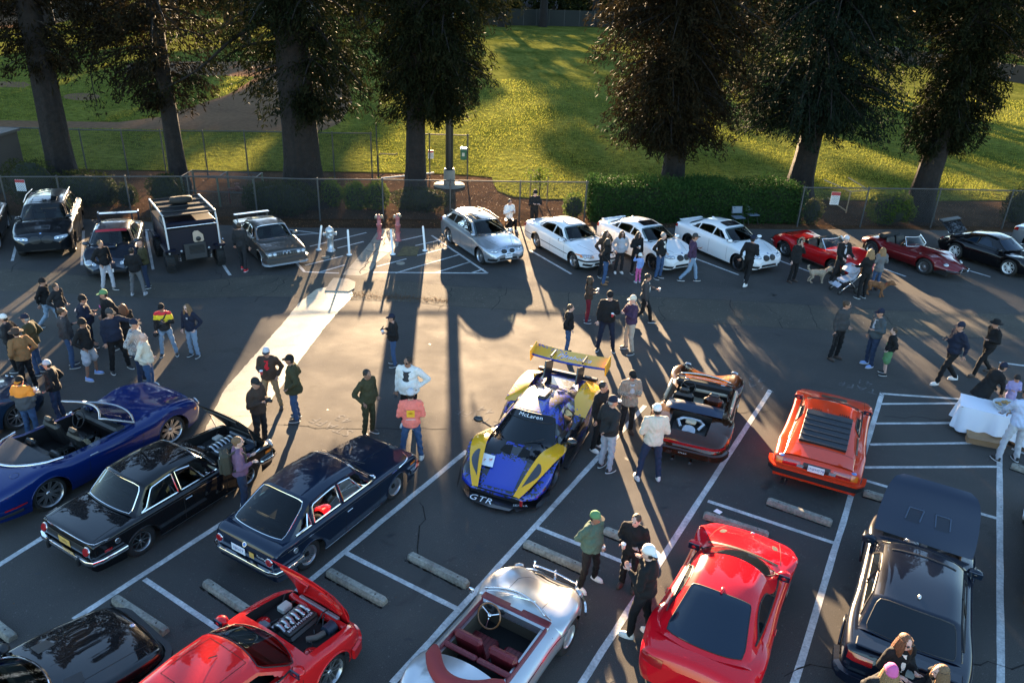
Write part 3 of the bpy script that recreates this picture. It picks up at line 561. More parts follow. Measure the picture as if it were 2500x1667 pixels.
# lamp pole with pedestal and pad
p = G(1097, 452); lp = empty('lamp_pole', (p.x, p.y, -.02), label='tall black lamp pole on a concrete pedestal in the middle of the bed', cat='lamp pole')
MB().lathe([(0, .06), (.82, .06), (.84, .0)], 40).build('pad', conc, lp)
MB().lathe([(0, .86), (.24, .86), (.3, .82), (.31, .06)], 28).build('pedestal', conc, lp)
MB().lathe([(.2, .86), (.2, 4), (.17, 14), (.0, 14)], 20).build('pole', M('black_steel', (.012, .012, .012), .45), lp)
MB().lathe([(.27, .86), (.27, .9), (.2, .9)], 20).build('base_flange', M('black_steel'), lp)
arm = MB().box((0, 0, 13.8), (1.4, .06, .06)); arm.build('arm', M('black_steel'), lp)
for sx in (-1.2, -.4, .4, 1.2): MB().rbox((sx, -.3, 13.75), (.26, .3, .14), .05).build('lamp', M('black_steel'), lp)
# delineator posts
whp = M('white_plastic', (.78, .79, .78), .45); refl = M('reflector_band', (.5, .5, .5), .25, .4)
for (bx, by), (tx, ty), lb in [((778, 610), (783, 553), 'leaning white marker post left of the silver hydrant'), ((853, 622), (847, 565), 'white marker post right of the silver hydrant'), ((959, 621), (956, 558), 'white marker post in front of the pink standpipes'), ((1038, 612), (1033, 552), 'rightmost white marker post, by the hatched corner')]:
 b = G(bx, by); t = G(tx, ty, 1.0); r_ = empty('marker_post', (b.x, b.y, 0), label=lb, cat='marker post', group='white marker posts round the hydrants')
 d = Vector((t.x-b.x, 0, 1.0)).normalized(); d = Vector((d.x, 0, d.z)); q = d.to_track_quat('Z', 'Y').to_matrix().to_4x4()
 MB().lathe([(.055, .0), (.045, .06), (.04, .98), (.03, 1.02), (0, 1.03)], 14, q).build('tube', whp, r_); MB().lathe([(.11, 0), (.11, .02), (.06, .05)], 14).build('base', whp, r_)
# silver hydrant and the two red standpipes
def hydrant(px, k, body, capm, label, two=False):
 p = G(*px); r_ = empty('fire_hydrant', (p.x, p.y, 0), .4, label=label, cat='hydrant')
 MB().lathe([(.17*k, 0), (.17*k, .04), (.12*k, .05), (.115*k, .5*k), (.15*k, .52*k), (.15*k, .56*k), (.13*k, .58*k), (.135*k, .72*k), (.16*k, .74*k), (.16*k, .78*k)], 20).build('barrel', body, r_)
 MB().lathe([(.16*k, .78*k), (.15*k, .84*k), (.10*k, .9*k), (.04*k, .92*k), (.035*k, .97*k), (0, .97*k)], 20).build('cap', capm, r_)
 for a in (0, math.pi, -math.pi/2):
  q = Matrix.Rotation(a, 4, 'Z') @ Matrix.Translation((.1*k, 0, .66*k)) @ Matrix.Rotation(math.pi/2, 4, 'Y')
  MB().lathe([(.06*k, 0), (.06*k, .1*k), (.08*k, .1*k), (.08*k, .15*k), (.03*k, .16*k), (0, .18*k)], 12, q).build('outlet', capm, r_)
 return r_
silver_m = M('silver_paint', (.55, .56, .56), .35, .6); hydrant((808, 612), 1.05, silver_m, silver_m, 'silver fire hydrant between two white marker posts')
pinkm = M('faded_red_paint', (.42, .13, .13), .6, var=.3, vs=8)
def standpipe(px, h, heads, label):
 p = G(*px); r_ = empty('standpipe', (p.x, p.y, 0), 0, label=label, cat='standpipe')
 MB().lathe([(.15, 0), (.15, .03), (.085, .04), (.085, h*.55), (.12, h*.56), (.12, h*.6), (.085, h*.61), (.085, h*.8)], 16).build('pipe', pinkm, r_)
 for z in (.3, .5): MB().lathe([(.11, z*h), (.11, z*h+.04)], 16).build('flange', pinkm, r_)
 for s_ in heads:
  q = Matrix.Translation((0, 0, h*.86)) @ Matrix.Rotation(s_*R(75), 4, 'Y')
  MB().lathe([(.06, 0), (.075, .1), (.09, .12), (.09, .17), (0, .18)], 12, q).build('inlet', M('worn_brass', (.3, .26, .2), .4, .7), r_)
 MB().ball((0, 0, h*.86), .11, 12, 8).build('valve_head', pinkm if heads[0] else silver_m, r_)
 MB().lathe([(.04, h*.9), (.04, h), (0, h)], 8).build('spindle', pinkm, r_)
standpipe((927, 583), 1.05, (1, -1), 'left faded red standpipe with two pale inlets'); standpipe((972, 588), 1.15, (-1, .6), 'right faded red standpipe, the taller one')
# signs
signw = M('sign_white', (.7, .72, .74), .5); signr = M('sign_red', (.5, .05, .06), .5)
def fence_sign(px, z, w_, h_, label):
 p = G(px[0], px[1], z); r_ = empty('notice_sign', tuple(p), label=label, cat='sign'); MB().box((0, -.05, 0), (w_/2, .006, h_/2)).build('board', signw, r_)
 MB().box((0, -.06, h_*.36), (w_/2*.98, .003, h_*.13)).build('heading_band', signr, r_)
 for k in range(5): MB().box((0, -.06, h_*(.12-.12*k)), (w_*.36, .002, .006*h_/.6)).build('print_line', M('grey_print', (.25, .27, .3), .6), r_)
fence_sign((2038, 484), 1.3, .42, .6, 'white notice with a red heading on the right fence'); fence_sign((1052, 377), 1.3, .3, .45, 'faded pinkish notice on the bent post behind the redwood'); fence_sign((52, 452), 1.2, .42, .5, 'white notice with a red heading on the fence at the far left')
# wooden A-frame board behind the right fence
p = G(2060, 520); r_ = empty('wooden_frame', (p.x, p.y, 0), label='pale wooden gate-like frame with a slanting brace behind the right fence', cat='frame')
wd = M('pale_wood', (.30, .21, .12), .8)
for a, b in [((-1.1, .6, 1.5), (.1, 0, 1.1)), ((.1, 0, 1.1), (1.1, .3, 1.15)), ((1.1, .3, 1.15), (.2, .9, 1.6)), ((-.9, .2, .7), (.1, -.1, .1)), ((.1, 0, 0), (.1, 0, 1.1))]:
 MB().tube([a, b], .035, 4).build('rail', wd, r_)
# wire cage with a mesh lid behind the truck
A = G(452, 500); cg = empty('wire_cage', (A.x, A.y, -.03), label='open wire cage of green posts behind the blue truck', cat='cage'); gm = M('cage_green', (.10, .12, .09), .5, .5)
W_, D_, H_ = 3.3, 1.3, 1.35
for x in (0, W_/2, W_):
 for y in (0, D_): MB().box((x, y, H_/2), (.035, .035, H_/2)).build('post', gm, cg)
for a, b in [((0, 0, H_), (W_, 0, H_)), ((0, D_, H_), (W_, D_, H_)), ((0, 0, H_), (0, D_, H_)), ((W_, 0, H_), (W_, D_, H_)), ((W_/2, 0, H_), (W_/2, D_, H_)), ((0, 0, .7), (W_, 0, .7))]:
 MB().tube([a, b], .025, 6).build('rail', galv, cg)
wm = MB()
for k in range(33): wm.box((k*.1+.05, D_/2, H_+.01), (.003, D_/2, .003)); wm.box((k*.1+.05, 0, H_/2), (.003, .003, H_/2))
for k in range(13): wm.box((W_/2, k*.1+.05, H_+.012), (W_/2, .003, .003)); wm.box((W_/2, 0, k*.1+.05), (W_/2, .003, .003))
wm.build('wire_mesh', galvd, cg, kind='stuff')
bf = empty('backflow_valve', (A.x+2.3, A.y+.6, -.03), label='rusty red pipe valve standing inside the wire cage', cat='valve')
MB().tube([(-.4, 0, 0), (-.4, 0, .7), (.4, 0, .7), (.4, 0, 0)], .06, 8).build('pipe', M('rusty_red', (.16, .05, .03), .7), bf); MB().ball((0, 0, .72), .14, 10, 7).build('valve', M('rusty_red'), bf); MB().lathe([(.12, .95), (.12, .98), (0, .98)], 12).build('hand_wheel', M('rusty_red'), bf)
# dark shed at the left edge
a = G(-60, 480); sh = empty('storage_shed', (a.x-1.2, a.y+1.4, 0), label='dark shed cut by the left edge behind the fence', cat='shed')
MB().box((0, 0, 1.25), (1.9, 1.6, 1.25)).build('wall', M('shed_brown', (.035, .028, .022), .8), sh); MB().box((0, 0, 2.55), (2.0, 1.75, .06)).build('roof', M('shed_roof', (.05, .045, .04), .8), sh); MB().box((.6, -1.61, 1.0), (.45, .02, 1.0)).build('door', M('shed_door', (.05, .04, .03), .7), sh)
# folding chairs behind the hedge end
for i, (px, an_) in enumerate([((1832, 545), .3), ((1798, 552), .2)]):
 p = G(*px); c_ = empty('folding_chair', (p.x, p.y, 0), an_, label=('grey folding chair by the hedge, nearer the red roadster', 'grey folding chair by the hedge, behind the right white sedan')[i], cat='chair', group='grey folding chairs by the hedge')
 gm_ = M('chair_grey', (.12, .15, .19), .5); MB().rbox((0, .2, .72), (.26, .02, .16), .015, Matrix.Rotation(-.2, 3, 'X')).build('backrest', gm_, c_); MB().rbox((0, -.05, .44), (.26, .24, .018), .015).build('seat', gm_, c_)
 for sx in (-.25, .25):
  MB().tube([(sx, .25, .9), (sx, -.25, 0)], .012, 6).build('leg', galvd, c_); MB().tube([(sx, -.2, .44), (sx, .3, 0)], .012, 6).build('leg', galvd, c_)
 for j, sy in enumerate((.25,)): MB().tube([(-.25, sy, .05), (.25, sy, .05)], .01, 6).build('rung', galvd, c_)
# far side of the field: dark screen fence, sheds, street
def wallrun(name, pts, h, th, mat, label, cat, bays=3.0, post=None):
 P = [G(*q) for q in pts]; r_ = empty(name, tuple(P[0]), label=label, cat=cat); o = P[0]
 for a, b in zip(P, P[1:]):
  n_ = max(1, round((b-a).length/bays))
  for k in range(n_):
   p, q = a.lerp(b, k/n_), a.lerp(b, (k+1)/n_); c_ = (p+q)/2-o; an_ = math.atan2((q-p).y, (q-p).x)
   MB().box((c_.x, c_.y, h/2), ((q-p).length/2-.03, th/2, h/2), Rz(an_)).build('panel', mat, r_); MB().box((p.x-o.x, p.y-o.y, h/2+.05), (.09, .09, h/2+.05)).build('post', post or galvd, r_)
 return r_
darkscreen = M('screen_fabric', (.012, .014, .012), .9)
wallrun('screen_fence', [(1180, 62), (1340, 64), (1520, 68), (1660, 76)], 3.9, .06, darkscreen, 'tall dark screened fence closing the far side of the field', 'fence', 4)
wallrun('timber_fence', [(2100, 128), (2192, 152), (2400, 188), (2620, 226)], 2.2, .08, M('dark_timber', (.04, .03, .022), .85), 'dark fence line along the far right side of the lawn', 'fence', 3)
def house(px, w_, d_, h_, rh, wallc, label, an_=0):
 p = G(*px); r_ = empty('house', (p.x, p.y, 0), an_, label=label, cat='house'); wm_ = M('house_wall_%d' % int(wallc[0]*1000), wallc, .8)
 MB().box((0, 0, h_/2), (w_/2, d_/2, h_/2)).build('wall', wm_, r_)
 MB().add([(-w_/2-.4, -d_/2-.4, h_), (w_/2+.4, -d_/2-.4, h_), (w_/2+.4, d_/2+.4, h_), (-w_/2-.4, d_/2+.4, h_), (-w_/2-.4, 0, h_+rh), (w_/2+.4, 0, h_+rh)], [(0, 1, 5, 4), (2, 3, 4, 5), (0, 4, 3), (1, 2, 5), (3, 2, 1, 0)]).build('roof', M('roof_shingle', (.05, .04, .035), .85), r_)
 for k in range(int(w_//3)):
  x = -w_/2+1.5+3*k; wn = MB().box((x, -d_/2-.03, h_*.55), (.55, .03, .6)); wo = wn.build('window', M('white_frame', (.5, .5, .48), .5), r_); MB().box((x, -d_/2-.07, h_*.55), (.48, .02, .52)).build('pane', M('dark_pane', (.02, .025, .03), .08), wo)
house((1290, 50), 16, 8, 3.6, 2, (.25, .22, .18), 'low house with dark roof behind the far screened fence'); house((140, 40), 14, 5, 3.4, .8, (.06, .055, .05), 'dark dugout building at the far left of the ball field'); house((1600, 55), 13, 8, 3.6, 2.2, (.16, .09, .07), 'brownish house behind the right part of the screened fence'); house((700, 44), 15, 8, 3.6, 2, (.3, .3, .3), 'pale house far away between the two left redwoods')
# ---------------------------------------------------------------- vehicles
def paintm(name, col=(.5,.5,.5), metal=0.0, rough=.32, flake=0):
 return M('paint_'+name, col, rough, metal, .9, .06, coatr=.02)
glassm = M('dark_glass', (.006, .008, .01), .03, 0, 0, .5); glass_b = M('blue_glass', (.008, .016, .03), .04, 0, 0, .5)
clear = bpy.data.materials.new('clear_glass'); clear.use_nodes = True; _n = clear.node_tree.nodes; _l = clear.node_tree.links; _n.clear()
_o = _n.new('ShaderNodeOutputMaterial'); _t = _n.new('ShaderNodeBsdfTransparent'); _t.inputs[0].default_value = (.80, .86, .85, 1); _g = _n.new('ShaderNodeBsdfGlossy'); _g.inputs['Roughness'].default_value = .02
_fr = _n.new('ShaderNodeFresnel'); _fr.inputs[0].default_value = 1.45; _m = _n.new('ShaderNodeMixShader'); _l.new(_fr.outputs[0], _m.inputs[0]); _l.new(_t.outputs[0], _m.inputs[1]); _l.new(_g.outputs[0], _m.inputs[2]); _l.new(_m.outputs[0], _o.inputs[0])
def tint(name, c):
 t = clear.copy(); t.name = name
 for n_ in t.node_tree.nodes:
  if n_.type == 'BSDF_TRANSPARENT': n_.inputs[0].default_value = (*c, 1)
  elif n_.type == 'FRESNEL': n_.inputs[0].default_value = 1.5
 return t
tinted = tint('tinted_glass', (.34, .38, .37)); clear2 = tint('windscreen_glass', (.55, .62, .58))
chrome = M('chrome', (.75, .75, .76), .08, 1.0); alloy = M('alloy', (.5, .5, .51), .28, .9); darkalloy = M('dark_alloy', (.05, .05, .055), .35, .7); rubber = M('rubber', (.012, .012, .012), .75)
blackp = M('black_plastic', (.012, .012, .013), .5); under = M('underbody', (.006, .006, .006), .9); redl = M('tail_red', (.32, .006, .008), .12, 0, .8); ambl = M('amber_lens', (.65, .16, .01), .15, 0, .8)
lampg = M('lamp_glass', (.42, .44, .46), .06, .5, 1.0); platew = M('plate_white', (.72, .74, .76), .5); platey = M('plate_yellow', (.62, .36, .08), .5); seam = M('panel_gap', (.004, .004, .004), .9); whitep = M('white_print', (.8, .8, .8), .6)
leather_k = M('black_leather', (.015, .014, .014), .45); leather_r = M('red_leather', (.16, .012, .018), .4, var=.25, vs=9); leather_t = M('tan_trim', (.42, .36, .26), .5); whitewheel = M('white_wheel', (.75, .76, .76), .3, 0, .4)
def ci(pts, x):
 "smooth curve y(x) through control points"
 X = [p[0] for p in pts]; Y = [p[1] for p in pts]
 if x <= X[0]: return Y[0]
 if x >= X[-1]: return Y[-1]
 i = max(k for k in range(len(X)) if X[k] <= x); i = min(i, len(X)-2); h = X[i+1]-X[i]; t = (x-X[i])/h
 def sl(k):
  if k <= 0 or k >= len(X)-1: return 0 if False else ((Y[min(k+1, len(X)-1)]-Y[max(k-1, 0)])/(X[min(k+1, len(X)-1)]-X[max(k-1, 0)]))
  a = (Y[k]-Y[k-1])/(X[k]-X[k-1]); b = (Y[k+1]-Y[k])/(X[k+1]-X[k])
  return 0 if a*b <= 0 else 2*a*b/(a+b)
 m0, m1 = sl(i), sl(i+1)
 return (2*t**3-3*t*t+1)*Y[i]+(t**3-2*t*t+t)*h*m0+(-2*t**3+3*t*t)*Y[i+1]+(t**3-t*t)*h*m1
class Car:
 def __init__(s, kind, paint, wb, tyre_r, plan, deck, shoulder, tt=.84, rc=.14, zb=.2, tuck=.07, wells=(), zm=.5, arch=None, round_=(.10, .10), track=None, loc=None, heading=0, label='', cat='car', group=None, nx=76, mats=(), archz=0, tbow=1.9, lift=.06):
  s.paint = paint; s.tt_ = tt; s.wb = wb; s.tr = tyre_r; s.plan = plan; s.deck = deck; s.shoulder = shoulder; s.x0 = plan[0][0]; s.x1 = plan[-1][0]
  s.root = empty(kind, (0, 0, 0), heading, label=label, cat=cat, group=group)
  s.W = max(p[1] for p in plan); s.zb = zb; s.tuck = tuck; s.zm = zm; Ra = arch or tyre_r*1.13; s.Ra = Ra; s.track = track or s.W-.12
  xs = set(round(s.x0+(s.x1-s.x0)*k/nx, 4) for k in range(nx+1)); xs |= {s.x0+.02, s.x0+.05, s.x1-.02, s.x1-.05}
  for wx in (-wb/2, wb/2):
   xs = {x for x in xs if abs(abs(x-wx)-Ra) > .03}; xs |= {wx-Ra-.002, wx-Ra, wx+Ra, wx+Ra+.002, wx-Ra*.97, wx+Ra*.97, wx-Ra*.9, wx+Ra*.9}
  for w in wells:
   xs = {x for x in xs if abs(x-w[0]) > .02 and abs(x-w[1]) > .02}; xs |= {w[0], w[0]+.004, w[1]-.004, w[1]}
  xs = sorted(xs); s.xs = xs; V = []; K1, K2, K3 = 12, 5, 8
  us = [k/K1 for k in range(K1)];
  for w in wells:
   uc = w[2]
   us = sorted([u for u in us if abs(u-uc) > .03]+[uc-.006, uc])[:]
  s.us = us
  for x in xs:
   Wd = ci(plan, x); zc = ci(deck, x); zs = ci(shoulder, x); e0 = min(1, (x-s.x0)/round_[0]); e1 = min(1, (s.x1-x)/round_[1]); e = min(e0, e1)
   k = (1-e)**2; Wd *= 1-.05*k; zc -= .05*k; zs -= .06*k; ex = max(0, (x-wb/2-Ra)/max(.05, s.x1-wb/2-Ra), (-wb/2-Ra-x)/max(.05, -wb/2-Ra-s.x0)); zbb = zb+.05*k+lift*min(1, ex)
   for wx in (-wb/2, wb/2):
    d = abs(x-wx)
    if d <= Ra+.0005: zbb = max(zbb, tyre_r+archz+math.sqrt(max(0, Ra*Ra-d*d)))
   row = []; wt = Wd*tt
   for u in us:
    z = zc+(zs-zc)*u**tbow;
    for w in wells:
     if w[0] < x < w[1] and u < w[2]-.003: z = w[3]
    row.append((u*wt, z))
   rc_ = min(rc, (zs-zbb)*.45); row.append((wt, zs))
   for j in range(1, K2+1):
    a = math.pi/2*j/K2; row.append((wt+(Wd-wt)*math.sin(a), zs-rc_*(1-math.cos(a))))
   zt = zs-rc_
   for j in range(1, K3+1):
    z = zt+(zbb-zt)*j/K3; q = (z-zm)/max(.1, (zt-zb)); y = Wd-(tuck*1.3*max(0, -q)**1.6+ .03*max(0, q)**2*0)
    row.append((y, z))
   V.append(row)
  s.rows = V; nh = len(V[0]); P = []
  for x, row in zip(xs, V):
   P += [(x, -y, z) for y, z in row[::-1]]+[(x, y, z) for y, z in row[1:]]
  N = 2*nh-1; F = []; MI = []; s.N = N; s.nh = nh
  for i in range(len(xs)-1):
   xm = (xs[i]+xs[i+1])/2
   for j in range(N-1):
    F.append((i*N+j, (i+1)*N+j, (i+1)*N+j+1, i*N+j+1)); m_ = 0; ju = abs(j+.5-(nh-1))
    for q, w in enumerate(wells):
     if w[0] <= xm <= w[1]:
      uu = us[min(len(us)-1, int(ju))]
      if uu < w[2]-.003: m_ = q+1
    MI.append(m_)
  mb_ = MB(); mb_.v = P; mb_.f = F; mb_.mi = MI; mb_.sm = [True]*len(F)
  mb_.add([P[j] for j in range(N)], [tuple(range(N))], 0); mb_.add([P[(len(xs)-1)*N+j] for j in range(N)], [tuple(range(N-1, -1, -1))], 0)
  s.body = mb_.build('body', [paint]+[w[4] for w in wells], s.root)
  sh = s.body.modifiers.new('edge', 'EDGE_SPLIT'); sh.split_angle = R(42)
  s.bv = [BVHTree.FromPolygons([Vector(p) for p in mb_.v], mb_.f)]
  # dark floor and wheel housings
  L = s.x1-s.x0; ub = MB(); tw = .26
  ub.box(((s.x0+s.x1)/2, 0, zb+.08), (L/2-.30, s.track-.16, .09));
  for wx in (-wb/2, wb/2): tz = min(min(ci(deck, wx+d), ci(shoulder, wx+d)) for d in (-Ra, 0, Ra))-.10; ub.box((wx, 0, (zb+tz)/2), (Ra*.98, s.track-.14, (tz-zb)/2))
  ub.build('underbody', under, s.root)
 # --- surface queries
 def ray(s, o, d, n=None):
  best = None
  for b in (s.bv[:n] if n else s.bv):
   h = b.ray_cast(Vector(o), Vector(d))
   if h[0] is not None and (best is None or h[3] < best[2]): best = (h[0], h[1], h[3])
  if best is None: return None
  nr = best[1] if best[1].dot(Vector(d)) < 0 else -best[1]
  return best[0], nr
 def pt(s, face, a, b):
  "a point on the surface seen from side 'L','R','T','F','B' (left, right, top, front, back)"
  if face == 'L': return s.ray((a, 3, b), (0, -1, 0))
  if face == 'R': return s.ray((a, -3, b), (0, 1, 0))
  if face == 'T': return s.ray((a, b, 4), (0, 0, -1))
  if face == 'F': return s.ray((6, a, b), (-1, 0, 0))
  return s.ray((-6, a, b), (1, 0, 0))
 def strip(s, face, pts, w=.008, mat=None, off=.002, name='panel_gap', seg=.08, parent=None, mb_=None, build=True, closed=False):
  pts = list(pts)+([pts[0]] if closed else []); m2 = mb_ or MB(); Q = []
  for (a, b), (c, d) in zip(pts, pts[1:]):
   n_ = max(1, int(math.hypot(c-a, d-b)/seg))
   for k in range(n_): Q.append((a+(c-a)*k/n_, b+(d-b)*k/n_))
  Q.append(pts[-1]); H = [s.pt(face, *q) for q in Q]; prev = None
  for i in range(len(Q)-1):
   if H[i] is None or H[i+1] is None: prev = None; continue
   p, n1 = H[i]; q, n2 = H[i+1]; t = q-p
   if t.length < 1e-5 or t.length > seg*4+.1: prev = None; continue
   t.normalize(); sd_ = t.cross(n1).normalized()*w/2; s2 = t.cross(n2).normalized()*w/2
   m2.add([p+sd_+n1*off, p-sd_+n1*off, q-s2+n2*off, q+s2+n2*off], [(0, 1, 2, 3)], 0, True)
  if build and m2.v: return m2.build(name, mat or seam, parent or s.root)
  return m2
 def decal(s, face, quad, mat, name, off=.006, nu=6, nv=5, rnd_=0.0, parent=None, thick=True, **k):
  "a thin panel lying on the surface; quad = four (a, b) corners"
  g = {}; m2 = MB(); V = []
  for i in range(nu+1):
   for j in range(nv+1):
    u, v = i/nu, j/nv
    if rnd_:
     U, W_ = 2*u-1, 2*v-1; k1 = 1-rnd_*(W_*W_)**3; k2 = 1-rnd_*(U*U)**3; U *= k1 if abs(W_) > .01 else 1; W_ *= k2; u, v = (U+1)/2, (W_+1)/2
    a = (quad[0][0]*(1-u)+quad[1][0]*u)*(1-v)+(quad[3][0]*(1-u)+quad[2][0]*u)*v; b = (quad[0][1]*(1-u)+quad[1][1]*u)*(1-v)+(quad[3][1]*(1-u)+quad[2][1]*u)*v
    h = s.pt(face, a, b); g[i, j] = None
    if h: g[i, j] = len(V); V.append(h[0]+h[1]*off)
  F = [(g[i, j], g[i+1, j], g[i+1, j+1], g[i, j+1]) for i in range(nu) for j in range(nv) if None not in (g[i, j], g[i+1, j], g[i+1, j+1], g[i, j+1])]
  F = [f for f in F if max((V[f[a]]-V[f[b]]).length for a, b in ((0, 1), (1, 2), (2, 3), (3, 0))) < .35]
  if not F: return None
  m2.add(V, F, 0, True); o = m2.build(name, mat, parent or s.root, **k); return o
 def disc(s, face, a, b, r, mat, name, off=.008, n=16, parent=None, dome=0.0, ry=None):
  h = s.pt(face, a, b)
  if not h: return None
  p, nr = h; q = nr.to_track_quat('Z', 'Y').to_matrix().to_4x4(); M4 = Matrix.Translation(p+nr*off) @ q @ Matrix.Diagonal((1, (ry or r)/r, 1, 1))
  return MB().lathe([(r, -off), (r, 0), (r*.9, dome*.5), (r*.6, dome*.85), (0, dome)], n, M4).build(name, mat, parent or s.root)
 def text(s, face, txt, a, b, size, mat, ang=0, flip=False, off=.005, name='lettering', spacing=1.0, shear=0, parent=None, bold=0):
  me = text_mesh(txt, size, spacing=spacing, shear=shear, res=1); ca, sa = math.cos(ang), math.sin(ang)
  for v in me.vertices:
   x, y = v.co.x*(-1 if flip else 1), v.co.y; X = x*ca-y*sa; Y = x*sa+y*ca; h = s.pt(face, a+X, b+Y)
   if h: v.co = h[0]+h[1]*off
   else: v.co = (0, 0, .3)
  me.materials.clear(); me.materials.append(mat); o = bpy.data.objects.new(name, me); COL.objects.link(o); o.parent = parent or s.root; return o
 # --- greenhouse
 def cabin(s, prof, yb, yr, belt, bow=(.12, .10), crown=.035, wins=(), glass=None, trim=None, ws=True, bl=True, ws_t=.90, bl_t=.88, roofmat=None, pillar=None, round_=.05, wsm=None, blm=None, wmarg=(.035, .045), sunroof=None, blr=None, see=False):
  "prof: four or more (x, z): windscreen base, roof front, ..., roof rear, rear-window base"
  if see: glass = glass or tinted; wsm = wsm or clear2; blm = blm or tinted
  glass = glass or glassm; trim = trim or blackp; nseg = len(prof)-1; n = 10; S = []
  x1, x4 = prof[0][0], prof[-1][0]; zr = max(p[1] for p in prof)
  roofp = cr([(p[0], 0, p[1]) for p in prof[1:-1]], n); SP = []
  for k in range(n): t = k/n; SP.append((prof[0][0]+(prof[1][0]-prof[0][0])*t, prof[0][1]+(prof[1][1]-prof[0][1])*t+.03*math.sin(math.pi*t)*0, 0))
  for v in roofp: SP.append((v.x, v.z, 1))
  for k in range(1, n+1): t = k/n; SP.append((prof[-2][0]+(prof[-1][0]-prof[-2][0])*t, prof[-2][1]+(prof[-1][1]-prof[-2][1])*t, 2))
  def hw(z, x): zb_ = belt(x); return lerp(yb(x) if callable(yb) else yb, yr(x) if callable(yr) else yr, max(0, min(1, (z-zb_)/max(.05, zr-zb_)))**.85)
  # fraction along: front bow fades to rear bow
  def T(i, t):
   i0 = int(min(len(SP)-2, max(0, math.floor(i)))); f = i-i0; x = lerp(SP[i0][0], SP[i0+1][0], f); z = lerp(SP[i0][1], SP[i0+1][1], f)
   q = (x-x4)/(x1-x4); b = bow[0]*max(0, q*2-1)**.7-bow[1]*max(0, 1-2*q)**.7; h = hw(z, x-b*.5)
   return Vector((x+b*(1-t*t)-b, t*h, z-crown*t*t*(1 if 0 < q < 1 else 0)-round_*abs(t)**9))
  ns = len(SP)-1; nt_ = 14; mb_ = MB(); V = [T(i, -1+2*j/nt_) for i in range(ns+1) for j in range(nt_+1)]
  F = [(i*(nt_+1)+j, i*(nt_+1)+j+1, (i+1)*(nt_+1)+j+1, (i+1)*(nt_+1)+j) for i in range(ns) for j in range(nt_)]
  if see:
   hole = lambda k: (k // nt_ in range(1, n-1) and ws) or (k // nt_ in range(ns-n+1, ns-1) and bl)
   F = [f for k, f in enumerate(F) if not (hole(k) and 1 <= k % nt_ <= nt_-2)]
  mb_.add(V, F, 0, True); edge = {}
  for sg in (1, -1):
   ne = ns*2 if see else ns; E_ = [T(k*ns/ne, sg) for k in range(ne+1)]; edge[sg] = E_; nv = 6; SV = []
   for e in E_:
    zb_ = belt(e.x)-.03; yb_ = (yb(e.x) if callable(yb) else yb)+.0; lo = belt(e.x)+wmarg[0]; hi = max(e.z-wmarg[1], lo); zs_ = [e.z]+[lerp(hi, lo, k/4) for k in range(5)]+[zb_]
    for z in zs_:
     z = min(z, e.z) if e.z > zb_ else e.z; SV.append((e.x, sg*lerp(abs(e.y), yb_, (e.z-z)/max(.02, e.z-zb_) if e.z > zb_ else 1), z))
   FF = [(i*(nv+1)+k, i*(nv+1)+k+1, (i+1)*(nv+1)+k+1, (i+1)*(nv+1)+k) for i in range(ne) for k in range(nv)]
   if see:
    def inwin(f):
     x = sum(SV[q][0] for q in f)/4; z = sum(SV[q][2] for q in f)/4; k = f[0] % (nv+1); e_ = min(E_, key=lambda v: abs(v.x-x)); lo = belt(x)+wmarg[0]; hi = e_.z-wmarg[1]
     if k < 1 or k > 4 or hi-lo < .03: return False
     t = (z-lo)/(hi-lo); return any(xa+(ex[1] if len(ex) > 1 else 0)*t < x < xb+(ex[0] if ex else 0)*t for (xa, xb, *ex) in wins)
    FF = [f for f in FF if not inwin(f)]
   if sg < 0: FF = [f[::-1] for f in FF]
   mb_.add(SV, FF, 0, True)
  if see:
   xm = (x1+x4)/2; im = leather_t if see == 2 else leather_k
   for y in (-.36, .36): seat(s, min(xm+.30, x1-.75), y, .56, im, .85, w=.22)
   MB().rbox((x4+.55, 0, .62), (.22, .56, .10), .05).build('rear_bench', im, s.root); MB().rbox((x4+.34, 0, .84), (.07, .56, .22), .05).build('rear_backrest', im, s.root)
   MB().rbox((x1-.24, 0, .84), (.14, .60, .09), .05).build('dashboard', leather_k, s.root); steering(s, x1-.52, .36, .88, .17)
  rf = mb_.build('roof', roofmat or s.paint, s.root); md = rf.modifiers.new('e', 'EDGE_SPLIT'); md.split_angle = R(50)
  s.bv.append(BVHTree.FromPolygons([Vector(p) for p in mb_.v], mb_.f)); s.T = T; s.ns = ns
  def patch(i0, i1, t0, t1, mat, name, off=.006, nn=(8, 10), par=None, ra=.12, tb=None):
   W_ = []
   for a in range(nn[0]+1):
    for b in range(nn[1]+1):
     u, v = 2*a/nn[0]-1, 2*b/nn[1]-1; uu = u*(1-ra*abs(v)**6*.5); vv = v*(1-ra*abs(u)**6*.5); i = lerp(i0, i1, (uu+1)/2); tA = lerp(t0, t1, (vv+1)/2)
     if tb: tA *= lerp(tb, 1, (uu+1)/2)
     p = T(i, tA); e = .05; nr = (T(min(ns, i+e), tA)-T(max(0, i-e), tA)).cross(T(i, tA+.03)-T(i, tA-.03)).normalized()
     if nr.z < 0: nr = -nr
     W_.append(p+nr*off)
   FF = [(a*(nn[1]+1)+b, a*(nn[1]+1)+b+1, (a+1)*(nn[1]+1)+b+1, (a+1)*(nn[1]+1)+b) for a in range(nn[0]) for b in range(nn[1])]
   m2 = MB(); m2.add(W_, FF, 0, True); o = m2.build(name, mat, par or s.root)
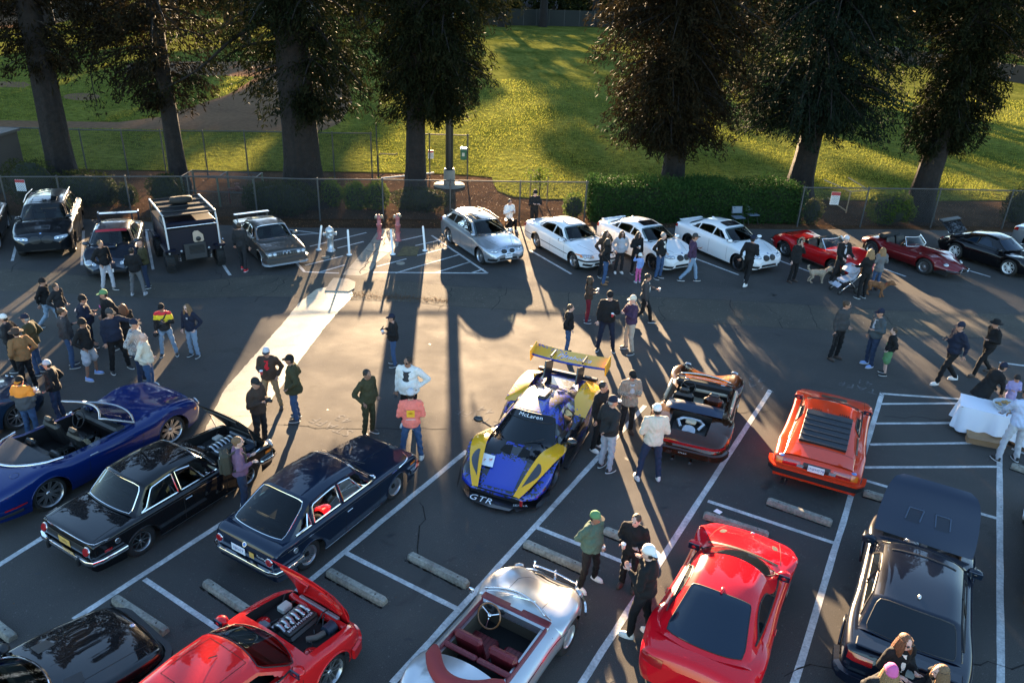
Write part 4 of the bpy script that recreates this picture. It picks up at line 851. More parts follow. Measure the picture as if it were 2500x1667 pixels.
   # thin trim round the pane
   ring = [W_[b] for b in range(nn[1]+1)]+[W_[a*(nn[1]+1)+nn[1]] for a in range(1, nn[0]+1)]+[W_[nn[0]*(nn[1]+1)+b] for b in range(nn[1]-1, -1, -1)]+[W_[a*(nn[1]+1)] for a in range(nn[0]-1, -1, -1)]
   MB().tube(ring, .009, 5, cap=False).build('trim', trim, o); return o
  s.patch = patch
  if ws: patch(.5, n-.35, -ws_t, ws_t, wsm or glass, 'windscreen', tb=None)
  if bl: a_, b_ = blr or (ns-n+.5, ns-.6); patch(a_, b_, -bl_t, bl_t, blm or glass, 'rear_window')
  if sunroof: patch(*sunroof[:4], sunroof[4], 'sunroof', .005)
  # side windows
  for sg in (1, -1):
   E_ = edge[sg]
   def etop(x):
    for i in range(len(E_)-1):
     a, b = E_[i], E_[i+1]
     if min(a.x, b.x) <= x <= max(a.x, b.x) and abs(a.x-b.x) > 1e-6: t = (x-a.x)/(b.x-a.x); return lerp(a.z, b.z, t), abs(lerp(a.y, b.y, t))
    return None
   for (xa, xb, *ex) in wins:
    sl_f = ex[0] if ex else 0; sl_r = ex[1] if len(ex) > 1 else 0; nw = 14; W_ = []
    for k in range(nw+1):
     xx = lerp(xa, xb, k/nw);
     lo = belt(xx)+wmarg[0]; et = etop(xx)
     if et is None: hi, ye = lo+.01, yb if not callable(yb) else yb(xx)
     else: hi, ye = et[0]-wmarg[1], et[1]
     hi = max(hi, lo+.004); zb_ = belt(xx)-.03; yb_ = yb(xx) if callable(yb) else yb
     for q in range(4):
      t = q/3; z = lerp(lo, hi, t); x = xx+ (sl_r*(1-k/nw)+sl_f*(k/nw))*t
      et2 = etop(x) or et or (hi, yb_); f = (et2[0]-z)/max(.05, et2[0]-zb_); y = lerp(et2[1], yb_, max(0, min(1, f)))+.007
      W_.append((x, sg*y, z))
    FF = [(k*4+q, k*4+q+1, (k+1)*4+q+1, (k+1)*4+q) for k in range(nw) for q in range(3)]
    if sg > 0: FF = [f[::-1] for f in FF]
    o = MB().add(W_, FF, 0, True).build('side_window', glass, s.root)
    ring = [W_[k*4] for k in range(nw+1)]+[W_[nw*4+q] for q in range(1, 4)]+[W_[k*4+3] for k in range(nw-1, -1, -1)]+[W_[q] for q in (2, 1, 0)]
    MB().tube(ring, .014, 5, cap=False).build('trim', trim, o)
  return s
 def wheels(s, rim_r, style='spoke', n=10, mat=None, tw=.22, track=None, steer=0, wmat=None, lip=None, cap=None):
  me_t, me_r = wheel_meshes(s.tr, tw, rim_r, style, n); y0 = (track or s.track)
  for wx, sg in ((s.wb/2, 1), (s.wb/2, -1), (-s.wb/2, 1), (-s.wb/2, -1)):
   w = bpy.data.objects.new('wheel', None); COL.objects.link(w); w.parent = s.root; w.location = (wx, sg*(y0-tw*.42), s.tr); w.rotation_euler = (0, 0, (0 if sg > 0 else math.pi)+(steer if wx > 0 else 0))
   w.empty_display_size = .1
   inst('tyre', me_t, w); r_ = inst('rim', me_r, w)
   if not me_r.materials: me_r.materials.append(mat or alloy); me_r.materials.append(under); me_r.materials.append(lip or mat or alloy); me_t.materials.append(rubber)
 def arches(s, mat, w=.03, r=None, off=.0):
  for wx in (-s.wb/2, s.wb/2):
   for f in 'LR':
    Rr = (r or s.Ra)+.012; m2 = MB(); Q = []
    for k in range(17):
     a = math.pi*k/16*1.0; x = wx+Rr*math.cos(a); z = s.tr+Rr*math.sin(a); h = s.pt(f, x, z)
     if h: Q.append(h[0]+Vector((0, (.004+off)*(1 if f == 'L' else -1), 0)))
    if len(Q) > 3: m2.tube(Q, w*.5, 6); m2.build('arch_lip', mat, s.root)
 def sweep(s, face, z, half, prof, mat, name, wrap=.3, off=.02, n=16, dz=None, wz=None):
  "bumper: follows the nose or tail at height z, wraps round the sides; prof = closed (out, dz) outline"
  P = []; sgn = 1 if face == 'F' else -1; xe = s.x1 if sgn > 0 else s.x0
  for k in range(5):
   t = k/5; h = s.pt('R', xe-sgn*(wrap*(1-t)+.05), z)
   if h: P.append((h[0], Vector((0, -1, 0))))
  for k in range(n+1):
   y = -half+2*half*k/n; h = s.pt(face, y, z)
   if h: P.append((h[0], Vector((sgn, 0, 0))))
  for k in range(5):
   t = (k+1)/5; h = s.pt('L', xe-sgn*(wrap*t+.05), z)
   if h: P.append((h[0], Vector((0, 1, 0))))
  m2 = MB(); V = []; L = len(prof)
  for i, (p, nr) in enumerate(P):
   t = (P[min(i+1, len(P)-1)][0]-P[max(0, i-1)][0]); t.z = 0; t.normalize(); o = Vector((t.y, -t.x, 0)) if sgn > 0 else Vector((-t.y, t.x, 0))
   if o.dot(nr) < 0: o = -o
   for a, b in prof: V.append(p+o*(a+off)+Vector((0, 0, b)))
  F = [(i*L+k, i*L+(k+1) % L, (i+1)*L+(k+1) % L, (i+1)*L+k) for i in range(len(P)-1) for k in range(L)]
  m2.add(V, F, 0, True); m2.add(V[:L], [tuple(range(L))]); m2.add(V[-L:], [tuple(range(L))[::-1]]); o = m2.build(name, mat, s.root); o.modifiers.new('e', 'EDGE_SPLIT').split_angle = R(40); return o
 def plate(s, face, y, z, w=.31, h=.15, mat=None, txt=None, tmat=None, off=.03, tilt=0):
  hit = s.pt(face, y, z)
  if not hit: return
  sg = 1 if face == 'F' else -1; x = hit[0].x+sg*off; rot = Matrix.Rotation(tilt, 3, 'Y'); o = MB().rbox((x, y, z), (.004, w/2, h/2), .003, rot, 0).build('number_plate', mat or platew, s.root)
  if txt:
   me = text_mesh(txt, h*.55, res=1)
   for v in me.vertices: v.co = Vector((x+sg*.007-math.sin(tilt)*0, y+(v.co.x*sg), z+v.co.y))
   me.materials.clear(); me.materials.append(tmat or M('plate_blue', (.04, .06, .22), .5)); t_ = bpy.data.objects.new('plate_text', me); COL.objects.link(t_); t_.parent = o
  return o
 def mirror(s, x, z, y=None, mat=None, size=(.09, .11, .065), stalk=.07):
  for f, sg in (('L', 1), ('R', -1)):
   h = s.pt(f, x, z); yy = (abs(h[0].y) if h else s.W)+stalk+size[1]*.5 if y is None else y
   o = MB().ball((x, sg*yy, z+.05), size, 12, 8).build('mirror', mat or s.paint, s.root); MB().box((x-size[0]*.8, sg*yy, z+.05), (.01, size[1]*.8, size[2]*.75)).build('mirror_glass', glass_b, o)
   MB().tube([(x, sg*(yy-size[1]*.7), z+.03), (x+.02, sg*(yy-stalk-size[1]*.6-.03), z-.01)], .018, 6).build('stalk', blackp, o)
 def handle(s, x, z, mat=None, w=.075):
  for f, sg in (('L', 1), ('R', -1)):
   h = s.pt(f, x, z)
   if h: MB().rbox(h[0]+Vector((0, sg*.018, 0)), (w, .009, .012), .006).build('door_handle', mat or s.paint, s.root)
 def place(s, px, wheel, heading, dz=0):
  "stand the car so that this wheel's outer contact edge lies at the photographed ground point; wheel = 'FR','FL','RR','RL' or (x, y)"
  if isinstance(wheel, str): x = s.wb/2 if wheel[0] == 'F' else -s.wb/2; y = s.track*(1 if wheel[1] == 'L' else -1)
  else: x, y = wheel
  if isinstance(px[0], tuple): p = (G(*px[0])+G(*px[1]))/2; x = 0
  else: p = G(*px)
  q = Rz(heading) @ Vector((x, y, 0)); s.root.location = (p.x-q.x, p.y-q.y, dz); s.root.rotation_euler = (0, 0, heading); return s
_wm = {}
def wheel_meshes(r, w, rr, style, n):
 key = (round(r, 3), round(w, 3), round(rr, 3), style, n, len(_wm) if style == 'x' else 0)
 t = MB(); h = w/2; q = Matrix.Rotation(-math.pi/2, 4, 'X')
 t.lathe([(rr*.96, -h*.8), (rr+.01, -h), (r-.03, -h), (r-.006, -h*.8), (r, -h*.5), (r, h*.5), (r-.006, h*.8), (r-.03, h), (rr+.01, h), (rr*.96, h*.8)], 36, q)
 m2 = MB(); m2.lathe([(rr*.985, h*1.0), (rr, h*.9), (rr, -h*.8), (rr*.9, -h*.8)], 32, q, 2); m2.lathe([(rr*.9, h*.55), (rr*.965, h*.96), (rr*.985, h*1.0)], 32, q, 2)
 m2.lathe([(0, -h*.1), (rr*.95, -h*.1)], 24, q, 1); m2.lathe([(rr*.9, -h*.1), (rr*.9, h*.55)], 32, q, 0)
 hub = rr*.2
 def spoke(a, r0, r1, w0, w1, d0, d1, sk=0.0, th=.02, mi=0):
  ca, sa = math.cos(a), math.sin(a); a2 = a+sk; cb, sb = math.cos(a2), math.sin(a2); V = []
  for (rad, ww, dd, c_, s_) in ((r0, w0, d0, ca, sa), (r1, w1, d1, cb, sb)):
   for y in (dd, dd-th):
    for sg in (-1, 1): V.append((rad*c_-sg*ww*s_, y, rad*s_+sg*ww*c_))
  m2.add(V, [(0, 1, 5, 4), (2, 6, 7, 3), (0, 4, 6, 2), (1, 3, 7, 5)], mi)
 if style == 'spoke':
  for k in range(n): spoke(2*math.pi*k/n+.1, hub*.8, rr*.93, rr*.055, rr*.045, h*.62, h*.8)
 elif style == 'v':
  for k in range(n):
   for s_ in (-1, 1): spoke(2*math.pi*k/n+.1+s_*.04, hub*.7, rr*.94, rr*.05, rr*.035, h*.55, h*.82, s_*math.pi/n*.62)
 elif style == 'mesh':
  for k in range(n):
   for s_ in (-1, 1): spoke(2*math.pi*k/n, hub*.9, rr*.94, rr*.022, rr*.022, h*.5, h*.6, s_*.38, .012)
 elif style == 'turbine':
  m2.lathe([(hub*1.3, h*.62), (hub*1.5, h*.5)], 24, q, 1)
  for k in range(n): spoke(2*math.pi*k/n, hub*1.4, rr*.86, rr*.030, rr*.045, h*.5, h*.62, 0, .015)
  m2.lathe([(rr*.84, h*.66), (rr*.95, h*.75)], 32, q, 0)
 elif style == 'five':
  for k in range(n): spoke(2*math.pi*k/n+.3, hub*.8, rr*.93, rr*.13, rr*.10, h*.55, h*.85)
 elif style == 'cap':
  m2.lathe([(0, h*.95), (rr*.3, h*.93), (rr*.5, h*.8), (rr*.62, h*.6), (rr*.8, h*.7), (rr*.94, h*.7)], 28, q, 0)
 m2.lathe([(0, h*.70), (hub*.75, h*.68), (hub*.95, h*.5)], 16, q, 1 if style == 'turbine' else 0)
 m2.mi = list(m2.mi); me_t = bpy.data.meshes.new('tyre'); me_t = t.mesh('tyre', []); me_r = m2.mesh('rim', [])
 return me_t, me_r
def well_engine(c, x0, x1, z, cover, name_parts=True, blockm=None, txt=None):
 "simple but readable engine: block, ribbed cover, runners, hoses, battery, filter, strut tops"
 e = bpy.data.objects.new('engine', None); COL.objects.link(e); e.parent = c.root; L = x1-x0; cx = (x0+x1)/2; al = alloy
 MB().rbox((cx-.02*L, 0, z), (L*.32, .16, .16), .04).build('block', M('engine_black', (.02, .02, .02), .4), e)
 MB().rbox((cx-.02*L, -.05, z+.19), (L*.30, .07, .035), .02).build('cam_cover', cover, e)
 for k in range(6):
  x = cx-.27*L+.1*L*k; MB().tube([(x, .02, z+.17), (x, .12, z+.24), (x, .24, z+.20), (x, .28, z+.05)], [.03, .035, .035, .03], 8).build('intake_runner', al, e)
 MB().tube([(cx-.3*L, .3, z+.08), (cx+.3*L, .3, z+.08)], .06, 10).build('plenum', al, e)
 for sx in (-1, 1): MB().lathe([(.11, 0), (.11, .05), (.07, .08), (.03, .08), (.03, .10), (0, .10)], 18, Matrix.Translation((cx-.28*L, sx*c.W*.62, z+.06))).build('strut_top', c.paint, e)
 MB().rbox((cx-.36*L, c.W*.3+.2, z+.05), (.1, .09, .1), .01).build('battery', M('grey_box', (.16, .17, .18), .5), e)
 MB().rbox((cx+.12*L, c.W*.55, z+.1), (.1, .08, .08), .02).build('washer_tank', M('milky_tank', (.5, .48, .42), .5), e)
 MB().tube([(cx+.3*L, -c.W*.5, z+.12), (cx+.12*L, -c.W*.5, z+.12)], .1, 14).build('air_filter', M('filter_dark', (.02, .03, .05), .6), e)
 MB().tube([(cx+.1*L, -c.W*.5, z+.12), (cx-.05*L, -c.W*.48, z+.14), (cx-.15*L, -.30, z+.12)], .05, 10).build('intake_hose', M('hose', (.12, .10, .08), .7), e)
 MB().rbox((x1-.08, 0, z+.12), (.03, c.W*.5, .06), .01).build('radiator_cowl', M('cowl', (.3, .3, .31), .4, .5), e)
 hs = MB(); rg = random.Random(3)
 for k in range(16):
  a = Vector((rg.uniform(x0+.05, x1-.1), rg.uniform(-c.W*.65, c.W*.65), z+rg.uniform(-.05, .1))); b = a+Vector((rg.uniform(-.3, .3), rg.uniform(-.3, .3), rg.uniform(-.05, .12)))
  hs.tube([a, (a+b)/2+Vector((0, 0, .08)), b], .012, 5, cap=False)
 hs.build('wiring', blackp, e, kind='stuff')
 if txt:
  me = text_mesh(txt, .07, res=1)
  for v in me.vertices: v.co = Vector((cx-.02*L+v.co.x, -.05+v.co.y, z+.2275))
  me.materials.clear(); me.materials.append(whitep); o = bpy.data.objects.new('lettering', me); COL.objects.link(o); o.parent = e
 return e
def lid(c, x0, x1, hinge, ang, mat, inner, fw=.95, name='bonnet', th=.02, uc=None, dz=0, extra=None):
 "the piece of bodywork over a well, as a shell with depth, swung round the hinge x by ang"
 m2 = MB(); nu, nv = 14, 14; top = [];
 def z_(x, u): zc = ci(c.deck, x); zs = ci(c.shoulder, x); return zc+(zs-zc)*abs(u)**1.9
 for i in range(nu+1):
  for j in range(nv+1):
   x = lerp(x0, x1, i/nu); u = (2*j/nv-1)*(uc or .9); top.append(Vector((x, u*ci(c.plan, x)*c.tt_, z_(x, u))))
 h = Vector((hinge, 0, ci(c.deck, hinge)+dz)); q = Matrix.Rotation(ang, 3, 'Y'); V = [q @ (p-h)+h for p in top]; n = len(V); nr = q @ Vector((0, 0, 1))
 V2 = [v-nr*th*(1 if 0 < (k // (nv+1)) < nu and 0 < k % (nv+1) < nv else .3) for k, v in enumerate(V)]
 F = [(i*(nv+1)+j, (i+1)*(nv+1)+j, (i+1)*(nv+1)+j+1, i*(nv+1)+j+1) for i in range(nu) for j in range(nv)]
 m2.add(V, F, 0, True); m2.add(V2, [f[::-1] for f in F], 1, True)
 B = [j for j in range(nv+1)]+[(i+1)*(nv+1)-1 for i in range(1, nu+1)]+[nu*(nv+1)+j for j in range(nv-1, -1, -1)]+[i*(nv+1) for i in range(nu-1, 0, -1)]
 RV = [V[k] for k in B]+[V2[k] for k in B]; L = len(B); m2.add(RV, [(k, (k+1) % L, L+(k+1) % L, L+k) for k in range(L)], 0)
 o = m2.build(name, [mat, inner], c.root); rb = MB()
 for (a, b), (c2, d) in (((.12, -.75), (.5, -.2)), ((.12, .75), (.5, .2)), ((.5, -.2), (.9, -.7)), ((.5, .2), (.9, .7)), ((.12, -.75), (.12, .75)), ((.9, -.7), (.9, .7))):
  P = []
  for t in (0, .5, 1):
   x = lerp(x0, x1, lerp(a, c2, t)); u = lerp(b, d, t)*(uc or .9); p = Vector((x, u*ci(c.plan, x)*c.tt_, z_(x, u)-th-.012)); P.append(q @ (p-h)+h)
  rb.tube(P, .022, 5, cap=False)
 rb.build('stiffener', inner, o);
 def on(x, y): p = Vector((x, y, z_(x, y/(ci(c.plan, x)*c.tt_)))); return q @ (p-h)+h, nr
 return o, on
def seat(c, x, y, z, mat, k=1.0, name='seat', pleats=0, head=True, lean=-.28, w=.24):
 s_ = bpy.data.objects.new(name, None); COL.objects.link(s_); s_.parent = c.root
 MB().rbox((x+.02, y, z), (.25*k, w, .075), .05).build('cushion', mat, s_); rb = Matrix.Rotation(lean, 3, 'Y')
 MB().rbox(Vector((x-.27*k, y, z+.30*k)), (.07, w, .29*k), .05, rb).build('backrest', mat, s_)
 if head: MB().rbox((x-.36*k, y, z+.65*k), (.05, .12, .09), .04, rb).build('headrest', mat, s_)
 if pleats:
  pm = M('pleat', tuple(v*.35 for v in (.16, .012, .018)), .6)
  for j in range(pleats):
   yy = y-w*.7+1.4*w*j/(pleats-1); MB().box((x+.03, yy, z+.078), (.2*k, .004, .002)).build('pleat', pm, s_); MB().box(Vector((x-.2*k, yy, z+.30*k))+rb @ Vector((0.004, 0, 0)), (.003, .004, .22*k), rb).build('pleat', pm, s_)
 return s_
def steering(c, x, y, z, r=.19, mat=None, tilt=1.1, spokes=3):
 q = Matrix.Translation((x, y, z)) @ Matrix.Rotation(-tilt, 4, 'Y'); o = bpy.data.objects.new('steering_wheel', None); COL.objects.link(o); o.parent = c.root
 MB().tube([q @ Vector((r*math.cos(a), r*math.sin(a), 0)) for a in [k*math.pi/12 for k in range(25)]], .014, 6, cap=False).build('grip', mat or leather_k, o)
 m2 = MB()
 for k in range(spokes): a = math.pi+k*2*math.pi/spokes+.0; m2.tube([q @ Vector((0, 0, -.02)), q @ Vector((r*math.cos(a), r*math.sin(a), 0))], .012, 5)
 m2.ball(q @ Vector((0, 0, -.02)), .04, 10, 6); m2.build('spoke', chrome if mat else leather_k, o); MB().tube([q @ Vector((0, 0, -.03)), q @ Vector((0, 0, -.3))], .025, 8).build('column', blackp, o)
def std(kind, paint, wb, fo, ro, hw, tr, hood, deck, cab, yb, yr, label, nose=.07, tail=.06, tt=.88, rc=.10, zb=.2, tuck=.06, sh=.03, wells=(), heading=0, group='show cars parked in the lot', bow=(.10, .08), wins=(), frontz=None, rearz=None, **kw):
 "three-box body from a few measures: hood = (nose z, cowl z), deck = (tail z, rear-window base z), cab = cabin profile"
 x0, x1 = -wb/2-ro, wb/2+fo; xc, xr = cab[0][0], cab[-1][0]; see = kw.pop('see', True)
 if see and not kw.get('nocab'): wells = list(wells)+[(cab[-1][0]+.20, cab[0][0]-.10, .84, .50, leather_k)]
 ck = {k: kw.pop(k) for k in list(kw) if k in ('glass', 'trim', 'ws', 'bl', 'ws_t', 'bl_t', 'roofmat', 'crown', 'wmarg', 'sunroof', 'round_c', 'wsm', 'blm', 'blr')}
 if 'round_c' in ck: ck['round_'] = ck.pop('round_c')
 nocab = kw.pop('nocab', False); fz = frontz or hood[0]-.10; rz = rearz or deck[0]-.08
 plan = [(x0, hw*(1-tail*1.6)), (x0+.10, hw*(1-tail)), (x0+.55, hw*.985), (-wb*.2, hw), (wb*.25, hw), (x1-.6, hw*.98), (x1-.14, hw*(1-nose)), (x1, hw*(1-nose*2.0))]
 dk = [(x0, rz), (x0+.07, deck[0]), (xr, deck[1]), (xc, hood[1]), (x1-.35, hood[0]+.02), (x1-.07, hood[0]-.03), (x1, fz)]
 if isinstance(sh, (int, float)): shp = [(x, z-sh) for x, z in dk]
 else: shp = sh
 c = Car(kind, paint, wb, tr, plan, dk, shp, tt=tt, rc=rc, zb=zb, tuck=tuck, wells=wells, heading=heading, label=label, cat='car', group=group, round_=(.08, .08), **kw)
 belt = lambda x: ci(shp, x)
 if not nocab: c.cabin(cab, yb, yr, belt, bow=bow, wins=wins, see=see, **ck)
 c.belt = belt; return c
def doors(c, xs, z0=.32, z1=None, lean=0):
 for f in 'LR':
  for x in xs: c.strip(f, [(x, z0), (x+lean*.5, (z0+c.belt(x))/2), (x+lean, (z1 or c.belt(x)-.05))], .009)
def grille_row(c, y0, y1, z, h, n, mat=None, off=.012):
 c.decal('F', [(y0, z-h/2), (y1, z-h/2), (y1, z+h/2), (y0, z+h/2)], mat or blackp, 'grille', off, 6, 3)
 for k in range(n): c.decal('F', [(lerp(y0, y1, (k+.4)/n), z-h/2), (lerp(y0, y1, (k+.6)/n), z-h/2), (lerp(y0, y1, (k+.6)/n), z+h/2), (lerp(y0, y1, (k+.4)/n), z+h/2)], M('grille_bar', (.06, .06, .06), .3, .6), 'grille_bar', off+.006, 1, 2)
def bmw_badge(c, face, a, b, r=.042):
 c.disc(face, a, b, r, M('badge_rim', (.6, .6, .62), .2, .9), 'badge', .008, 16); c.disc(face, a, b, r*.68, M('badge_blue', (.10, .22, .5), .3), 'badge_centre', .012, 12)
BUMP = [(0, -.05), (.055, -.045), (.07, -.02), (.07, .02), (.055, .045), (0, .05)]
FR = 'FR'
H0 = R(60.3)
# ---- black sixties saloon with its bonnet up
navy = paintm('black', (.004, .004, .005)); nvblue = paintm('midnight_blue', (.006, .014, .032), .3);
def nk(label, paint, cab, wins, deck, ro, well, group='show cars parked in the lot', **kw):
 return std('parked_car', paint, 2.5, .74, ro, .80, .305, (.80, .89), deck, cab, .735, .565, label, tt=.9, rc=.06, wells=well, sh=.025, wins=wins, bow=(.10, .09), crown=.03, trim=chrome, nose=.05, tail=.05, zm=.62, wmarg=(.03, .05), **kw)
engine_well = lambda x0, x1, z=.46, u=.86: (x0, x1, u, z, under)
c = nk('black sixties two-door saloon with its bonnet raised over the engine', navy, [(.72, .90), (.24, 1.36), (-.35, 1.40), (-.98, 1.35), (-1.40, .92)], [(-.30, .52, -.28, .0), (-1.16, -.38, .0, .12)], (.86, .90), .95, [engine_well(.86, 1.86)])
c.place((352, 1352), 'RR', H0); c.wheels(.19, 'spoke', 8, dark_ := M('satin_alloy', (.25, .25, .25), .3, .9), .19, lip=alloy); c.arches(navy, .02)
o, on = lid(c, .86, 1.90, 1.90, R(47), navy, M('inner_black', (.008, .008, .008), .5)); well_engine(c, .86, 1.88, .56, alloy)
for sy in (-.6, .6): MB().tube([(1.62, sy, .84), on(1.2, sy)[0]-Vector((0, 0, .02))], .011, 6).build('bonnet_stay', chrome, c.root)
c.sweep('B', .50, .72, BUMP, chrome, 'rear_bumper', .55); c.sweep('F', .48, .70, BUMP, chrome, 'front_bumper', .5)
for sy in (-.45, .45): c.plate and MB().rbox((c.x0-.09, sy, .47), (.035, .03, .09), .015).build('overrider', blackp, c.root)
for sy in (-.62, .62):
 for r_, m_, nm in ((.09, chrome, 'lamp_rim'), (.075, redl, 'tail_light')): c.disc('B', sy, .70, r_, m_, nm, .015 if r_ > .08 else .03)
 c.disc('F', sy, .66, .085, lampg, 'headlight', .02, dome=.03)
c.decal('B', [(-.55, .63), (.55, .63), (.55, .76), (-.55, .76)], blackp, 'rear_panel', .008); c.plate('B', 0, .68, .33, .14, platey, '2002', M('plate_dark', (.03, .03, .03), .6), .02)
c.sweep('B', .83, .72, [(0, -.012), (.012, -.012), (.012, .012), (0, .012)], chrome, 'chrome_trim', .3, .002)
for f in 'LR':
 c.strip(f, [(-2.0, .80), (1.85, .79)], .018, chrome, .008, 'chrome_trim'); c.strip(f, [(-.9, .235), (.9, .235)], .022, chrome, .006, 'sill_trim'); c.disc(f, -1.72, .70, .05, chrome, 'fuel_cap', .012)
 c.decal(f, [(-1.98, .60), (-1.84, .60), (-1.84, .65), (-1.98, .65)], redl, 'side_marker', .01, 3, 2); c.decal(f, [(1.70, .62), (1.86, .62), (1.86, .69), (1.70, .69)], ambl, 'indicator', .012, 3, 2)
doors(c, (-.34, .66), .26); c.handle(-.24, .72, chrome); c.strip('T', [(-1.52, -.62), (-2.05, -.64)], .008); c.strip('T', [(-1.52, .62), (-2.05, .64)], .008)
# ---- dark blue hatchback
c = nk('dark blue seventies hatchback coupe with multi-spoke wheels and chrome bumpers', nvblue, [(.72, .90), (.24, 1.36), (-.4, 1.40), (-1.06, 1.36), (-1.86, .93)], [(-.30, .52, -.28, .0), (-1.06, -.38, .0, .06), (-1.52, -1.14, .0, .28)], (.88, .93), .83, ())
c.place((756, 1385), 'RR', H0); c.wheels(.195, 'turbine', 20, M('satin_silver', (.42, .42, .43), .32, .85), .21); c.arches(nvblue, .03)
c.sweep('B', .50, .72, BUMP, chrome, 'rear_bumper', .6); c.sweep('F', .48, .70, BUMP, chrome, 'front_bumper', .5)
for sy in (-.62, .62):
 for r_, m_, nm in ((.085, chrome, 'lamp_rim'), (.07, redl, 'tail_light')): c.disc('B', sy, .70, r_, m_, nm, .015 if r_ > .08 else .03)
c.plate('B', .12, .68, .34, .15, platew, '7JJA677', None, .03); c.decal('B', [(-.26, .62), (-.14, .62), (-.14, .74), (-.26, .74)], platey, 'yellow_badge', .02, 2, 2); bmw_badge(c, 'B', .0, .80, .05); c.text('B', 'Touring', -.42, .71, .07, whitep, flip=True)
for f in 'LR':
 c.strip(f, [(-1.95, .80), (1.85, .79)], .016, chrome, .008, 'chrome_trim'); c.strip(f, [(-.9, .235), (.9, .235)], .022, chrome, .006, 'sill_trim'); c.disc(f, -1.62, .72, .05, chrome, 'fuel_cap', .012)
 c.decal(f, [(1.66, .64), (1.84, .64), (1.84, .68), (1.66, .68)], ambl, 'indicator', .012, 3, 2)
doors(c, (-.34, .66), .26); c.handle(-.24, .72, chrome); c.mirror(.55, .92, mat=chrome, size=(.05, .08, .05), stalk=.02)
for sy in (-.62, .62): c.strip('T', [(.85, sy*.98), (1.9, sy)], .008)
c.strip('T', [(.80, -.10), (1.95, -.10)], .02, M('midnight_highlight', (.012, .026, .05), .2, .4), .003, 'bonnet_crease_shading'); c.strip('T', [(1.92, -.66), (1.92, .66)], .008)  # lighter strip painted on as the highlight of the bonnet crease
for sy in (-.25, .3): MB().tube([(.86, sy, .935), (.58, sy+.36, 1.08)], .008, 5).build('wiper', blackp, c.root)
# ---- blue open grand tourer
blu = paintm('royal_blue', (.0015, .014, .095), .1)
c = std('parked_car', blu, 2.85, .88, 1.12, .965, .355, (.80, .98), (.90, 1.0), [(.62, 1.0), (.1, 1.3), (-.5, 1.3), (-1.4, 1.0)], .80, .6, 'royal blue open-top grand tourer at the left edge', nocab=True, tt=.80, rc=.16, zb=.22, tuck=.12,
  sh=[(-2.545, .72), (-2.45, .82), (-2.0, .92), (-1.42, .98), (-.8, .88), (0, .87), (.9, .90), (1.42, .97), (1.9, .90), (2.2, .78), (2.305, .60)], wells=[(-1.22, .42, .90, .52, leather_k)], nose=.11, tail=.10, arch=.40)
c.place((425, 1082), 'FR', R(61)); c.wheels(.275, 'v', 9, alloy, .26); c.arches(blu, .02)
for y in (-.42, .42): seat(c, -.12, y, .52, leather_k, 1.0, w=.27); MB().rbox((-.93, y, .84), (.07, .15, .10), .05, Matrix.Rotation(-.2, 3, 'Y')).build('rear_headrest', leather_k, c.root)
MB().rbox((-1.0, 0, .66), (.14, .66, .16), .06).build('rear_bench', leather_k, c.root)
tm = MB(); tm.grid(lambda u, v: Vector((-1.18-.62*math.sin(math.pi*v)**.7*u, (-.76+1.52*v)*(1-.06*u), 1.035-.05*u*u)), 8, 16); tm.build('tonneau_cover', M('tonneau', (.03, .03, .035), .7), c.root)
MB().tube([Vector((-1.0-.84*math.sin(math.pi*k/20)**.6, -.84+1.68*k/20, .985+.03*math.sin(math.pi*k/20))) for k in range(21)], .028, 8).build('chrome_surround', chrome, c.root)
MB().rbox((.34, 0, .86), (.13, .72, .09), .05).build('dashboard', leather_k, c.root); steering(c, .1, .40, .90, .19); MB().rbox((-.25, 0, .58), (.5, .09, .08), .03).build('centre_console', M('piano_black', (.01, .01, .01), .1), c.root)
def wscreen(c, xb, zb_, xt, zt, wb_, wt, bow=.16, frame=None, fr=.02, glassmat=None, sidez=None):
 f = lambda u, v: Vector((lerp(xb, xt, v)+bow*(1-(2*u-1)**2), (2*u-1)*lerp(wb_, wt, v), lerp(zb_, zt, v)))
 g = MB().grid(f, 16, 6).build('windscreen', glassmat or clear, c.root); fm = frame or blackp
 MB().tube([f(0, v/6) for v in range(7)]+[f(u/16, 1) for u in range(1, 17)]+[f(1, 1-v/6) for v in range(1, 7)], fr, 7).build('screen_frame', fm, g); MB().tube([f(u/16, 0) for u in range(17)], fr*.8, 6).build('lower_trim', fm, g)
wscreen(c, .60, .96, -.02, 1.32, .80, .64, .26, M('silver_frame', (.4, .4, .42), .2, .9), .03)
for sy in (-1, 1): MB().grid(lambda u, v: Vector((lerp(-.95, .42, u), sy*(.83-.07*v), .90+.22*v*math.sin(math.pi*min(1, u*1.2+.25))**.5)), 10, 3).build('side_glass', clear, c.root)
c.mirror(.45, .96, size=(.1, .12, .07)); doors(c, (-.62, .62), .3, lean=.06); c.handle(-.45, .80, chrome, .09)
c.decal('B', [(-.86, .70), (-.56, .72), (-.56, .82), (-.86, .80)], chrome, 'lamp_rim', .012, 8, 4, .25); c.decal('B', [(-.84, .715), (-.58, .735), (-.58, .805), (-.84, .785)], redl, 'tail_light', .02, 8, 4, .25); c.decal('B', [(.86, .70), (.56, .72), (.56, .82), (.86, .80)], redl, 'tail_light', .012, 8, 4, .25)
c.sweep('B', .40, .8, [(0, -.03), (.025, -.02), (.025, .02), (0, .03)], blackp, 'rear_trim', .5); c.disc('T', -1.85, -.62, .085, seam, 'fuel_flap_gap', .0015); c.disc('T', -1.85, -.62, .08, blu, 'fuel_flap', .003)
for sy in (-.6, .6): MB().rbox((c.x0-.02, sy, .30), (.05, .11, .035), .03).build('exhaust_pipe', chrome, c.root)
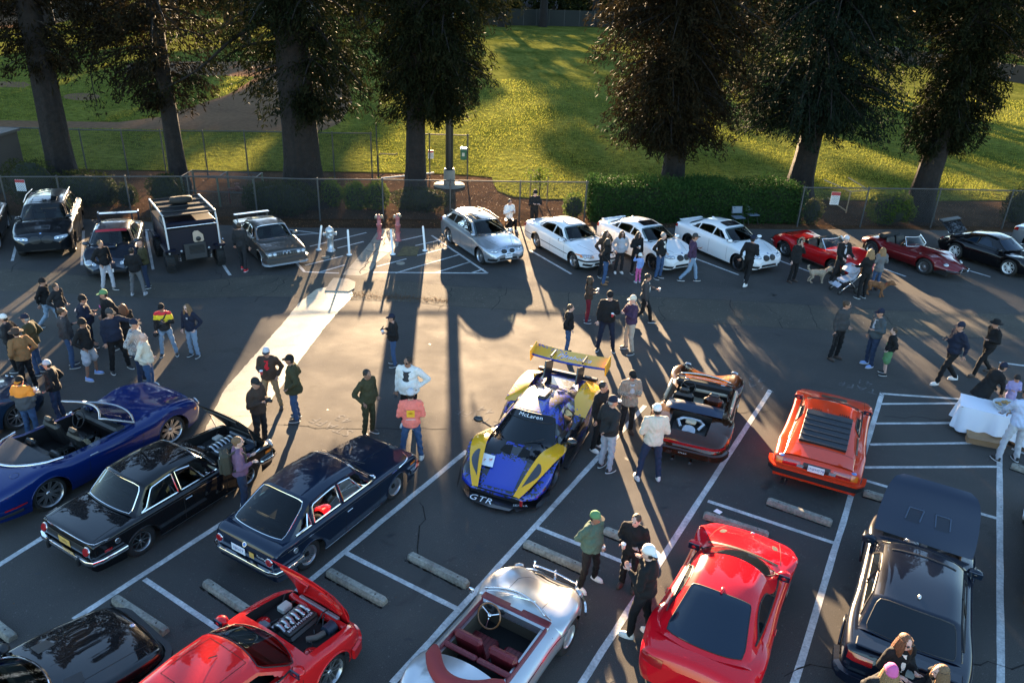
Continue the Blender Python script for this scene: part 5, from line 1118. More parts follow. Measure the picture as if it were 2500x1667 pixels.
for f in 'LR': c.strip(f, [(-.7, .60), (0, .57), (.9, .60)], .02, M('blue_highlight', (.012, .03, .2), .2, .5), .002, 'side_crease_highlight'); c.decal(f, [(2.05, .60), (2.12, .60), (2.12, .66), (2.05, .66)], ambl, 'side_marker', .01, 2, 2); c.strip(f, [(-2.3, .50), (-1.9, .50)], .03, redl, .01, 'side_marker')  # flank crease is a paler blue strip, its highlight painted on
for sy in (-.7, .7): c.disc('F', sy, .68, .10, lampg, 'headlight', .02, dome=.03)
c.strip('T', [(.72, -.72), (2.05, -.60)], .008); c.strip('T', [(.72, .72), (2.05, .60)], .008)
# ---- racing car in blue, black and yellow
def speckle(name, a, b, scale, lo, hi, axis_fade=None, coat=1.0):
 "paint that breaks up into another colour, as the wrap does"
 mt = bpy.data.materials.new(name); mt.use_nodes = True; n = mt.node_tree.nodes; l = mt.node_tree.links; p = n['Principled BSDF']; p.inputs['Coat Weight'].default_value = coat; p.inputs['Roughness'].default_value = .35
 t = n.new('ShaderNodeTexCoord'); v = n.new('ShaderNodeTexVoronoi'); v.inputs['Scale'].default_value = scale; l.new(t.outputs['Object'], v.inputs[0]); no = n.new('ShaderNodeTexNoise'); no.inputs['Scale'].default_value = 1.6; no.inputs['Detail'].default_value = 2; l.new(t.outputs['Object'], no.inputs[0])
 ad = n.new('ShaderNodeMath'); ad.operation = 'MULTIPLY_ADD'; l.new(v.outputs['Color'], ad.inputs[0]); ad.inputs[1].default_value = .35
 if axis_fade:
  sx = n.new('ShaderNodeSeparateXYZ'); l.new(t.outputs['Object'], sx.inputs[0]); mr = n.new('ShaderNodeMapRange'); l.new(sx.outputs[0], mr.inputs[0]); mr.inputs[1].default_value = axis_fade[0]; mr.inputs[2].default_value = axis_fade[1]; mr.inputs[3].default_value = 0; mr.inputs[4].default_value = 1; l.new(mr.outputs[0], ad.inputs[2])
 else: l.new(no.outputs[0], ad.inputs[2])
 st = n.new('ShaderNodeMapRange'); l.new(ad.outputs[0], st.inputs[0]); st.inputs[1].default_value = lo; st.inputs[2].default_value = hi; mx = n.new('ShaderNodeMix'); mx.data_type = 'RGBA'; mx.inputs[6].default_value = (*a, 1); mx.inputs[7].default_value = (*b, 1)
 l.new(st.outputs[0], mx.inputs[0]); l.new(mx.outputs[2], p.inputs['Base Color']); MATS[name] = mt; return mt
YEL = (.75, .38, .015); BLU = (.006, .028, .33); BK = (.006, .006, .008)
y_m = paintm('racing_yellow', YEL); noseb = speckle('blue_breaking_to_black', BK, BLU, 34, .55, .56, (1.15, 1.95)); sideb = speckle('blue_black_speckle', BLU, BK, 26, .66, .67); yb_m = speckle('yellow_blue_speckle', YEL, BLU, 30, .87, .88); blk_m = paintm('gloss_black', BK)
carbon = M('carbon', (.01, .01, .011), .35, 0, .6)
plan = [(-2.36, .86), (-2.2, .94), (-1.4, 1.04), (-.5, .99), (.3, .93), (.9, .98), (1.4, 1.02), (1.9, .97), (2.2, .86), (2.34, .62)]
dk = [(-2.36, .80), (-2.1, .84), (-1.3, .86), (-.4, .80), (.75, .78), (1.2, .66), (1.8, .47), (2.34, .30)]
shl = [(-2.36, .74), (-2.1, .84), (-1.4, .92), (-.8, .84), (.2, .58), (.8, .66), (1.35, .74), (1.8, .60), (2.34, .28)]
c = Car('racing_car', sideb, 2.67, .345, plan, dk, shl, tt=.80, rc=.12, zb=.12, tuck=.10, label='blue, black and yellow racing coupe with a huge rear wing', group='show cars parked in the lot', round_=(.1, .1), lift=.02, arch=.40)
c.belt = lambda x: ci(shl, x)
c.cabin([(1.12, .70), (.30, 1.13), (-.30, 1.17), (-.9, 1.10), (-1.75, .86)], .80, .54, lambda x: .72 if x > -.6 else .78, bow=(.30, .05), wins=[(-.55, .70, -.5, .1)], roofmat=speckle('blue_roof_speckle', BLU, BK, 22, .62, .64), bl=False, ws_t=.93, wmarg=(.05, .06), crown=.06)
c.patch(.4, 2.0, 0, 0, blk_m, 'x') if False else None
c.place((1350, 1190), 'FL', R(249)); c.wheels(.255, 'mesh', 12, darkalloy, .30, steer=-.06)
bn = c.patch(7.3, 9.6, -.86, .86, blk_m, 'windscreen_banner', .010, (3, 14))
def cab_text(c, txt, i, size, mat, off=.014, up=-1):
 me = text_mesh(txt, 1, res=2, spacing=1.05); E = .05
 for v in me.vertices:
  ii = i+up*v.co.y*size*9; t = v.co.x*size*(-up*-1)*1.55; p = c.T(ii, t); nr = (c.T(ii+E, t)-c.T(ii-E, t)).cross(c.T(ii, t+.03)-c.T(ii, t-.03)).normalized(); nr = -nr if nr.z < 0 else nr; v.co = p+nr*off
 me.materials.clear(); me.materials.append(mat); o = bpy.data.objects.new('lettering', me); COL.objects.link(o); o.parent = c.root
cab_text(c, 'McLaren', 8.5, .17, whitep, .016, 1)
c.decal('T', [(1.15, -.36), (2.32, -.34), (2.32, .34), (1.15, .36)], noseb, 'nose_panel', .004, 14, 10)
for sg in (-1, 1):
 c.decal('T', [(.72, sg*.30), (1.45, sg*.28), (1.62, sg*.66), (.80, sg*.66)], blk_m, 'bonnet_panel', .005, 10, 6)
 c.decal('T', [(1.12, sg*.12), (1.42, sg*.08), (1.36, sg*.34), (1.18, sg*.30)], seam, 'bonnet_duct', .009, 5, 5)
 # yellow blades over the wheels
 f = lambda u, v, sg=sg: Vector((lerp(.62, 2.40, u), sg*(lerp(.74, .40, u**1.3)+v*(.10+.26*math.sin(math.pi*min(1, .12+u*.86))**.8)), (ci(shl, lerp(.62, 2.34, u))+.05+.06*math.sin(math.pi*u))*(1-.12*v*v*(1-.5*u))))
 MB().grid(f, 16, 6, flip=sg < 0).build('front_wing_blade', y_m, c.root)
 MB().grid(lambda u, v, sg=sg, f=f: f(lerp(.60, .90, u), lerp(.30, .30+.55*math.sin(math.pi*min(1, u+.05))**.7, v))+Vector((0, 0, .008)), 8, 4).build('headlight', M('smoked_lens', (.03, .03, .035), .06, 0, 1.0), c.root)
 f = lambda u, v, sg=sg: Vector((lerp(-2.3, -.55, u), sg*(.60+.42*v), ci(shl, lerp(-2.3, -.55, u))+.03+.09*math.sin(math.pi*u)*(1-v*v)-.05*v))
 MB().grid(f, 14, 6, flip=sg < 0).build('rear_wing_blade', yb_m, c.root)
 MB().tube([(.70, sg*.84, .72), (.78, sg*1.02, .86), (.80, sg*1.1, .90)], .02, 6).build('mirror_stalk', blk_m, c.root); MB().ball((.80, sg*1.12, .92), (.09, .12, .07), 12, 8).build('mirror', carbon, c.root)
 MB().rbox((-1.95, sg*.42, 1.08), (.32, .022, .22), .01, Matrix.Rotation(-.35, 3, 'Y')).build('wing_support', carbon, c.root); MB().rbox((-2.32, sg*.42, 1.345), (.2, .022, .03), .01).build('support_hook', carbon, c.root)
 MB().rbox((-2.42, sg*1.0, 1.26), (.24, .015, .16), .01, Matrix.Rotation(.15, 3, 'Y')).build('wing_endplate', y_m, c.root)
 MB().prism([(1.5, sg*.95), (2.25, sg*.86), (2.56, sg*.55), (2.44, sg*.40), (1.5, sg*.60)], .085, .105).build('splitter_wing', carbon, c.root)
 MB().grid(lambda u, v, sg=sg: Vector((lerp(1.9, 2.35, u), sg*(1.03-.13*u), .11+.27*v*(1-.5*u))), 4, 3).build('dive_plane', blk_m, c.root)
 MB().rbox((-.1, sg*1.0, .16), (.85, .05, .03), .01).build('side_skirt', carbon, c.root)
wing = MB(); wing.grid(lambda u, v: Vector((-2.22-.42*v-.10*abs(2*u-1)**2, -1.0+2.0*u, 1.23+.11*v+.0*u)), 18, 5); wing.grid(lambda u, v: Vector((-2.22-.42*v-.10*abs(2*u-1)**2, -1.0+2.0*u, 1.20+.10*v)), 18, 5, flip=True)
wing.build('rear_wing', yb_m, c.root); MB().tube([(-2.2-.10*abs(2*k/12-1)**2, -1+2*k/12, 1.215) for k in range(13)], .03, 8).build('wing_leading_edge', paintm('wing_blue', (.01, .03, .25)), c.root)
me = text_mesh('Parabolica', .22, shear=.3, res=2)
for v in me.vertices: v.co = Vector((-2.40-v.co.y, v.co.x+.12, 1.246+.262*(.18+v.co.y)))
me.materials.append(M('pale_blue_print', (.45, .55, .75), .4)); o = bpy.data.objects.new('lettering', me); COL.objects.link(o); o.parent = c.root
MB().prism([(2.1, -.55), (2.34, -.55), (2.62, -.4), (2.66, 0), (2.62, .4), (2.34, .55), (2.1, .55)], .085, .11).build('splitter', carbon, c.root)
def flat_text(c, txt, loc, size, mat, rot, parent=None, spacing=1.1):
 me = text_mesh(txt, size, spacing=spacing, res=2); M4 = Matrix.Translation(loc) @ rot.to_4x4(); me.transform(M4); me.materials.clear(); me.materials.append(mat); o = bpy.data.objects.new('lettering', me); COL.objects.link(o); o.parent = parent or c.root; return o
flat_text(c, 'GTR', (2.50, -.28, .115), .26, whitep, Matrix.Rotation(R(90), 3, 'Z')); flat_text(c, 'SENNA', (2.36, .55, .112), .09, whitep, Matrix.Rotation(R(110), 3, 'Z'))
MB().grid(lambda u, v: Vector((2.30+.04*math.cos((u-.5)*2.2), -.6+1.2*u, .13+.15*v)), 10, 3).build('intake', seam, c.root)
MB().rbox((2.40, .58, .2), (.02, .03, .07), .005).build('tow_strap', redl, c.root)
o = c.decal('T', [(1.62, -.62), (1.90, -.56), (1.86, -.30), (1.58, -.36)], platew, 'number_board', .045, 3, 3); h_ = c.pt('T', 1.74, -.46)
flat_text(c, '79', (1.74, -.46, h_[0].z+.058), .2, M('print_red', (.6, .03, .03), .5), Matrix.Rotation(R(104), 3, 'Z') @ Matrix.Rotation(0, 3, 'X'))
MB().grid(lambda u, v: Vector((-1.9+1.0*u, -.34+.68*v, .90+.1*u)), 6, 6).build('engine_cover', blk_m, c.root); MB().rbox((-.55, 0, 1.16), (.30, .10, .05), .03, Matrix.Rotation(-.12, 3, 'Y')).build('roof_scoop', carbon, c.root)
MB().rbox((-2.3, 0, .86), (.06, .8, .05), .02).build('tail_edge', carbon, c.root); MB().grid(lambda u, v: Vector((.62+.25*u, -.30+.36*v, .81-.02*u)), 3, 3).build('dash_sheet', M('foil', (.5, .45, .38), .4), c.root) if False else None
for sg in (-1, 1): MB().tube([(1.05, sg*.1, .75), (.86, sg*.1+.42, .86)], .009, 5).build('wiper', blackp, c.root) if sg > 0 else None
c.decal('L', [(-.6, .50), (.35, .42), (.35, .60), (-.6, .66)], blk_m, 'side_duct', .01); c.decal('R', [(-.6, .50), (.35, .42), (.35, .60), (-.6, .66)], blk_m, 'side_duct', .01)
# ---- bronze open sports car, engine lid gone
bron = paintm('bronze_shaded', (.045, .014, .006), .4, .25); bron_lit = paintm('bronze', (.34, .10, .012), .5, .25); plan = [(-2.08, .70), (-1.98, .82), (-1.5, .95), (-1.1, .965), (-.4, .90), (.4, .88), (1.1, .93), (1.5, .90), (1.85, .78), (2.02, .58)]  # one bronze paint as a shaded and a lit copy
dk = [(-2.08, .60), (-1.98, .70), (-1.5, .88), (-.9, .93), (0, .88), (.75, .86), (1.2, .74), (1.8, .56), (2.02, .42)]
shl = [(-2.08, .58), (-1.98, .68), (-1.5, .80), (-1.1, .86), (-.5, .80), (.4, .78), (1.0, .82), (1.4, .86), (1.75, .76), (2.02, .46)]
c = Car('sports_car', bron, 2.27, .335, plan, dk, shl, tt=.76, rc=.20, zb=.20, tuck=.12, label='bronze open speedster with its engine showing', group='show cars parked in the lot', wells=[(-1.78, -1.10, .62, .52, under), (-.62, .62, .92, .42, leather_k)], arch=.39, lift=.08, track=.86)
c.belt = lambda x: ci(shl, x); c.place((1768, 1112), 'RR', R(69)); c.wheels(.235, 'five', 5, M('polished', (.6, .6, .6), .15, .95), .26)
for y in (-.36, .36): seat(c, .0, y, .45, leather_k, .95)
MB().grid(lambda u, v: Vector((-1.08+.5*u, -.66+1.32*v, .93+.10*math.sin(math.pi*u)*(1-(2*v-1)**4))), 8, 12).build('tonneau_cover', M('satin_navy', (.012, .022, .05), .42, .2, .35), c.root)
MB().rbox((-.42, -.36, .96), (.10, .20, .14), .08).build('head_fairing', bron, c.root)
MB().rbox((.60, 0, .82), (.10, .70, .10), .05).build('dashboard', leather_k, c.root); MB().rbox((.48, -.2, .72), (.03, .42, .04), .02).build('tan_dash_panel', leather_t, c.root); MB().rbox((.44, 0, .40), (.3, .68, .04), .02).build('tan_carpet', leather_t, c.root); steering(c, .34, .36, .82, .18)
for sy in (-1, 1): MB().rbox((.05, sy*.80, .78), (.5, .03, .12), .02).build('tan_door_card', leather_t, c.root)
for k in range(5): MB().lathe([(0, 0), (.045, 0), (.05, -.02)], 14, Matrix.Translation((.53, .36+.12*(k-2), .86)) @ Matrix.Rotation(-R(80), 4, 'Y')).build('gauge', chrome, c.root)
wscreen(c, .78, .86, .54, 1.08, .74, .60, .14, M('bright_frame', (.6, .56, .5), .15, .95), .022)
e = bpy.data.objects.new('engine', None); COL.objects.link(e); e.parent = c.root
MB().rbox((-1.45, 0, .58), (.26, .42, .12), .04).build('block', M('engine_black'), e); MB().lathe([(.15, 0), (.16, .04), (.13, .05), (.03, .03), (0, .03)], 20, Matrix.Translation((-1.56, 0, .68)) @ Matrix.Rotation(-.5, 4, 'Y')).build('fan_ring', alloy, e)
for k in range(9): a = k*2*math.pi/9; MB().box(Vector((-1.56, 0, .70))+Matrix.Rotation(-.5, 3, 'Y') @ Vector((.08*math.cos(a), .08*math.sin(a), .02)), (.04, .012, .004), Matrix.Rotation(-.5, 3, 'Y') @ Rz(a)).build('fan_blade', alloy, e)
for s_ in (-1, 1):
 MB().tube([(-1.5, s_*.2, .72), (-1.35, s_*.3, .80), (-1.2, s_*.2, .80), (-1.18, 0, .80)], .045, 8).build('intake_pipe', alloy, e)
MB().rbox((-1.30, 0, .80), (.09, .12, .04), .03).build('air_box', leather_t, e)
c.decal('T', [(.80, -.52), (1.95, -.45), (1.95, .45), (.80, .52)], bron_lit, 'front_lid_sheen', .004, 12, 8); c.sweep('B', .62, .78, [(0, -.03), (.015, -.03), (.015, .03), (0, .03)], redl, 'light_bar', .25, .004); c.sweep('B', .44, .75, [(0, -.09), (.06, -.07), (.06, .07), (0, .09)], bron, 'rear_bumper', .3); c.text('B', 'S P E E D', 0, .45, .05, whitep, flip=True, off=.085)  # front lid overlay in the lit bronze, reflected light put into the colour
for sy in (-.2, .2): MB().tube([(-2.1, sy, .25), (-2.2, sy, .25)], .04, 10).build('exhaust_pipe', chrome, c.root)
for sy in (-.62, .62):
 c.disc('F', sy, .70, .10, lampg, 'headlight', .03, dome=.04); h_ = c.pt('T', 1.72, sy)
 c.decal('T', [(1.0, sy*.55), (1.9, sy*.50), (1.85, sy*.80), (1.0, sy*.90)], bron_lit, 'fender_sheen', .004, 10, 6)  # brighter sheet paints the light reflecting off the front fender
c.mirror(.62, .84, mat=chrome, size=(.06, .08, .05), stalk=.03); doors(c, (-.42, .60), .28); c.strip('L', [(-1.0, .32), (1.0, .30)], .03, chrome, .006, 'sill_trim'); c.strip('R', [(-1.0, .32), (1.0, .30)], .03, chrome, .006, 'sill_trim')
# ---- orange-red wedge coupe with louvres
org = paintm('orange_red', (.62, .045, .012), 0, .3); plan = [(-2.08, .86), (-2.0, .90), (-1.3, .92), (-.4, .89), (.5, .88), (1.2, .90), (1.8, .86), (2.12, .80), (2.26, .70)]
dk = [(-2.08, .74), (-2.02, .80), (-1.3, .84), (-.9, .86), (1.0, .80), (1.5, .70), (2.0, .54), (2.26, .40)]; shl = [(-2.08, .70), (-2.02, .77), (-1.3, .80), (-.5, .76), (.6, .74), (1.2, .74), (1.7, .64), (2.0, .52), (2.26, .38)]
c = Car('sports_car', org, 2.56, .325, plan, dk, shl, tt=.86, rc=.08, zb=.19, tuck=.09, label='orange-red wedge coupe with black rear louvres and a white plate', group='show cars parked in the lot', lift=.05, track=.84)
c.belt = lambda x: ci(shl, x); c.cabin([(1.12, .80), (.42, 1.12), (-.30, 1.14), (-1.95, .83)], .74, .55, c.belt, bow=(.16, .0), wins=[(-.42, .88, -.40, -.05)], bl=False, ws_t=.9, crown=.02, wmarg=(.04, .05), round_=.03)
c.place((2085, 1190), 'RR', R(64)); c.wheels(.21, 'five', 5, alloy, .25); o = c.patch(25, 35.8, -.72, .72, blackp, 'louvre_bed', .004) if False else None
louv = M('louvre_black', (.03, .033, .04), .4)
for k in range(6):
 x = -.42-.19*k; hc = c.pt('T', x, 0)[0].z; q = Matrix.Rotation(.02, 3, 'Y'); MB().rbox((x, 0, hc+.035), (.10, .50, .008), .005, Matrix.Rotation(-.06, 3, 'Y')).build('louvre', louv, c.root)
 MB().box((x-.09, 0, hc+.0), (.006, .49, .03)).build('louvre_gap', seam, c.root)
for sy in (-1, 1):
 for k in range(5): h_ = c.pt('T', -.22, sy*.30+.045*(k-2)); MB().box(h_[0]+Vector((0, 0, .003)), (.05, .010, .004)).build('roof_slot', seam, c.root)
 c.decal('T', [(-.55, sy*.66), (-1.3, sy*.69), (-1.3, sy*.74), (-.55, sy*.70)], blackp, 'side_louvre', .012, 8, 2)
 c.decal('B', [(sy*.34, .62), (sy*.82, .62), (sy*.82, .74), (sy*.34, .74)], redl, 'tail_light', .012, 6, 3); c.decal('B', [(sy*.70, .62), (sy*.83, .62), (sy*.83, .74), (sy*.70, .74)], ambl, 'indicator', .018, 3, 3); c.decal('B', [(sy*.26, .63), (sy*.40, .63), (sy*.40, .69), (sy*.26, .69)], lampg, 'reversing_light', .018, 3, 2)
 h_ = c.pt('T', -2.0, sy*.74); M4 = Matrix.Translation(h_[0]+Vector((0, 0, .004))); MB().lathe([(.055, 0), (.05, .006), (0, .006)], 18, M4).build('badge', M('badge_blue'), c.root)
 f = 'L' if sy > 0 else 'R'; c.decal(f, [(-1.0, .50), (-.45, .48), (-.45, .68), (-1.0, .70)], blackp, 'side_vent', .008); c.strip(f, [(-2.0, .48), (2.0, .46)], .03, blackp, .006, 'rubbing_strip')
c.decal('B', [(-.28, .61), (.28, .61), (.28, .75), (-.28, .75)], blackp, 'rear_panel', .008); c.plate('B', 0, .68, .34, .15, platew, '2NFN578', None, .04); c.sweep('B', .46, .80, [(0, -.07), (.07, -.06), (.07, .05), (0, .06)], blackp, 'rear_bumper', .4); c.sweep('B', .55, .80, [(0, -.02), (.085, -.02), (.085, .02), (0, .02)], org, 'bumper_top', .3)
for sy in (-.62, -.54): MB().tube([(-2.05, -sy*-1*-1, .2), (-2.2, -sy*-1*-1, .2)], .035, 8).build('exhaust_pipe', M('dark_alloy'), c.root)
c.mirror(.80, .82, mat=org, size=(.09, .11, .06)); c.decal('T', [(1.25, -.3), (1.55, -.3), (1.55, .3), (1.25, .3)], blackp, 'bonnet_vent', .006); c.strip('T', [(1.02, -.72), (1.9, -.70)], .008); c.strip('T', [(1.02, .72), (1.9, .70)], .008)
c.text('B', 'M1', -.52, .80, .06, M('badge_rim'), flip=True); c.strip('T', [(-1.55, -.74), (-1.55, .74)], .009)
# ---- silver fifties speedster, red inside
sil = paintm('silver', (.50, .51, .52), .75, .3); plan = [(-1.95, .45), (-1.86, .62), (-1.5, .76), (-1.0, .83), (-.3, .82), (.4, .81), (1.05, .82), (1.45, .77), (1.75, .62), (1.92, .40)]
dk = [(-1.95, .50), (-1.85, .62), (-1.5, .80), (-.9, .92), (-.2, .88), (.72, .90), (1.1, .82), (1.6, .62), (1.92, .42)]; shl = [(-1.95, .50), (-1.85, .60), (-1.5, .72), (-1.05, .80), (-.3, .78), (.4, .78), (.95, .84), (1.35, .84), (1.65, .72), (1.92, .44)]
c = Car('sports_car', sil, 2.1, .33, plan, dk, shl, tt=.70, rc=.24, zb=.21, tuck=.14, label='silver fifties speedster with red leather seats, top down', group='show cars parked in the lot', wells=[(-.72, .60, .90, .36, M('brown_carpet', (.07, .055, .035), .95))], arch=.37, lift=.08, track=.76, nx=90)
c.belt = lambda x: ci(shl, x); c.place((1385, 1589), 'FR', R(60)); c.wheels(.20, 'cap', 6, M('silver_rim', (.5, .5, .5), .3, .6), .17)
for y in (-.31, .31): seat(c, .02, y, .40, leather_r, .92, pleats=6, head=False, w=.25)
MB().rbox((.57, 0, .76), (.06, .62, .11), .04).build('dashboard', M('silver_dash', (.4, .4, .42), .25, .8), c.root); MB().rbox((.60, 0, .875), (.07, .62, .02), .015).build('red_dash_pad', leather_r, c.root)
steering(c, .30, .31, .82, .20, M('wood_rim', (.22, .08, .02), .3, 0, .6))
for k in range(3): MB().lathe([(0, .01), (.04, .01), (.05, 0)], 14, Matrix.Translation((.50, .31+.12*(k-1), .80)) @ Matrix.Rotation(-R(85), 4, 'Y')).build('gauge', blackp, c.root)
for sy in (-1, 1): MB().rbox((-.05, sy*.585, .66), (.60, .02, .20), .015).build('red_door_card', leather_r, c.root)
hood = MB(); hood.tube([Vector((-.74-.46*math.sin(math.pi*k/16)**.7, -.60+1.2*k/16, .93+.05*math.sin(math.pi*k/16))) for k in range(17)], [.05]+[.12]*15+[.05], 12); hood.build('folded_hood', M('red_hood_cloth', (.22, .02, .022), .75), c.root)
MB().rbox((-.52, .30, .82), (.05, .30, .04), .03).build('red_seat_rail', leather_r, c.root); MB().rbox((-.52, -.30, .82), (.05, .30, .04), .03).build('red_seat_rail', leather_r, c.root)
wscreen(c, .68, .90, .52, 1.12, .60, .54, .20, chrome, .012, ); c.disc('T', -1.2, 0, .001, sil, 'x') if False else None
c.sweep('F', .42, .55, [(0, -.04), (.035, -.035), (.045, 0), (.035, .035), (0, .04)], chrome, 'front_bumper', .35, .07); MB().tube([(1.95, y_, .62-.08*abs(y_)) for y_ in (-.42, -.2, 0, .2, .42)], .016, 8).build('bumper_bar', chrome, c.root)
for sy in (-.42, 0, .42): MB().tube([(1.99, sy, .44), (2.0, sy, .62)], .022, 8).build('overrider', chrome, c.root)
for sy in (-.58, .58): c.disc('F', sy, .62, .09, lampg, 'headlight', .03, dome=.04)
c.strip('T', [(.84, -.34), (1.3, -.36), (1.55, -.26), (1.62, -.14)], .007, seam, .002, seg=.04); c.strip('T', [(.84, .34), (1.3, .36), (1.55, .26), (1.62, .14)], .007, seam, .002, seg=.04)
for f in 'LR': c.strip(f, [(-.9, .26), (.8, .26)], .022, chrome, .006, 'sill_trim'); c.strip(f, [(-1.4, .66), (1.3, .66)], .012, chrome, .004, 'waist_trim')
doors(c, (-.52, .52), .28); MB().ball((.52, .80, .93), (.03, .06, .06), 12, 8).build('mirror', chrome, c.root)
MB().tube([(.90, -.2, .905), (.78, .15, .93)], .007, 5).build('wiper', chrome, c.root)
# ---- red coupe with a deep rear window
red = paintm('bright_red', (.60, .004, .012), 0, .3); plan = [(-2.05, .70), (-1.92, .84), (-1.3, .93), (-.7, .91), (.2, .87), (.9, .88), (1.35, .91), (1.75, .87), (2.0, .76), (2.16, .52)]
dk = [(-2.05, .78), (-1.95, .90), (-1.6, .94), (-.9, .92), (.85, .92), (1.3, .82), (1.8, .68), (2.16, .50)]; shl = [(-2.05, .74), (-1.95, .84), (-1.4, .88), (-.5, .82), (.5, .80), (1.0, .80), (1.35, .80), (1.75, .67), (2.16, .46)]
c = Car('parked_car', red, 2.5, .335, plan, dk, shl, tt=.78, rc=.16, zb=.20, tuck=.12, label='bright red coupe with a long dark rear window, nearest the bottom edge', group='show cars parked in the lot', arch=.385, track=.85)
c.belt = lambda x: ci(shl, x); c.cabin([(.98, .90), (.30, 1.25), (-.25, 1.29), (-.75, 1.24), (-1.75, .93)], .78, .54, c.belt, bow=(.26, .16), wins=[(-1.15, .72, -.42, .15)], crown=.05, ws_t=.92, bl_t=.86, wmarg=(.06, .06), blr=(27.5, 39.0), blm=glass_b)
c.place((1840, 1300, .52), (2.10, 0), R(62)); c.wheels(.245, 'v', 5, alloy, .25); c.mirror(.70, .86, size=(.10, .12, .075)); doors(c, (-.70, .66), .3); c.handle(-.48, .72)
h_ = c.pt('T', -.62, 0); MB().ball(h_[0]+Vector((0, 0, .02)), (.09, .03, .035), 10, 6).build('aerial_fin', red, c.root)
for sy in (-1, 1):
 c.decal('T', [(1.42, sy*.44), (1.62, sy*.40), (1.62, sy*.50), (1.42, sy*.54)], blackp, 'bonnet_vent', .005, 6, 3, .2)
 c.decal('B', [(sy*.45, .66), (sy*.80, .66), (sy*.80, .78), (sy*.45, .78)], redl, 'tail_light', .012); c.strip('T', [(1.05, sy*.66), (1.9, sy*.50)], .009)
bmw_badge(c, 'T', 2.0, 0, .04); c.strip('T', [(1.0, -.62), (1.0, .62)], .06, blackp, .004, 'scuttle')
# ---- red saloon with its bonnet up
rd2 = paintm('signal_red', (.60, .012, .014), 0, .35); plan = [(-2.1, .72), (-1.98, .80), (-1.3, .855), (0, .855), (1.0, .855), (1.6, .84), (1.95, .77), (2.10, .62)]
dk = [(-2.1, .86), (-2.0, .94), (-1.4, .97), (.95, .95), (1.5, .88), (1.9, .78), (2.10, .62)]; shl = [(x, z-.04) for x, z in dk]
c = Car('parked_car', rd2, 2.70, .315, plan, dk, shl, tt=.86, rc=.10, zb=.20, tuck=.08, label='red two-door saloon with its bonnet raised over a straight-six engine', group='show cars parked in the lot', wells=[engine_well(1.02, 1.98, .50, .86), (-1.3, .86, .84, .5, leather_k)], arch=.37, track=.78)
c.belt = lambda x: ci(shl, x); c.cabin([(.98, .95), (.34, 1.32), (-.3, 1.36), (-.95, 1.30), (-1.5, .98)], .76, .56, c.belt, bow=(.18, .12), wins=[(-.38, .74, -.34, 0), (-1.18, -.44, 0, .14)], ws_t=.92, see=True)
c.place((812, 1678), 'FR', R(58)); c.wheels(.235, 'v', 5, M('satin_silver'), .24); c.arches(rd2, .03); o, on = lid(c, 1.02, 2.02, 2.0, R(54), rd2, paintm('signal_red'), uc=.88); well_engine(c, 1.0, 1.98, .60, M('engine_black'), txt='BMW M POWER')
for k in range(5): MB().ball((1.28+.11*k, .05, .83), (.035, .05, .03), 8, 5).build('ignition_coil', alloy, c.root)
MB().tube([(1.92, -.62, .80), on(1.5, -.6)[0]], .012, 6).build('bonnet_strut', rd2, c.root); c.mirror(.72, .92, mat=rd2); c.strip('T', [(-.55, -.40), (.22, -.38), (.22, .38), (-.55, .40)], .008, seam, .003, closed=True)
MB().tube([(.05, 0, 1.36), (-.08, 0, 1.43)], .008, 5).build('aerial', blackp, c.root); doors(c, (-.42, .76), .3); c.sweep('F', .38, .7, [(0, -.1), (.05, -.09), (.05, .08), (0, .1)], rd2, 'front_bumper', .5)
MB().rbox((1.86, 0, .70), (.05, .62, .05), .02).build('slam_panel', rd2, c.root)
# ---- black coupe at the bottom left
plan = [(-2.35, .70), (-2.2, .80), (-1.3, .86), (0, .86), (1.2, .85), (1.75, .82), (2.1, .74), (2.22, .60)]; dk = [(-2.35, .84), (-2.2, .92), (-1.4, .95), (.80, .93), (1.5, .86), (2.0, .79), (2.22, .70)]; shl = [(x, z-.05) for x, z in dk]
c = Car('parked_car', navy, 2.62, .32, plan, dk, shl, tt=.86, rc=.09, zb=.2, tuck=.07, label='black coupe with a long bonnet, cut by the bottom left corner', group='show cars parked in the lot', track=.80, wells=[(-1.45, .70, .84, .5, leather_k)])
c.belt = lambda x: ci(shl, x); c.cabin([(.82, .94), (.16, 1.30), (-.4, 1.35), (-1.0, 1.30), (-1.7, .96)], .74, .54, c.belt, bow=(.20, .10), wins=[(-.5, .56, -.34, 0), (-1.4, -.58, 0, .2)], trim=chrome, ws_t=.93, see=True)
c.place((402, 1588, .55), (2.20, -.62), R(54)); c.wheels(.20, 'mesh', 16, alloy, .22); c.arches(navy, .03); c.sweep('F', .50, .7, [(0, -.06), (.09, -.05), (.09, .05), (0, .06)], blackp, 'front_bumper', .6); bmw_badge(c, 'T', 2.08, 0, .045)
for sy in (-1, 1): c.strip('T', [(.95, sy*.56), (2.0, sy*.52)], .008); c.decal('T', [(.90, sy*.36), (1.14, sy*.38), (1.10, sy*.58), (.88, sy*.60)], blackp, 'scuttle_vent', .004); c.decal('L' if sy > 0 else 'R', [(1.98, .46), (2.12, .46), (2.12, .52), (1.98, .52)], ambl, 'side_marker', .10, 2, 2)
c.strip('T', [(.9, 0), (2.05, 0)], .012, M('soft_highlight', (.03, .03, .032), .1, .4), .002, 'bonnet_crease_shading'); c.mirror(.62, .90, mat=blackp)  # glint along the bonnet crease painted as a paler strip
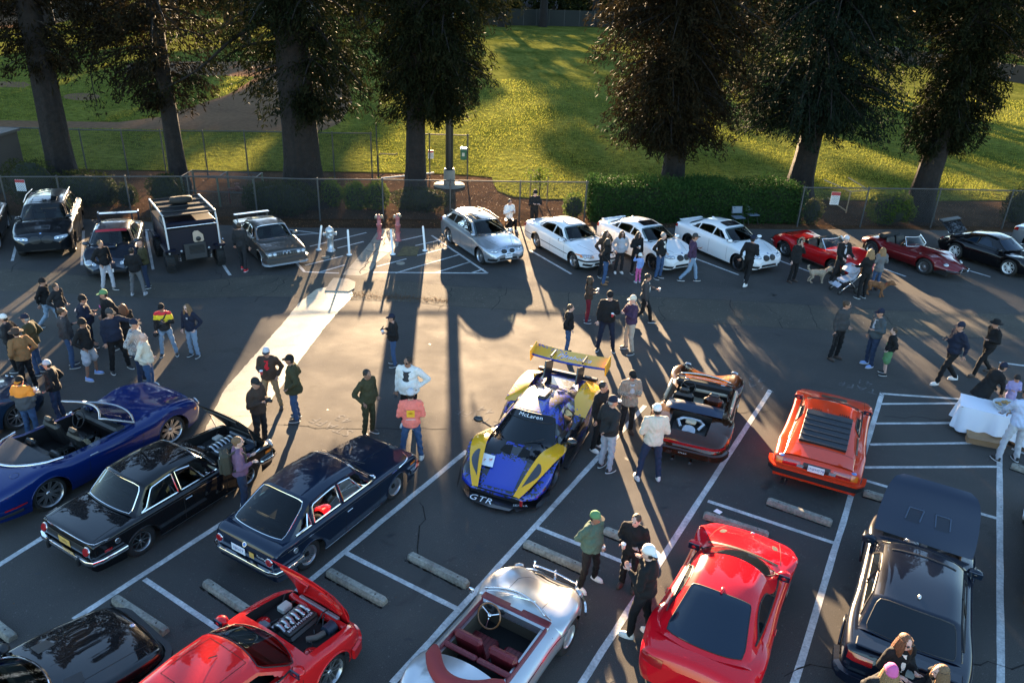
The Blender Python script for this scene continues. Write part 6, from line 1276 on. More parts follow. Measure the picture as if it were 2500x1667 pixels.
# ---- black coupe with raised bonnet at the right
plan = [(-2.15, .76), (-2.05, .84), (-1.3, .90), (-.6, .87), (.6, .86), (1.3, .90), (1.8, .86), (2.1, .76), (2.2, .62)]; dk = [(-2.15, .88), (-2.05, .98), (-1.5, 1.0), (.98, .98), (1.6, .90), (2.05, .82), (2.2, .70)]; shl = [(x, z-.05) for x, z in dk]
bkb = paintm('blue_black', (.004, .007, .016)); c = Car('parked_car', bkb, 2.55, .315, plan, dk, shl, tt=.86, rc=.10, zb=.2, tuck=.08, label='black coupe with its vented bonnet standing open and a yellow rear plate', group='show cars parked in the lot', wells=[engine_well(1.04, 2.0, .5, .84)], track=.82)
c.belt = lambda x: ci(shl, x); c.cabin([(.94, .99), (.36, 1.37), (-.4, 1.41), (-1.22, 1.36), (-1.75, 1.0)], .76, .60, c.belt, bow=(.12, .10), wins=[(-.45, .70, -.32, 0), (-1.35, -.52, 0, .16)], sunroof=(13.5, 13.8, -.8, .8, seam))
c.place((2252, 1400, 1.40), (-.35, 0), R(61)); c.wheels(.22, 'v', 7, darkalloy, .24); c.arches(bkb, .05, off=.02); hb = M('satin_blueblack', (.007, .013, .030), .42, .1, .35); o, on = lid(c, 1.04, 2.2, 1.04, R(-56), hb, M('inner_black'), uc=1.06, dz=.05, name='bonnet'); well_engine(c, 1.05, 1.98, .58, M('engine_black'))
for sy in (-1, 1):
 for a, b in (((1.62, sy*.10), (1.62, sy*.34)), ((1.62, sy*.10), (1.40, sy*.13)), ((1.62, sy*.34), (1.40, sy*.37))):
  MB().tube([on(*a)[0]+on(*a)[1]*.01, on(*b)[0]+on(*b)[1]*.006], .014, 6).build('vent_lip', M('vent_lip', (.04, .06, .10), .3, .3), o)
 V = [on(1.60, sy*.11), on(1.60, sy*.33), on(1.36, sy*.36), on(1.36, sy*.13)]; MB().add([p+n_*.004 for p, n_ in V], [(0, 1, 2, 3)]).build('bonnet_vent', M('vent_recess_shade', (.005, .009, .02), .5), o)  # darker sheet on the same-coloured bonnet paints the shade of the vent recess
 c.decal('B', [(sy*.42, .74), (sy*.78, .74), (sy*.78, .86), (sy*.42, .86)], redl, 'tail_light', .012)
c.mirror(.72, .96, mat=bkb, size=(.10, .13, .07)); doors(c, (-.5, .74), .3); c.plate('B', -.05, .66, .52, .12, platey, 'L58 SPE', M('plate_dark'), .03); c.sweep('B', .44, .78, [(0, -.1), (.08, -.08), (.08, .08), (0, .1)], bkb, 'rear_bumper', .4)
MB().rbox((-2.05, 0, 1.06), (.10, .72, .02), .015).build('rear_spoiler', bkb, c.root); h_ = c.pt('T', -.95, 0); MB().ball(h_[0]+Vector((0, 0, .01)), (.06, .03, .03), 10, 6).build('aerial_base', alloy, c.root)
# ---- back row, left to right
gr = 'cars parked nose-out along the fence'
def kidneys(c, z, w=.15, h=.11, dy=.17, mat=None):
 for sy in (-dy, dy):
  c.decal('F', [(sy-w, z-h), (sy+w, z-h), (sy+w, z+h), (sy-w, z+h)], mat or chrome, 'kidney_frame', .012, 8, 6, .3); c.decal('F', [(sy-w*.85, z-h*.82), (sy+w*.85, z-h*.82), (sy+w*.85, z+h*.82), (sy-w*.85, z+h*.82)], blackp, 'kidney_grille', .02, 8, 6, .3)
def modern(label, paint, kind='parked_car', wb=2.80, L=(.80, .98), hw=.90, hgt=1.44, hood=(.78, .98), deck=(.95, 1.02), tr=.33, cab=None, wins=None, px=None, wheel='FR', head=-60, rim=.25, style='v', n=7, rmat=None, sun=True, plate=None, wagon=False, dark_k=True, zb=.20, group=gr, tail='sedan', belt_up=.03, yb=.80, yr=.57, lampz=.66, glass=None):
 fo, ro = L; x0, x1 = -wb/2-ro, wb/2+fo
 plan = [(x0, hw*.80), (x0+.12, hw*.93), (x0+.6, hw), (0, hw), (wb/2, hw*.995), (x1-.35, hw*.93), (x1-.10, hw*.80), (x1, hw*.62)]
 dk = [(x0, deck[0]-.16), (x0+.08, deck[0]), (cab[-1][0], deck[1]), (cab[0][0], hood[1]), (wb/2+.1, (hood[0]+hood[1])/2+.02), (x1-.18, hood[0]), (x1, hood[0]-.16)]; shl = [(x, z-.06-(.03 if x > 1.2 else 0)) for x, z in dk]
 c = Car(kind, paint, wb, tr, plan, dk, shl, tt=.82, rc=.14, zb=zb, tuck=.10, label=label, group=group, wells=[(cab[-1][0]+.20, cab[0][0]-.10, .84, .50, leather_k)], track=hw-.08, lift=.05, arch=tr*1.14)
 c.belt = lambda x: ci(shl, x)
 c.cabin(cab, yb, yr, c.belt, bow=(.24, .12), wins=wins, crown=.05, ws_t=.93, sunroof=(12.5, 18.5, -.62, .62, glassm) if sun else None, glass=glass, wmarg=(.05, .05), see=True)
 c.place(px, wheel, R(head)); c.wheels(rim, style, n, rmat or alloy, .24); doors(c, [(a[1]+b[0])/2 for a, b in zip(wins[1:], wins)]+[wins[0][1]-.03], .3); c.mirror(wins[0][1]-.05, c.belt(.7)+.03); c.decal
 for w_ in wins[:2]: c.handle(w_[0]+.12, c.belt(w_[0])-.10)
 for sy in (-1, 1):
  c.decal('F', [(sy*hw*.42, lampz-.06), (sy*hw*.84, lampz-.02), (sy*hw*.88, lampz+.07), (sy*hw*.42, lampz+.05)], lampg, 'headlight', .012, 8, 4, .15); c.disc('F', sy*hw*.55, lampz, .045, chrome, 'lamp_lens', .02, dome=.02); c.disc('F', sy*hw*.70, lampz+.01, .045, chrome, 'lamp_lens', .02, dome=.02)
  c.decal('F', [(sy*hw*.55, .28), (sy*hw*.85, .30), (sy*hw*.85, .40), (sy*hw*.50, .38)], blackp, 'side_intake', .01); c.strip('T', [(cab[0][0]+.25, sy*hw*.62), (x1-.25, sy*hw*.34)], .012, M('soft_crease_shade', (.02, .02, .02), .6), .001, 'bonnet_crease_shading')  # shade of the bonnet crease painted as a dark strip
  c.decal('L' if sy > 0 else 'R', [(x0+.02, deck[0]-.24), (x0+.30, deck[0]-.20), (x0+.30, deck[0]-.08), (x0+.02, deck[0]-.10)], redl, 'tail_light', .01, 5, 3)
 c.decal('F', [(-hw*.45, .26), (hw*.45, .26), (hw*.40, .42), (-hw*.40, .42)], blackp, 'lower_grille', .01); c.strip('T', [(x1-.16, -hw*.5), (x1-.12, 0), (x1-.16, hw*.5)], .008); bmw_badge(c, 'T', x1-.16, 0, .038)
 if plate: c.plate('F', 0, .47, .31, .15, platew, plate, None, .04)
 return c
# sedans and wagon
wht = paintm('white', (.74, .75, .76), 0, .3); slv = paintm('light_silver', (.42, .44, .47), .7, .3); dgr = paintm('dark_grey', (.02, .022, .026), .5, .3); grm = paintm('warm_grey', (.15, .14, .13), .7, .3)
c = modern('silver estate car with a glass roof panel and a white front plate', slv, wb=2.76, L=(.78, .98), hw=.905, cab=[(.98, .99), (.30, 1.40), (-.5, 1.45), (-1.7, 1.38), (-2.18, 1.04)], deck=(1.0, 1.03), wins=[(-.20, .82, -.40, .02), (-1.08, -.28, 0, .02), (-1.95, -1.16, 0, .18)], px=((1177, 645), (1093, 594)), head=-60, rim=.235, style='spoke', n=10, plate='6MFP402', sun=False, lampz=.66)
kidneys(c, .64, .14, .09, .17); c.patch(11.5, 24, -.66, .66, M('roof_glass', (.02, .022, .02), .04, 0, .6), 'glass_roof', .006);
for sy in (-.60, .60): MB().tube([(.2, sy, 1.37), (-.8, sy*1.03, 1.42), (-1.7, sy, 1.35)], .015, 6).build('roof_rail', alloy, c.root)
c = modern('white boxy saloon with a white sunroof and lowered wheels', wht, wb=2.76, L=(.80, 1.14), hw=.88, hood=(.76, .95), deck=(.92, 1.0), cab=[(.92, .96), (.28, 1.35), (-.4, 1.40), (-1.05, 1.34), (-1.62, .99)], wins=[(-.22, .78, -.36, .02), (-1.30, -.30, 0, .22)], px=((1403, 658), (1306, 603)), head=-60, rim=.215, style='five', n=5, sun=False, lampz=.64, yb=.77, yr=.56)
kidneys(c, .64, .09, .08, .10); c.patch(11.5, 19, -.55, .55, wht, 'sunroof', .010); [c.disc('F', sy, .64, .07, lampg, 'headlight', .03, dome=.03) for sy in (-.70, -.53, .53, .70)]; [c.decal('F', [(sy*.76, .60), (sy*.86, .60), (sy*.86, .69), (sy*.76, .69)], ambl, 'indicator', .02, 2, 2) for sy in (-1, 1)]
for f in 'LR': c.strip(f, [(-2.3, .50), (-1.75, .50)], .03, blackp, .005, 'rubbing_strip'); c.strip(f, [(-1.0, .50), (1.0, .49)], .03, blackp, .005, 'rubbing_strip'); c.strip(f, [(1.75, .49), (2.1, .49)], .03, blackp, .005, 'rubbing_strip')
c.sweep('F', .50, .7, [(0, -.03), (.03, -.025), (.03, .025), (0, .03)], blackp, 'front_bumper_trim', .4)
for k, (px, lb) in enumerate([((1591, 661), 'white modern saloon with a black glass sunroof, in the middle of the three white cars'), ((1798, 661), 'white modern saloon beside the red convertible, rightmost of the three white cars')]):
 c = modern(lb, wht, wb=2.85, L=(.80, 1.06), hw=.915, hood=(.82, 1.0), deck=(1.0, 1.05), cab=[(1.02, 1.0), (.28, 1.38), (-.45, 1.44), (-1.2, 1.36), (-1.92, 1.04)], wins=[(-.18, .84, -.44, .02), (-1.02, -.26, 0, .02), (-1.46, -1.10, 0, .22)], px=px, head=-60, rim=.26, style='v', n=5, rmat=darkalloy, lampz=.70, tr=.335)
 kidneys(c, .66, .15, .10, .16, blackp); MB().rbox((c.x0+.10, 0, c.deck[1][1]+.012), (.07, .60, .012), .010).build('rear_spoiler', wht, c.root); h_ = c.pt('T', -1.1, 0); MB().ball(h_[0]+Vector((0, 0, .02)), (.09, .025, .035), 8, 5).build('aerial_fin', wht, c.root)
# grey box-flared coupe
c = nk('dark grey box-flared coupe with a rear wing and a sunlit front corner', grm, [(.88, .90), (.34, 1.32), (-.3, 1.37), (-.95, 1.30), (-1.35, .98)], [(-.28, .66, -.34, .0), (-1.14, -.36, .0, .2)], (.95, .97), 1.02, (), group=gr)
c.place((644, 652), 'FR', R(-55)); c.wheels(.205, 'five', 5, alloy, .22); c.arches(grm, .07, off=.02); [c.disc('F', sy, .66, .075, lampg, 'headlight', .03, dome=.03) for sy in (-.62, -.44, .44, .62)]; grille_row(c, -.36, .36, .66, .12, 9); kidneys(c, .66, .06, .07, .07)
c.sweep('F', .42, .7, [(0, -.10), (.06, -.08), (.06, .06), (0, .08)], grm, 'front_bumper', .5); c.sweep('F', .27, .7, [(0, -.03), (.10, -.03), (.06, .03), (0, .03)], M('lip_silver', (.3, .31, .33), .4, .3), 'chin_spoiler', .4); MB().rbox((-2.08, 0, 1.14), (.12, .70, .018), .015).build('rear_wing', grm, c.root)
for sy in (-.6, .6): MB().box((-2.08, sy, 1.04), (.08, .015, .1)).build('wing_post', grm, c.root)
for sy in (-1, 1): c.decal('F', [(sy*.50, .38), (sy*.72, .38), (sy*.72, .46), (sy*.50, .46)], ambl, 'indicator', .07, 2, 2)
doors(c, (-.32, .74), .28); c.mirror(.62, .92, mat=grm)
# big dark suv
suvp = paintm('suv_black', (.012, .014, .017), .4); c = modern('big dark SUV at the left end of the row, glinting along its flank', suvp, wb=2.97, L=(.86, 1.06), hw=1.0, hood=(1.0, 1.22), deck=(1.15, 1.2), tr=.38, cab=[(1.15, 1.20), (.45, 1.66), (-.5, 1.74), (-1.9, 1.66), (-2.35, 1.2)], wins=[(-.2, .95, -.44, .02), (-1.15, -.28, 0, .02), (-2.0, -1.24, 0, .12)], px=(112, 636), wheel=(2.34, 0), head=-67, rim=.28, style='v', n=5, rmat=darkalloy, lampz=.82, zb=.28, yb=.86, yr=.66, plate=None)
kidneys(c, .78, .19, .13, .20, blackp); [MB().tube([(.3, sy, 1.69), (-.7, sy*1.04, 1.74), (-1.9, sy, 1.67)], .02, 6).build('roof_rail', alloy, c.root) for sy in (-.66, .66)]
# rally saloon with round lamps and a tall wing
rlp = paintm('slate_blue', (.028, .036, .052), .4, .3); c = modern('slate-blue rally-style saloon with round lamps, bonnet scoop and tall rear wing', rlp, wb=2.52, L=(.86, 1.02), hw=.87, hood=(.76, .95), deck=(.96, 1.0), tr=.31, cab=[(.95, .96), (.30, 1.36), (-.4, 1.42), (-1.05, 1.34), (-1.6, 1.0)], wins=[(-.20, .78, -.40, .02), (-1.05, -.28, 0, .02)], px=(272, 686), wheel=(2.1, 0), head=-70, rim=.215, style='mesh', n=9, rmat=M('gold_wheel', (.25, .17, .06), .35, .8), sun=False, lampz=.62)
[c.disc('F', sy, .64, .13, lampg, 'headlight', .03, dome=.05, n=20) for sy in (-.60, .60)]; MB().rbox((1.15, 0, .97), (.20, .22, .045), .04).build('bonnet_scoop', rlp, c.root); MB().rbox((-2.05, 0, 1.28), (.14, .72, .02), .018).build('rear_wing', rlp, c.root); [MB().rbox((-2.02, sy, 1.18), (.13, .02, .18), .01).build('wing_end', rlp, c.root) for sy in (-.70, .70)]
c.patch(7.8, 9.6, -.86, .86, M('red_banner', (.35, .01, .02), .4), 'windscreen_banner', .010, (2, 12)); c.plate('F', 0, .40, .31, .12, platew, None, None, .06); MB().rbox((2.12, 0, .36), (.04, .55, .06), .03).build('bumper_mouth', blackp, c.root)
# red fifties-sixties roadsters
def roadster(label, paint, plan, dk, shl, wb, px, wheel, head, wells, tr=.33, rim=.19, style='cap', n=8, rmat=None, tt=.74, rc=.18, zb=.2, tuck=.13, track=None):
 c = Car('sports_car', paint, wb, tr, plan, dk, shl, tt=tt, rc=rc, zb=zb, tuck=tuck, label=label, group=gr, wells=wells, arch=tr*1.13, lift=.08, track=track); c.belt = lambda x: ci(shl, x); c.place(px, wheel, R(head)); c.wheels(rim, style, n, rmat or alloy, .19); return c
rdc = paintm('rally_red', (.38, .006, .008)); plan = [(-2.12, .56), (-2.0, .72), (-1.4, .88), (-.6, .82), (.3, .84), (1.2, .88), (1.9, .76), (2.2, .55)]; dk = [(-2.12, .62), (-1.95, .74), (-1.3, .84), (-.7, .86), (.75, .84), (1.5, .76), (2.0, .64), (2.2, .50)]; shl = [(-2.12, .62), (-1.95, .72), (-1.4, .90), (-.7, .78), (.3, .78), (1.2, .90), (1.8, .74), (2.2, .48)]
c = roadster('red convertible sports car with knife-edged fenders and its top down', rdc, plan, dk, shl, 2.49, (1912, 625), 'RR', -60, [(-.62, .50, .90, .45, leather_k)], rim=.2, style='spoke', n=10)
[seat(c, -.02, y, .46, leather_k, .9, head=False) for y in (-.33, .33)]; wscreen(c, .66, .84, .30, 1.18, .66, .56, .16, chrome, .02); steering(c, .25, .33, .84, .18); [c.strip(f, [(-1.0, .24), (.95, .24)], .05, chrome, .01, 'side_pipe') for f in 'LR']; MB().grid(lambda u, v: Vector((-1.15+.55*u, -.58+1.16*v, .885+.04*math.sin(math.pi*v))), 4, 8).build('top_cover', rdc, c.root)
doors(c, (-.5, .6), .28); c.sweep('B', .50, .6, [(0, -.03), (.03, -.02), (.03, .02), (0, .03)], chrome, 'rear_bumper', .3, .05); [c.strip('T', [(.9, sy*.30), (2.0, sy*.25)], .008) for sy in (-1, 1)]; [MB().grid(lambda u, v, s_=s_: Vector((.15+.5*u, s_*(.74-.05*v), .86+.22*v*math.sin(math.pi*(.2+.6*u)))), 4, 2).build('quarter_glass', clear, c.root) for s_ in (-1, 1)]
drd = paintm('dark_red', (.13, .008, .010), .2); plan = [(-2.05, .36), (-1.9, .52), (-1.3, .78), (-.5, .80), (.4, .81), (1.2, .78), (1.8, .64), (2.2, .44), (2.38, .26)]; dk = [(-2.05, .56), (-1.85, .68), (-1.2, .82), (-.6, .84), (.45, .84), (1.1, .80), (1.9, .68), (2.38, .48)]; shl = [(-2.05, .52), (-1.85, .62), (-1.2, .80), (-.6, .74), (.4, .74), (1.15, .78), (1.8, .62), (2.38, .44)]
c = roadster('dark red classic roadster with a very long bonnet and wire wheels', drd, plan, dk, shl, 2.44, (2250, 670), 'FR', -60, [(-.95, .05, .88, .42, leather_k)], rim=.20, style='mesh', n=20, tt=.66, rc=.24, track=.74)
[seat(c, -.5, y, .44, leather_k, .85, head=False) for y in (-.3, .3)]; wscreen(c, .22, .85, -.02, 1.16, .62, .48, .20, chrome, .016); steering(c, -.12, -.3, .82, .18, M('wood_rim')); MB().rbox((-1.05, 0, .90), (.17, .56, .10), .08).build('folded_hood', M('black_cloth', (.012, .012, .012), .9), c.root)
[c.disc('T', 1.92, sy*.47, .10, lampg, 'headlight', .01, dome=.04, ry=.08) for sy in (-1, 1)]; c.sweep('F', .40, .4, [(0, -.03), (.03, -.02), (.03, .02), (0, .03)], chrome, 'front_bumper', .3, .06); MB().ball((2.36, 0, .42), (.06, .24, .07), 12, 6).build('mouth', under, c.root); [MB().tube([(2.42, sy, .34), (2.44, sy, .50)], .022, 8).build('overrider', chrome, c.root) for sy in (-.22, .22)]
doors(c, (-.86, .12), .3); [c.strip('T', [(.5, sy*.40), (2.1, sy*.26)], .01) for sy in (-1, 1)]; MB().ball((.9, 0, .84), (.75, .16, .045), 14, 8).build('bonnet_bulge', drd, c.root)
# black rear-engined coupe, white wheels, tail raised
plan = [(-2.05, .68), (-1.9, .82), (-1.3, .92), (-.5, .86), (.3, .83), (1.1, .87), (1.7, .80), (2.02, .62), (2.14, .46)]; dk = [(-2.05, .62), (-1.9, .74), (-1.2, .90), (.88, .88), (1.3, .76), (1.8, .60), (2.14, .44)]; shl = [(-2.05, .58), (-1.9, .70), (-1.2, .84), (.2, .82), (.9, .80), (1.35, .82), (1.75, .70), (2.14, .42)]
c = Car('sports_car', navy, 2.27, .33, plan, dk, shl, tt=.74, rc=.2, zb=.18, tuck=.1, label='black rear-engined coupe with white wheels and its tail lid up', group=gr, arch=.38, track=.84); c.belt = lambda x: ci(shl, x)
c.cabin([(.95, .90), (.38, 1.24), (-.2, 1.29), (-.9, 1.18), (-1.7, .88)], .74, .50, c.belt, bow=(.2, .1), wins=[(-.36, .70, -.34, 0), (-1.15, -.44, 0, .3)], glass=glass_b, ws_t=.92, wmarg=(.04, .05)); c.place((2455, 673), 'FR', R(-60)); c.wheels(.235, 'v', 6, whitewheel, .24)
tl = MB(); q = Matrix.Rotation(R(38), 3, 'Y'); tl.rbox(Vector((-1.95, 0, 1.12)), (.34, .60, .025), .02, q); tl.build('tail_lid', navy, c.root); MB().rbox((-2.2, 0, 1.34), (.12, .66, .03), .025, Matrix.Rotation(.2, 3, 'Y')).build('tail_spoiler', blackp, c.root); [MB().tube([(-1.85, sy, .86), (-2.1, sy, 1.2)], .012, 5).build('lid_strut', alloy, c.root) for sy in (-.4, .4)]
[c.disc('B', sy, .66, .08, redl, 'tail_light', .02) for sy in (-.62, .62)]; [c.disc('F', sy, .64, .10, lampg, 'headlight', .03, dome=.05) for sy in (-.64, .64)]; MB().rbox((-2.02, 0, .45), (.10, .62, .1), .05).build('engine_bay', under, c.root); doors(c, (-.5, .66), .28); c.mirror(.6, .84, mat=navy)
# blue off-road truck seen from its flat end
tk = M('truck_blue', (.002, .003, .012), .5, 0, 0, .25); A = G(421, 671); B = G(547, 652); hd = math.atan2((B-A).y, (B-A).x); tr_ = empty('offroad_truck', (0, 0, 0), hd, label='tall dark blue off-road truck with a roof rack and spare wheel on top', cat='off-road truck', group=gr)
mid = (A+B)/2; tr_.location = (mid.x, mid.y, 0); tr_.scale = (.86, .80, .84); steel = M('matt_steel', (.035, .035, .036), .6, .4); pl = M('beige_plate', (.42, .33, .26), .45)   # local x across, y away from the camera
MB().add([(-.98, .05, .85), (.98, .05, .85), (1.02, .15, 1.95), (-1.02, .15, 1.95), (-.98, 3.6, .85), (.98, 3.6, .85), (1.02, 3.5, 1.95), (-1.02, 3.5, 1.95)], [(0, 1, 2, 3), (5, 4, 7, 6), (4, 0, 3, 7), (1, 5, 6, 2), (3, 2, 6, 7), (4, 5, 1, 0)]).build('body', tk, tr_)
MB().rbox((0, .95, 2.05), (1.0, .75, .11), .05).build('hood_top', tk, tr_); MB().box((0, .12, 1.98), (.9, .02, .06)).build('windscreen', glassm, tr_)
for x in (-1.02, 1.02): MB().tube([(x, .0, .9), (x, .05, 2.0), (x, .25, 2.5)], .035, 8).build('cage_post', M('dark_rail'), tr_); MB().tube([(x, 3.4, .9), (x, 3.4, 2.45)], .035, 8).build('cage_post', steel, tr_); MB().tube([(x, .2, 2.5), (x, 3.4, 2.5)], .035, 8).build('rack_rail', M('dark_rail', (.10, .10, .11), .35, .8), tr_)
for y in (.2, .9, 1.7, 2.5, 3.3): MB().tube([(-1.02, y, 2.48), (1.02, y, 2.48)], .028, 8).build('rack_bar', steel, tr_)
MB().tube([(-1.0, .02, 2.02), (1.0, .02, 2.02)], .03, 8).build('cross_bar', chrome, tr_)
MB().box((0, 1.8, 2.44), (.96, 1.5, .012)).build('rack_floor', blackp, tr_); sp = MB(); sp.lathe([(.22, -.12), (.40, -.14), (.46, -.09), (.47, 0), (.46, .09), (.40, .14), (.22, .12)], 28, Matrix.Translation((.05, 2.1, 2.66)) @ Matrix.Rotation(-.18, 4, 'X')); sp.build('spare_wheel', rubber, tr_)
MB().prism([(0.06, 0), (.36, 0), (.42, .06), (.40, .30), (.22, .50), (.08, .50), (.0, .42), (.0, .06)], 0, .02).build('filler_plate', pl, tr_).matrix_local = Matrix.Translation((-.02, .07, 1.28)) @ Matrix.Rotation(math.pi/2+.08, 4, 'X')
MB().lathe([(.10, 0), (.10, .05), (.05, .07), (0, .07)], 16, Matrix.Translation((.18, .05, 1.42)) @ Matrix.Rotation(math.pi/2, 4, 'X')).build('filler_cap', blackp, tr_)
gp2 = MB().rbox((0, -.03, .92), (.44, .025, .34), .02, Matrix.Rotation(-.12, 3, 'X')).build('guard_plate', steel, tr_)
for k in range(7): MB().rbox((.06, -.065+.0*k, 1.16-.055*k), (.30, .008, .012), .004).build('plate_slot', under, tr_)
MB().box((-.12, -.055, .70), (.10, .006, .03)).build('oval_mark', whitep, tr_); MB().box((.12, -.055, .71), (.12, .006, .012)).build('print', M('grey_print'), tr_)
MB().box((0, 1.8, .62), (.55, 1.6, .14)).build('chassis', under, tr_)
for x in (-1.0, 1.0):
 for y in (.45, 3.0):
  wh = bpy.data.objects.new('wheel', None); COL.objects.link(wh); wh.parent = tr_; wh.location = (x, y, .47)
  q = Matrix.Rotation(math.pi/2, 4, 'Y'); MB().lathe([(.22, -.15), (.40, -.17), (.46, -.13), (.47, 0), (.46, .13), (.40, .17), (.22, .15)], 26, q).build('tyre', rubber, wh); MB().lathe([(0, -.16), (.12, -.16), (.22, -.12), (.22, .12), (.12, .16), (0, .16)], 20, q).build('rim', steel, wh)
  lg = MB()
  for k in range(26): a = k*2*math.pi/26; lg.box((0, .475*math.cos(a), .475*math.sin(a)), (.15, .035, .018), Matrix.Rotation(a, 3, 'X'))
  lg.build('tread', rubber, wh, kind='stuff')
 MB().rbox((x*.98, .45, 1.06), (.22, .62, .05), .03).build('mudguard', tk, tr_); MB().rbox((x*.98, 3.0, 1.06), (.22, .62, .05), .03).build('mudguard', tk, tr_)
 co_ = MB(); co_.tube([(x*.62+.05*math.cos(k*.9), .25+.05*math.sin(k*.9), .45+.011*k) for k in range(42)], .012, 5); co_.build('coil_spring', alloy, tr_)
 for dz in (1.25,): MB().lathe([(.05, 0), (.045, .03), (0, .03)], 12, Matrix.Translation((x*.55, .02, dz-.28)) @ Matrix.Rotation(math.pi/2, 4, 'X')).build('lamp', lampg, tr_)
MB().tube([(1.12, .9, .95), (1.2, .6, 1.0), (1.2, .3, 1.2)], .025, 6).build('snorkel_pipe', chrome, tr_)
# cars cut by the edges
c = modern('dark car cut by the left edge, beside the big SUV', dgr, cab=[(1.0, .99), (.3, 1.38), (-.45, 1.43), (-1.1, 1.36), (-1.75, 1.02)], wins=[(-.2, .82, -.4, 0), (-1.1, -.28, 0, .15)], px=(2, 606), wheel='FL', head=-64, rim=.25, style='spoke', n=10)
c = modern('dark blue car cut by the left edge, beside the man in the orange-backed jacket', paintm('steel_blue', (.012, .03, .065), .4), cab=[(1.0, .99), (.3, 1.34), (-.45, 1.38), (-1.1, 1.32), (-1.75, 1.02)], wins=[(-.2, .82, -.4, 0), (-1.1, -.28, 0, .15)], px=(52, 1046), wheel='FR', head=61, rim=.24, style='spoke', n=10, group='show cars parked in the lot')
c = modern('dark car whose wheel just shows at the right edge', dgr, cab=[(1.0, .99), (.3, 1.38), (-.45, 1.43), (-1.1, 1.36), (-1.75, 1.02)], wins=[(-.2, .82, -.4, 0), (-1.1, -.28, 0, .15)], px=(2496, 1272), wheel='FL', head=60, rim=.25, style='spoke', n=10, group='show cars parked in the lot')
c = modern('silver car cut by the right edge, beyond the black coupe with white wheels', slv, cab=[(1.0, .99), (.3, 1.38), (-.45, 1.43), (-1.1, 1.36), (-1.75, 1.02)], wins=[(-.2, .82, -.4, 0), (-1.1, -.28, 0, .15)], px=(2512, 612), wheel='RR', head=-60, rim=.24, style='spoke', n=10)
# ---------------------------------------------------------------- people
def cloth(name, col, rough=.85, var=.14): return M('cloth_'+name, col, rough, var=var, vs=22, bump=.5, bs=16, spec=.25)
K = dict(black=(.010, .010, .011), navy=(.012, .017, .035), dark=(.02, .02, .022), brown=(.055, .035, .026), tan=(.22, .11, .045), olive=(.05, .046, .022), green=(.075, .12, .09), grey=(.13, .13, .135), lgrey=(.36, .37, .41), white=(.72, .70, .66), cream=(.58, .52, .42), jeans=(.045, .085, .17), ljeans=(.20, .28, .38), djeans=(.022, .035, .07),
  khaki=(.26, .19, .11), beige=(.42, .33, .25), red=(.55, .02, .03), maroon=(.14, .012, .022), purple=(.055, .03, .065), mauve=(.16, .09, .15), salmon=(.85, .20, .15), orange=(.85, .24, .02), char=(.045, .045, .048), blue=(.22, .33, .62), pink=(.62, .12, .3), sgreen=(.10, .22, .10), teal=(.02, .05, .09), lav=(.28, .26, .48), sky=(.42, .50, .68), silver=(.45, .46, .5))
skin = M('skin', (.42, .22, .15), .55, var=.15, vs=20); skin2 = M('skin_tan', (.28, .14, .09), .55, var=.15, vs=20); skin3 = M('skin_pale', (.55, .34, .27), .55, var=.15, vs=20)
hairc = dict(dark=(.012, .009, .007), brown=(.06, .032, .016), blond=(.30, .17, .07), ginger=(.16, .055, .018), grey=(.35, .34, .33), sandy=(.20, .11, .05))
def hairm(n): return M('hair_'+n, hairc[n], .6, var=.5, vs=60, bump=.6, bs=70)
def plaid(name, a, b, sc):
 if name in MATS: return MATS[name]
 mt = bpy.data.materials.new(name); mt.use_nodes = True; n = mt.node_tree.nodes; l = mt.node_tree.links; p = n['Principled BSDF']; p.inputs['Roughness'].default_value = .85
 t = n.new('ShaderNodeTexCoord'); v = None
 w1 = n.new('ShaderNodeTexWave'); w1.inputs['Scale'].default_value = sc*1.8; w1.bands_direction = 'Z'; w2 = n.new('ShaderNodeTexWave'); w2.inputs['Scale'].default_value = sc*1.8; w2.bands_direction = 'DIAGONAL' if False else 'Y'
 for w_ in (w1, w2): l.new(t.outputs['Object'], w_.inputs[0])
 ad = n.new('ShaderNodeMath'); ad.operation = 'ADD'; l.new(w1.outputs['Fac'], ad.inputs[0]); l.new(w2.outputs['Fac'], ad.inputs[1]); mr = n.new('ShaderNodeMapRange'); mr.inputs[1].default_value = .4; mr.inputs[2].default_value = 1.7; l.new(ad.outputs[0], mr.inputs[0])
 mx = n.new('ShaderNodeMix'); mx.data_type = 'RGBA'; mx.inputs[6].default_value = (*a, 1); mx.inputs[7].default_value = (*b, 1); l.new(mr.outputs[0], mx.inputs[0]); l.new(mx.outputs[2], p.inputs['Base Color']); MATS[name] = mt; return mt
def bands(name, stops):
 "garment coloured in horizontal bands: stops = [(height, colour), ...] from the hem up"
 mt = bpy.data.materials.new(name); mt.use_nodes = True; n = mt.node_tree.nodes; l = mt.node_tree.links; p = n['Principled BSDF']; p.inputs['Roughness'].default_value = .8
 t = n.new('ShaderNodeTexCoord'); sx = n.new('ShaderNodeSeparateXYZ'); l.new(t.outputs['Object'], sx.inputs[0]); mr = n.new('ShaderNodeMapRange'); mr.inputs[2].default_value = 2.0; l.new(sx.outputs[2], mr.inputs[0])
 cr_ = n.new('ShaderNodeValToRGB'); cr_.color_ramp.interpolation = 'CONSTANT'; e = cr_.color_ramp.elements; e[0].position = 0; e[0].color = (*stops[0][1], 1); e[1].position = stops[1][0]/2; e[1].color = (*stops[1][1], 1)
 for z, c_ in stops[2:]: q = e.new(z/2); q.color = (*c_, 1)
 l.new(mr.outputs[0], cr_.inputs[0]); l.new(cr_.outputs[0], p.inputs['Base Color']); MATS[name] = mt; return mt
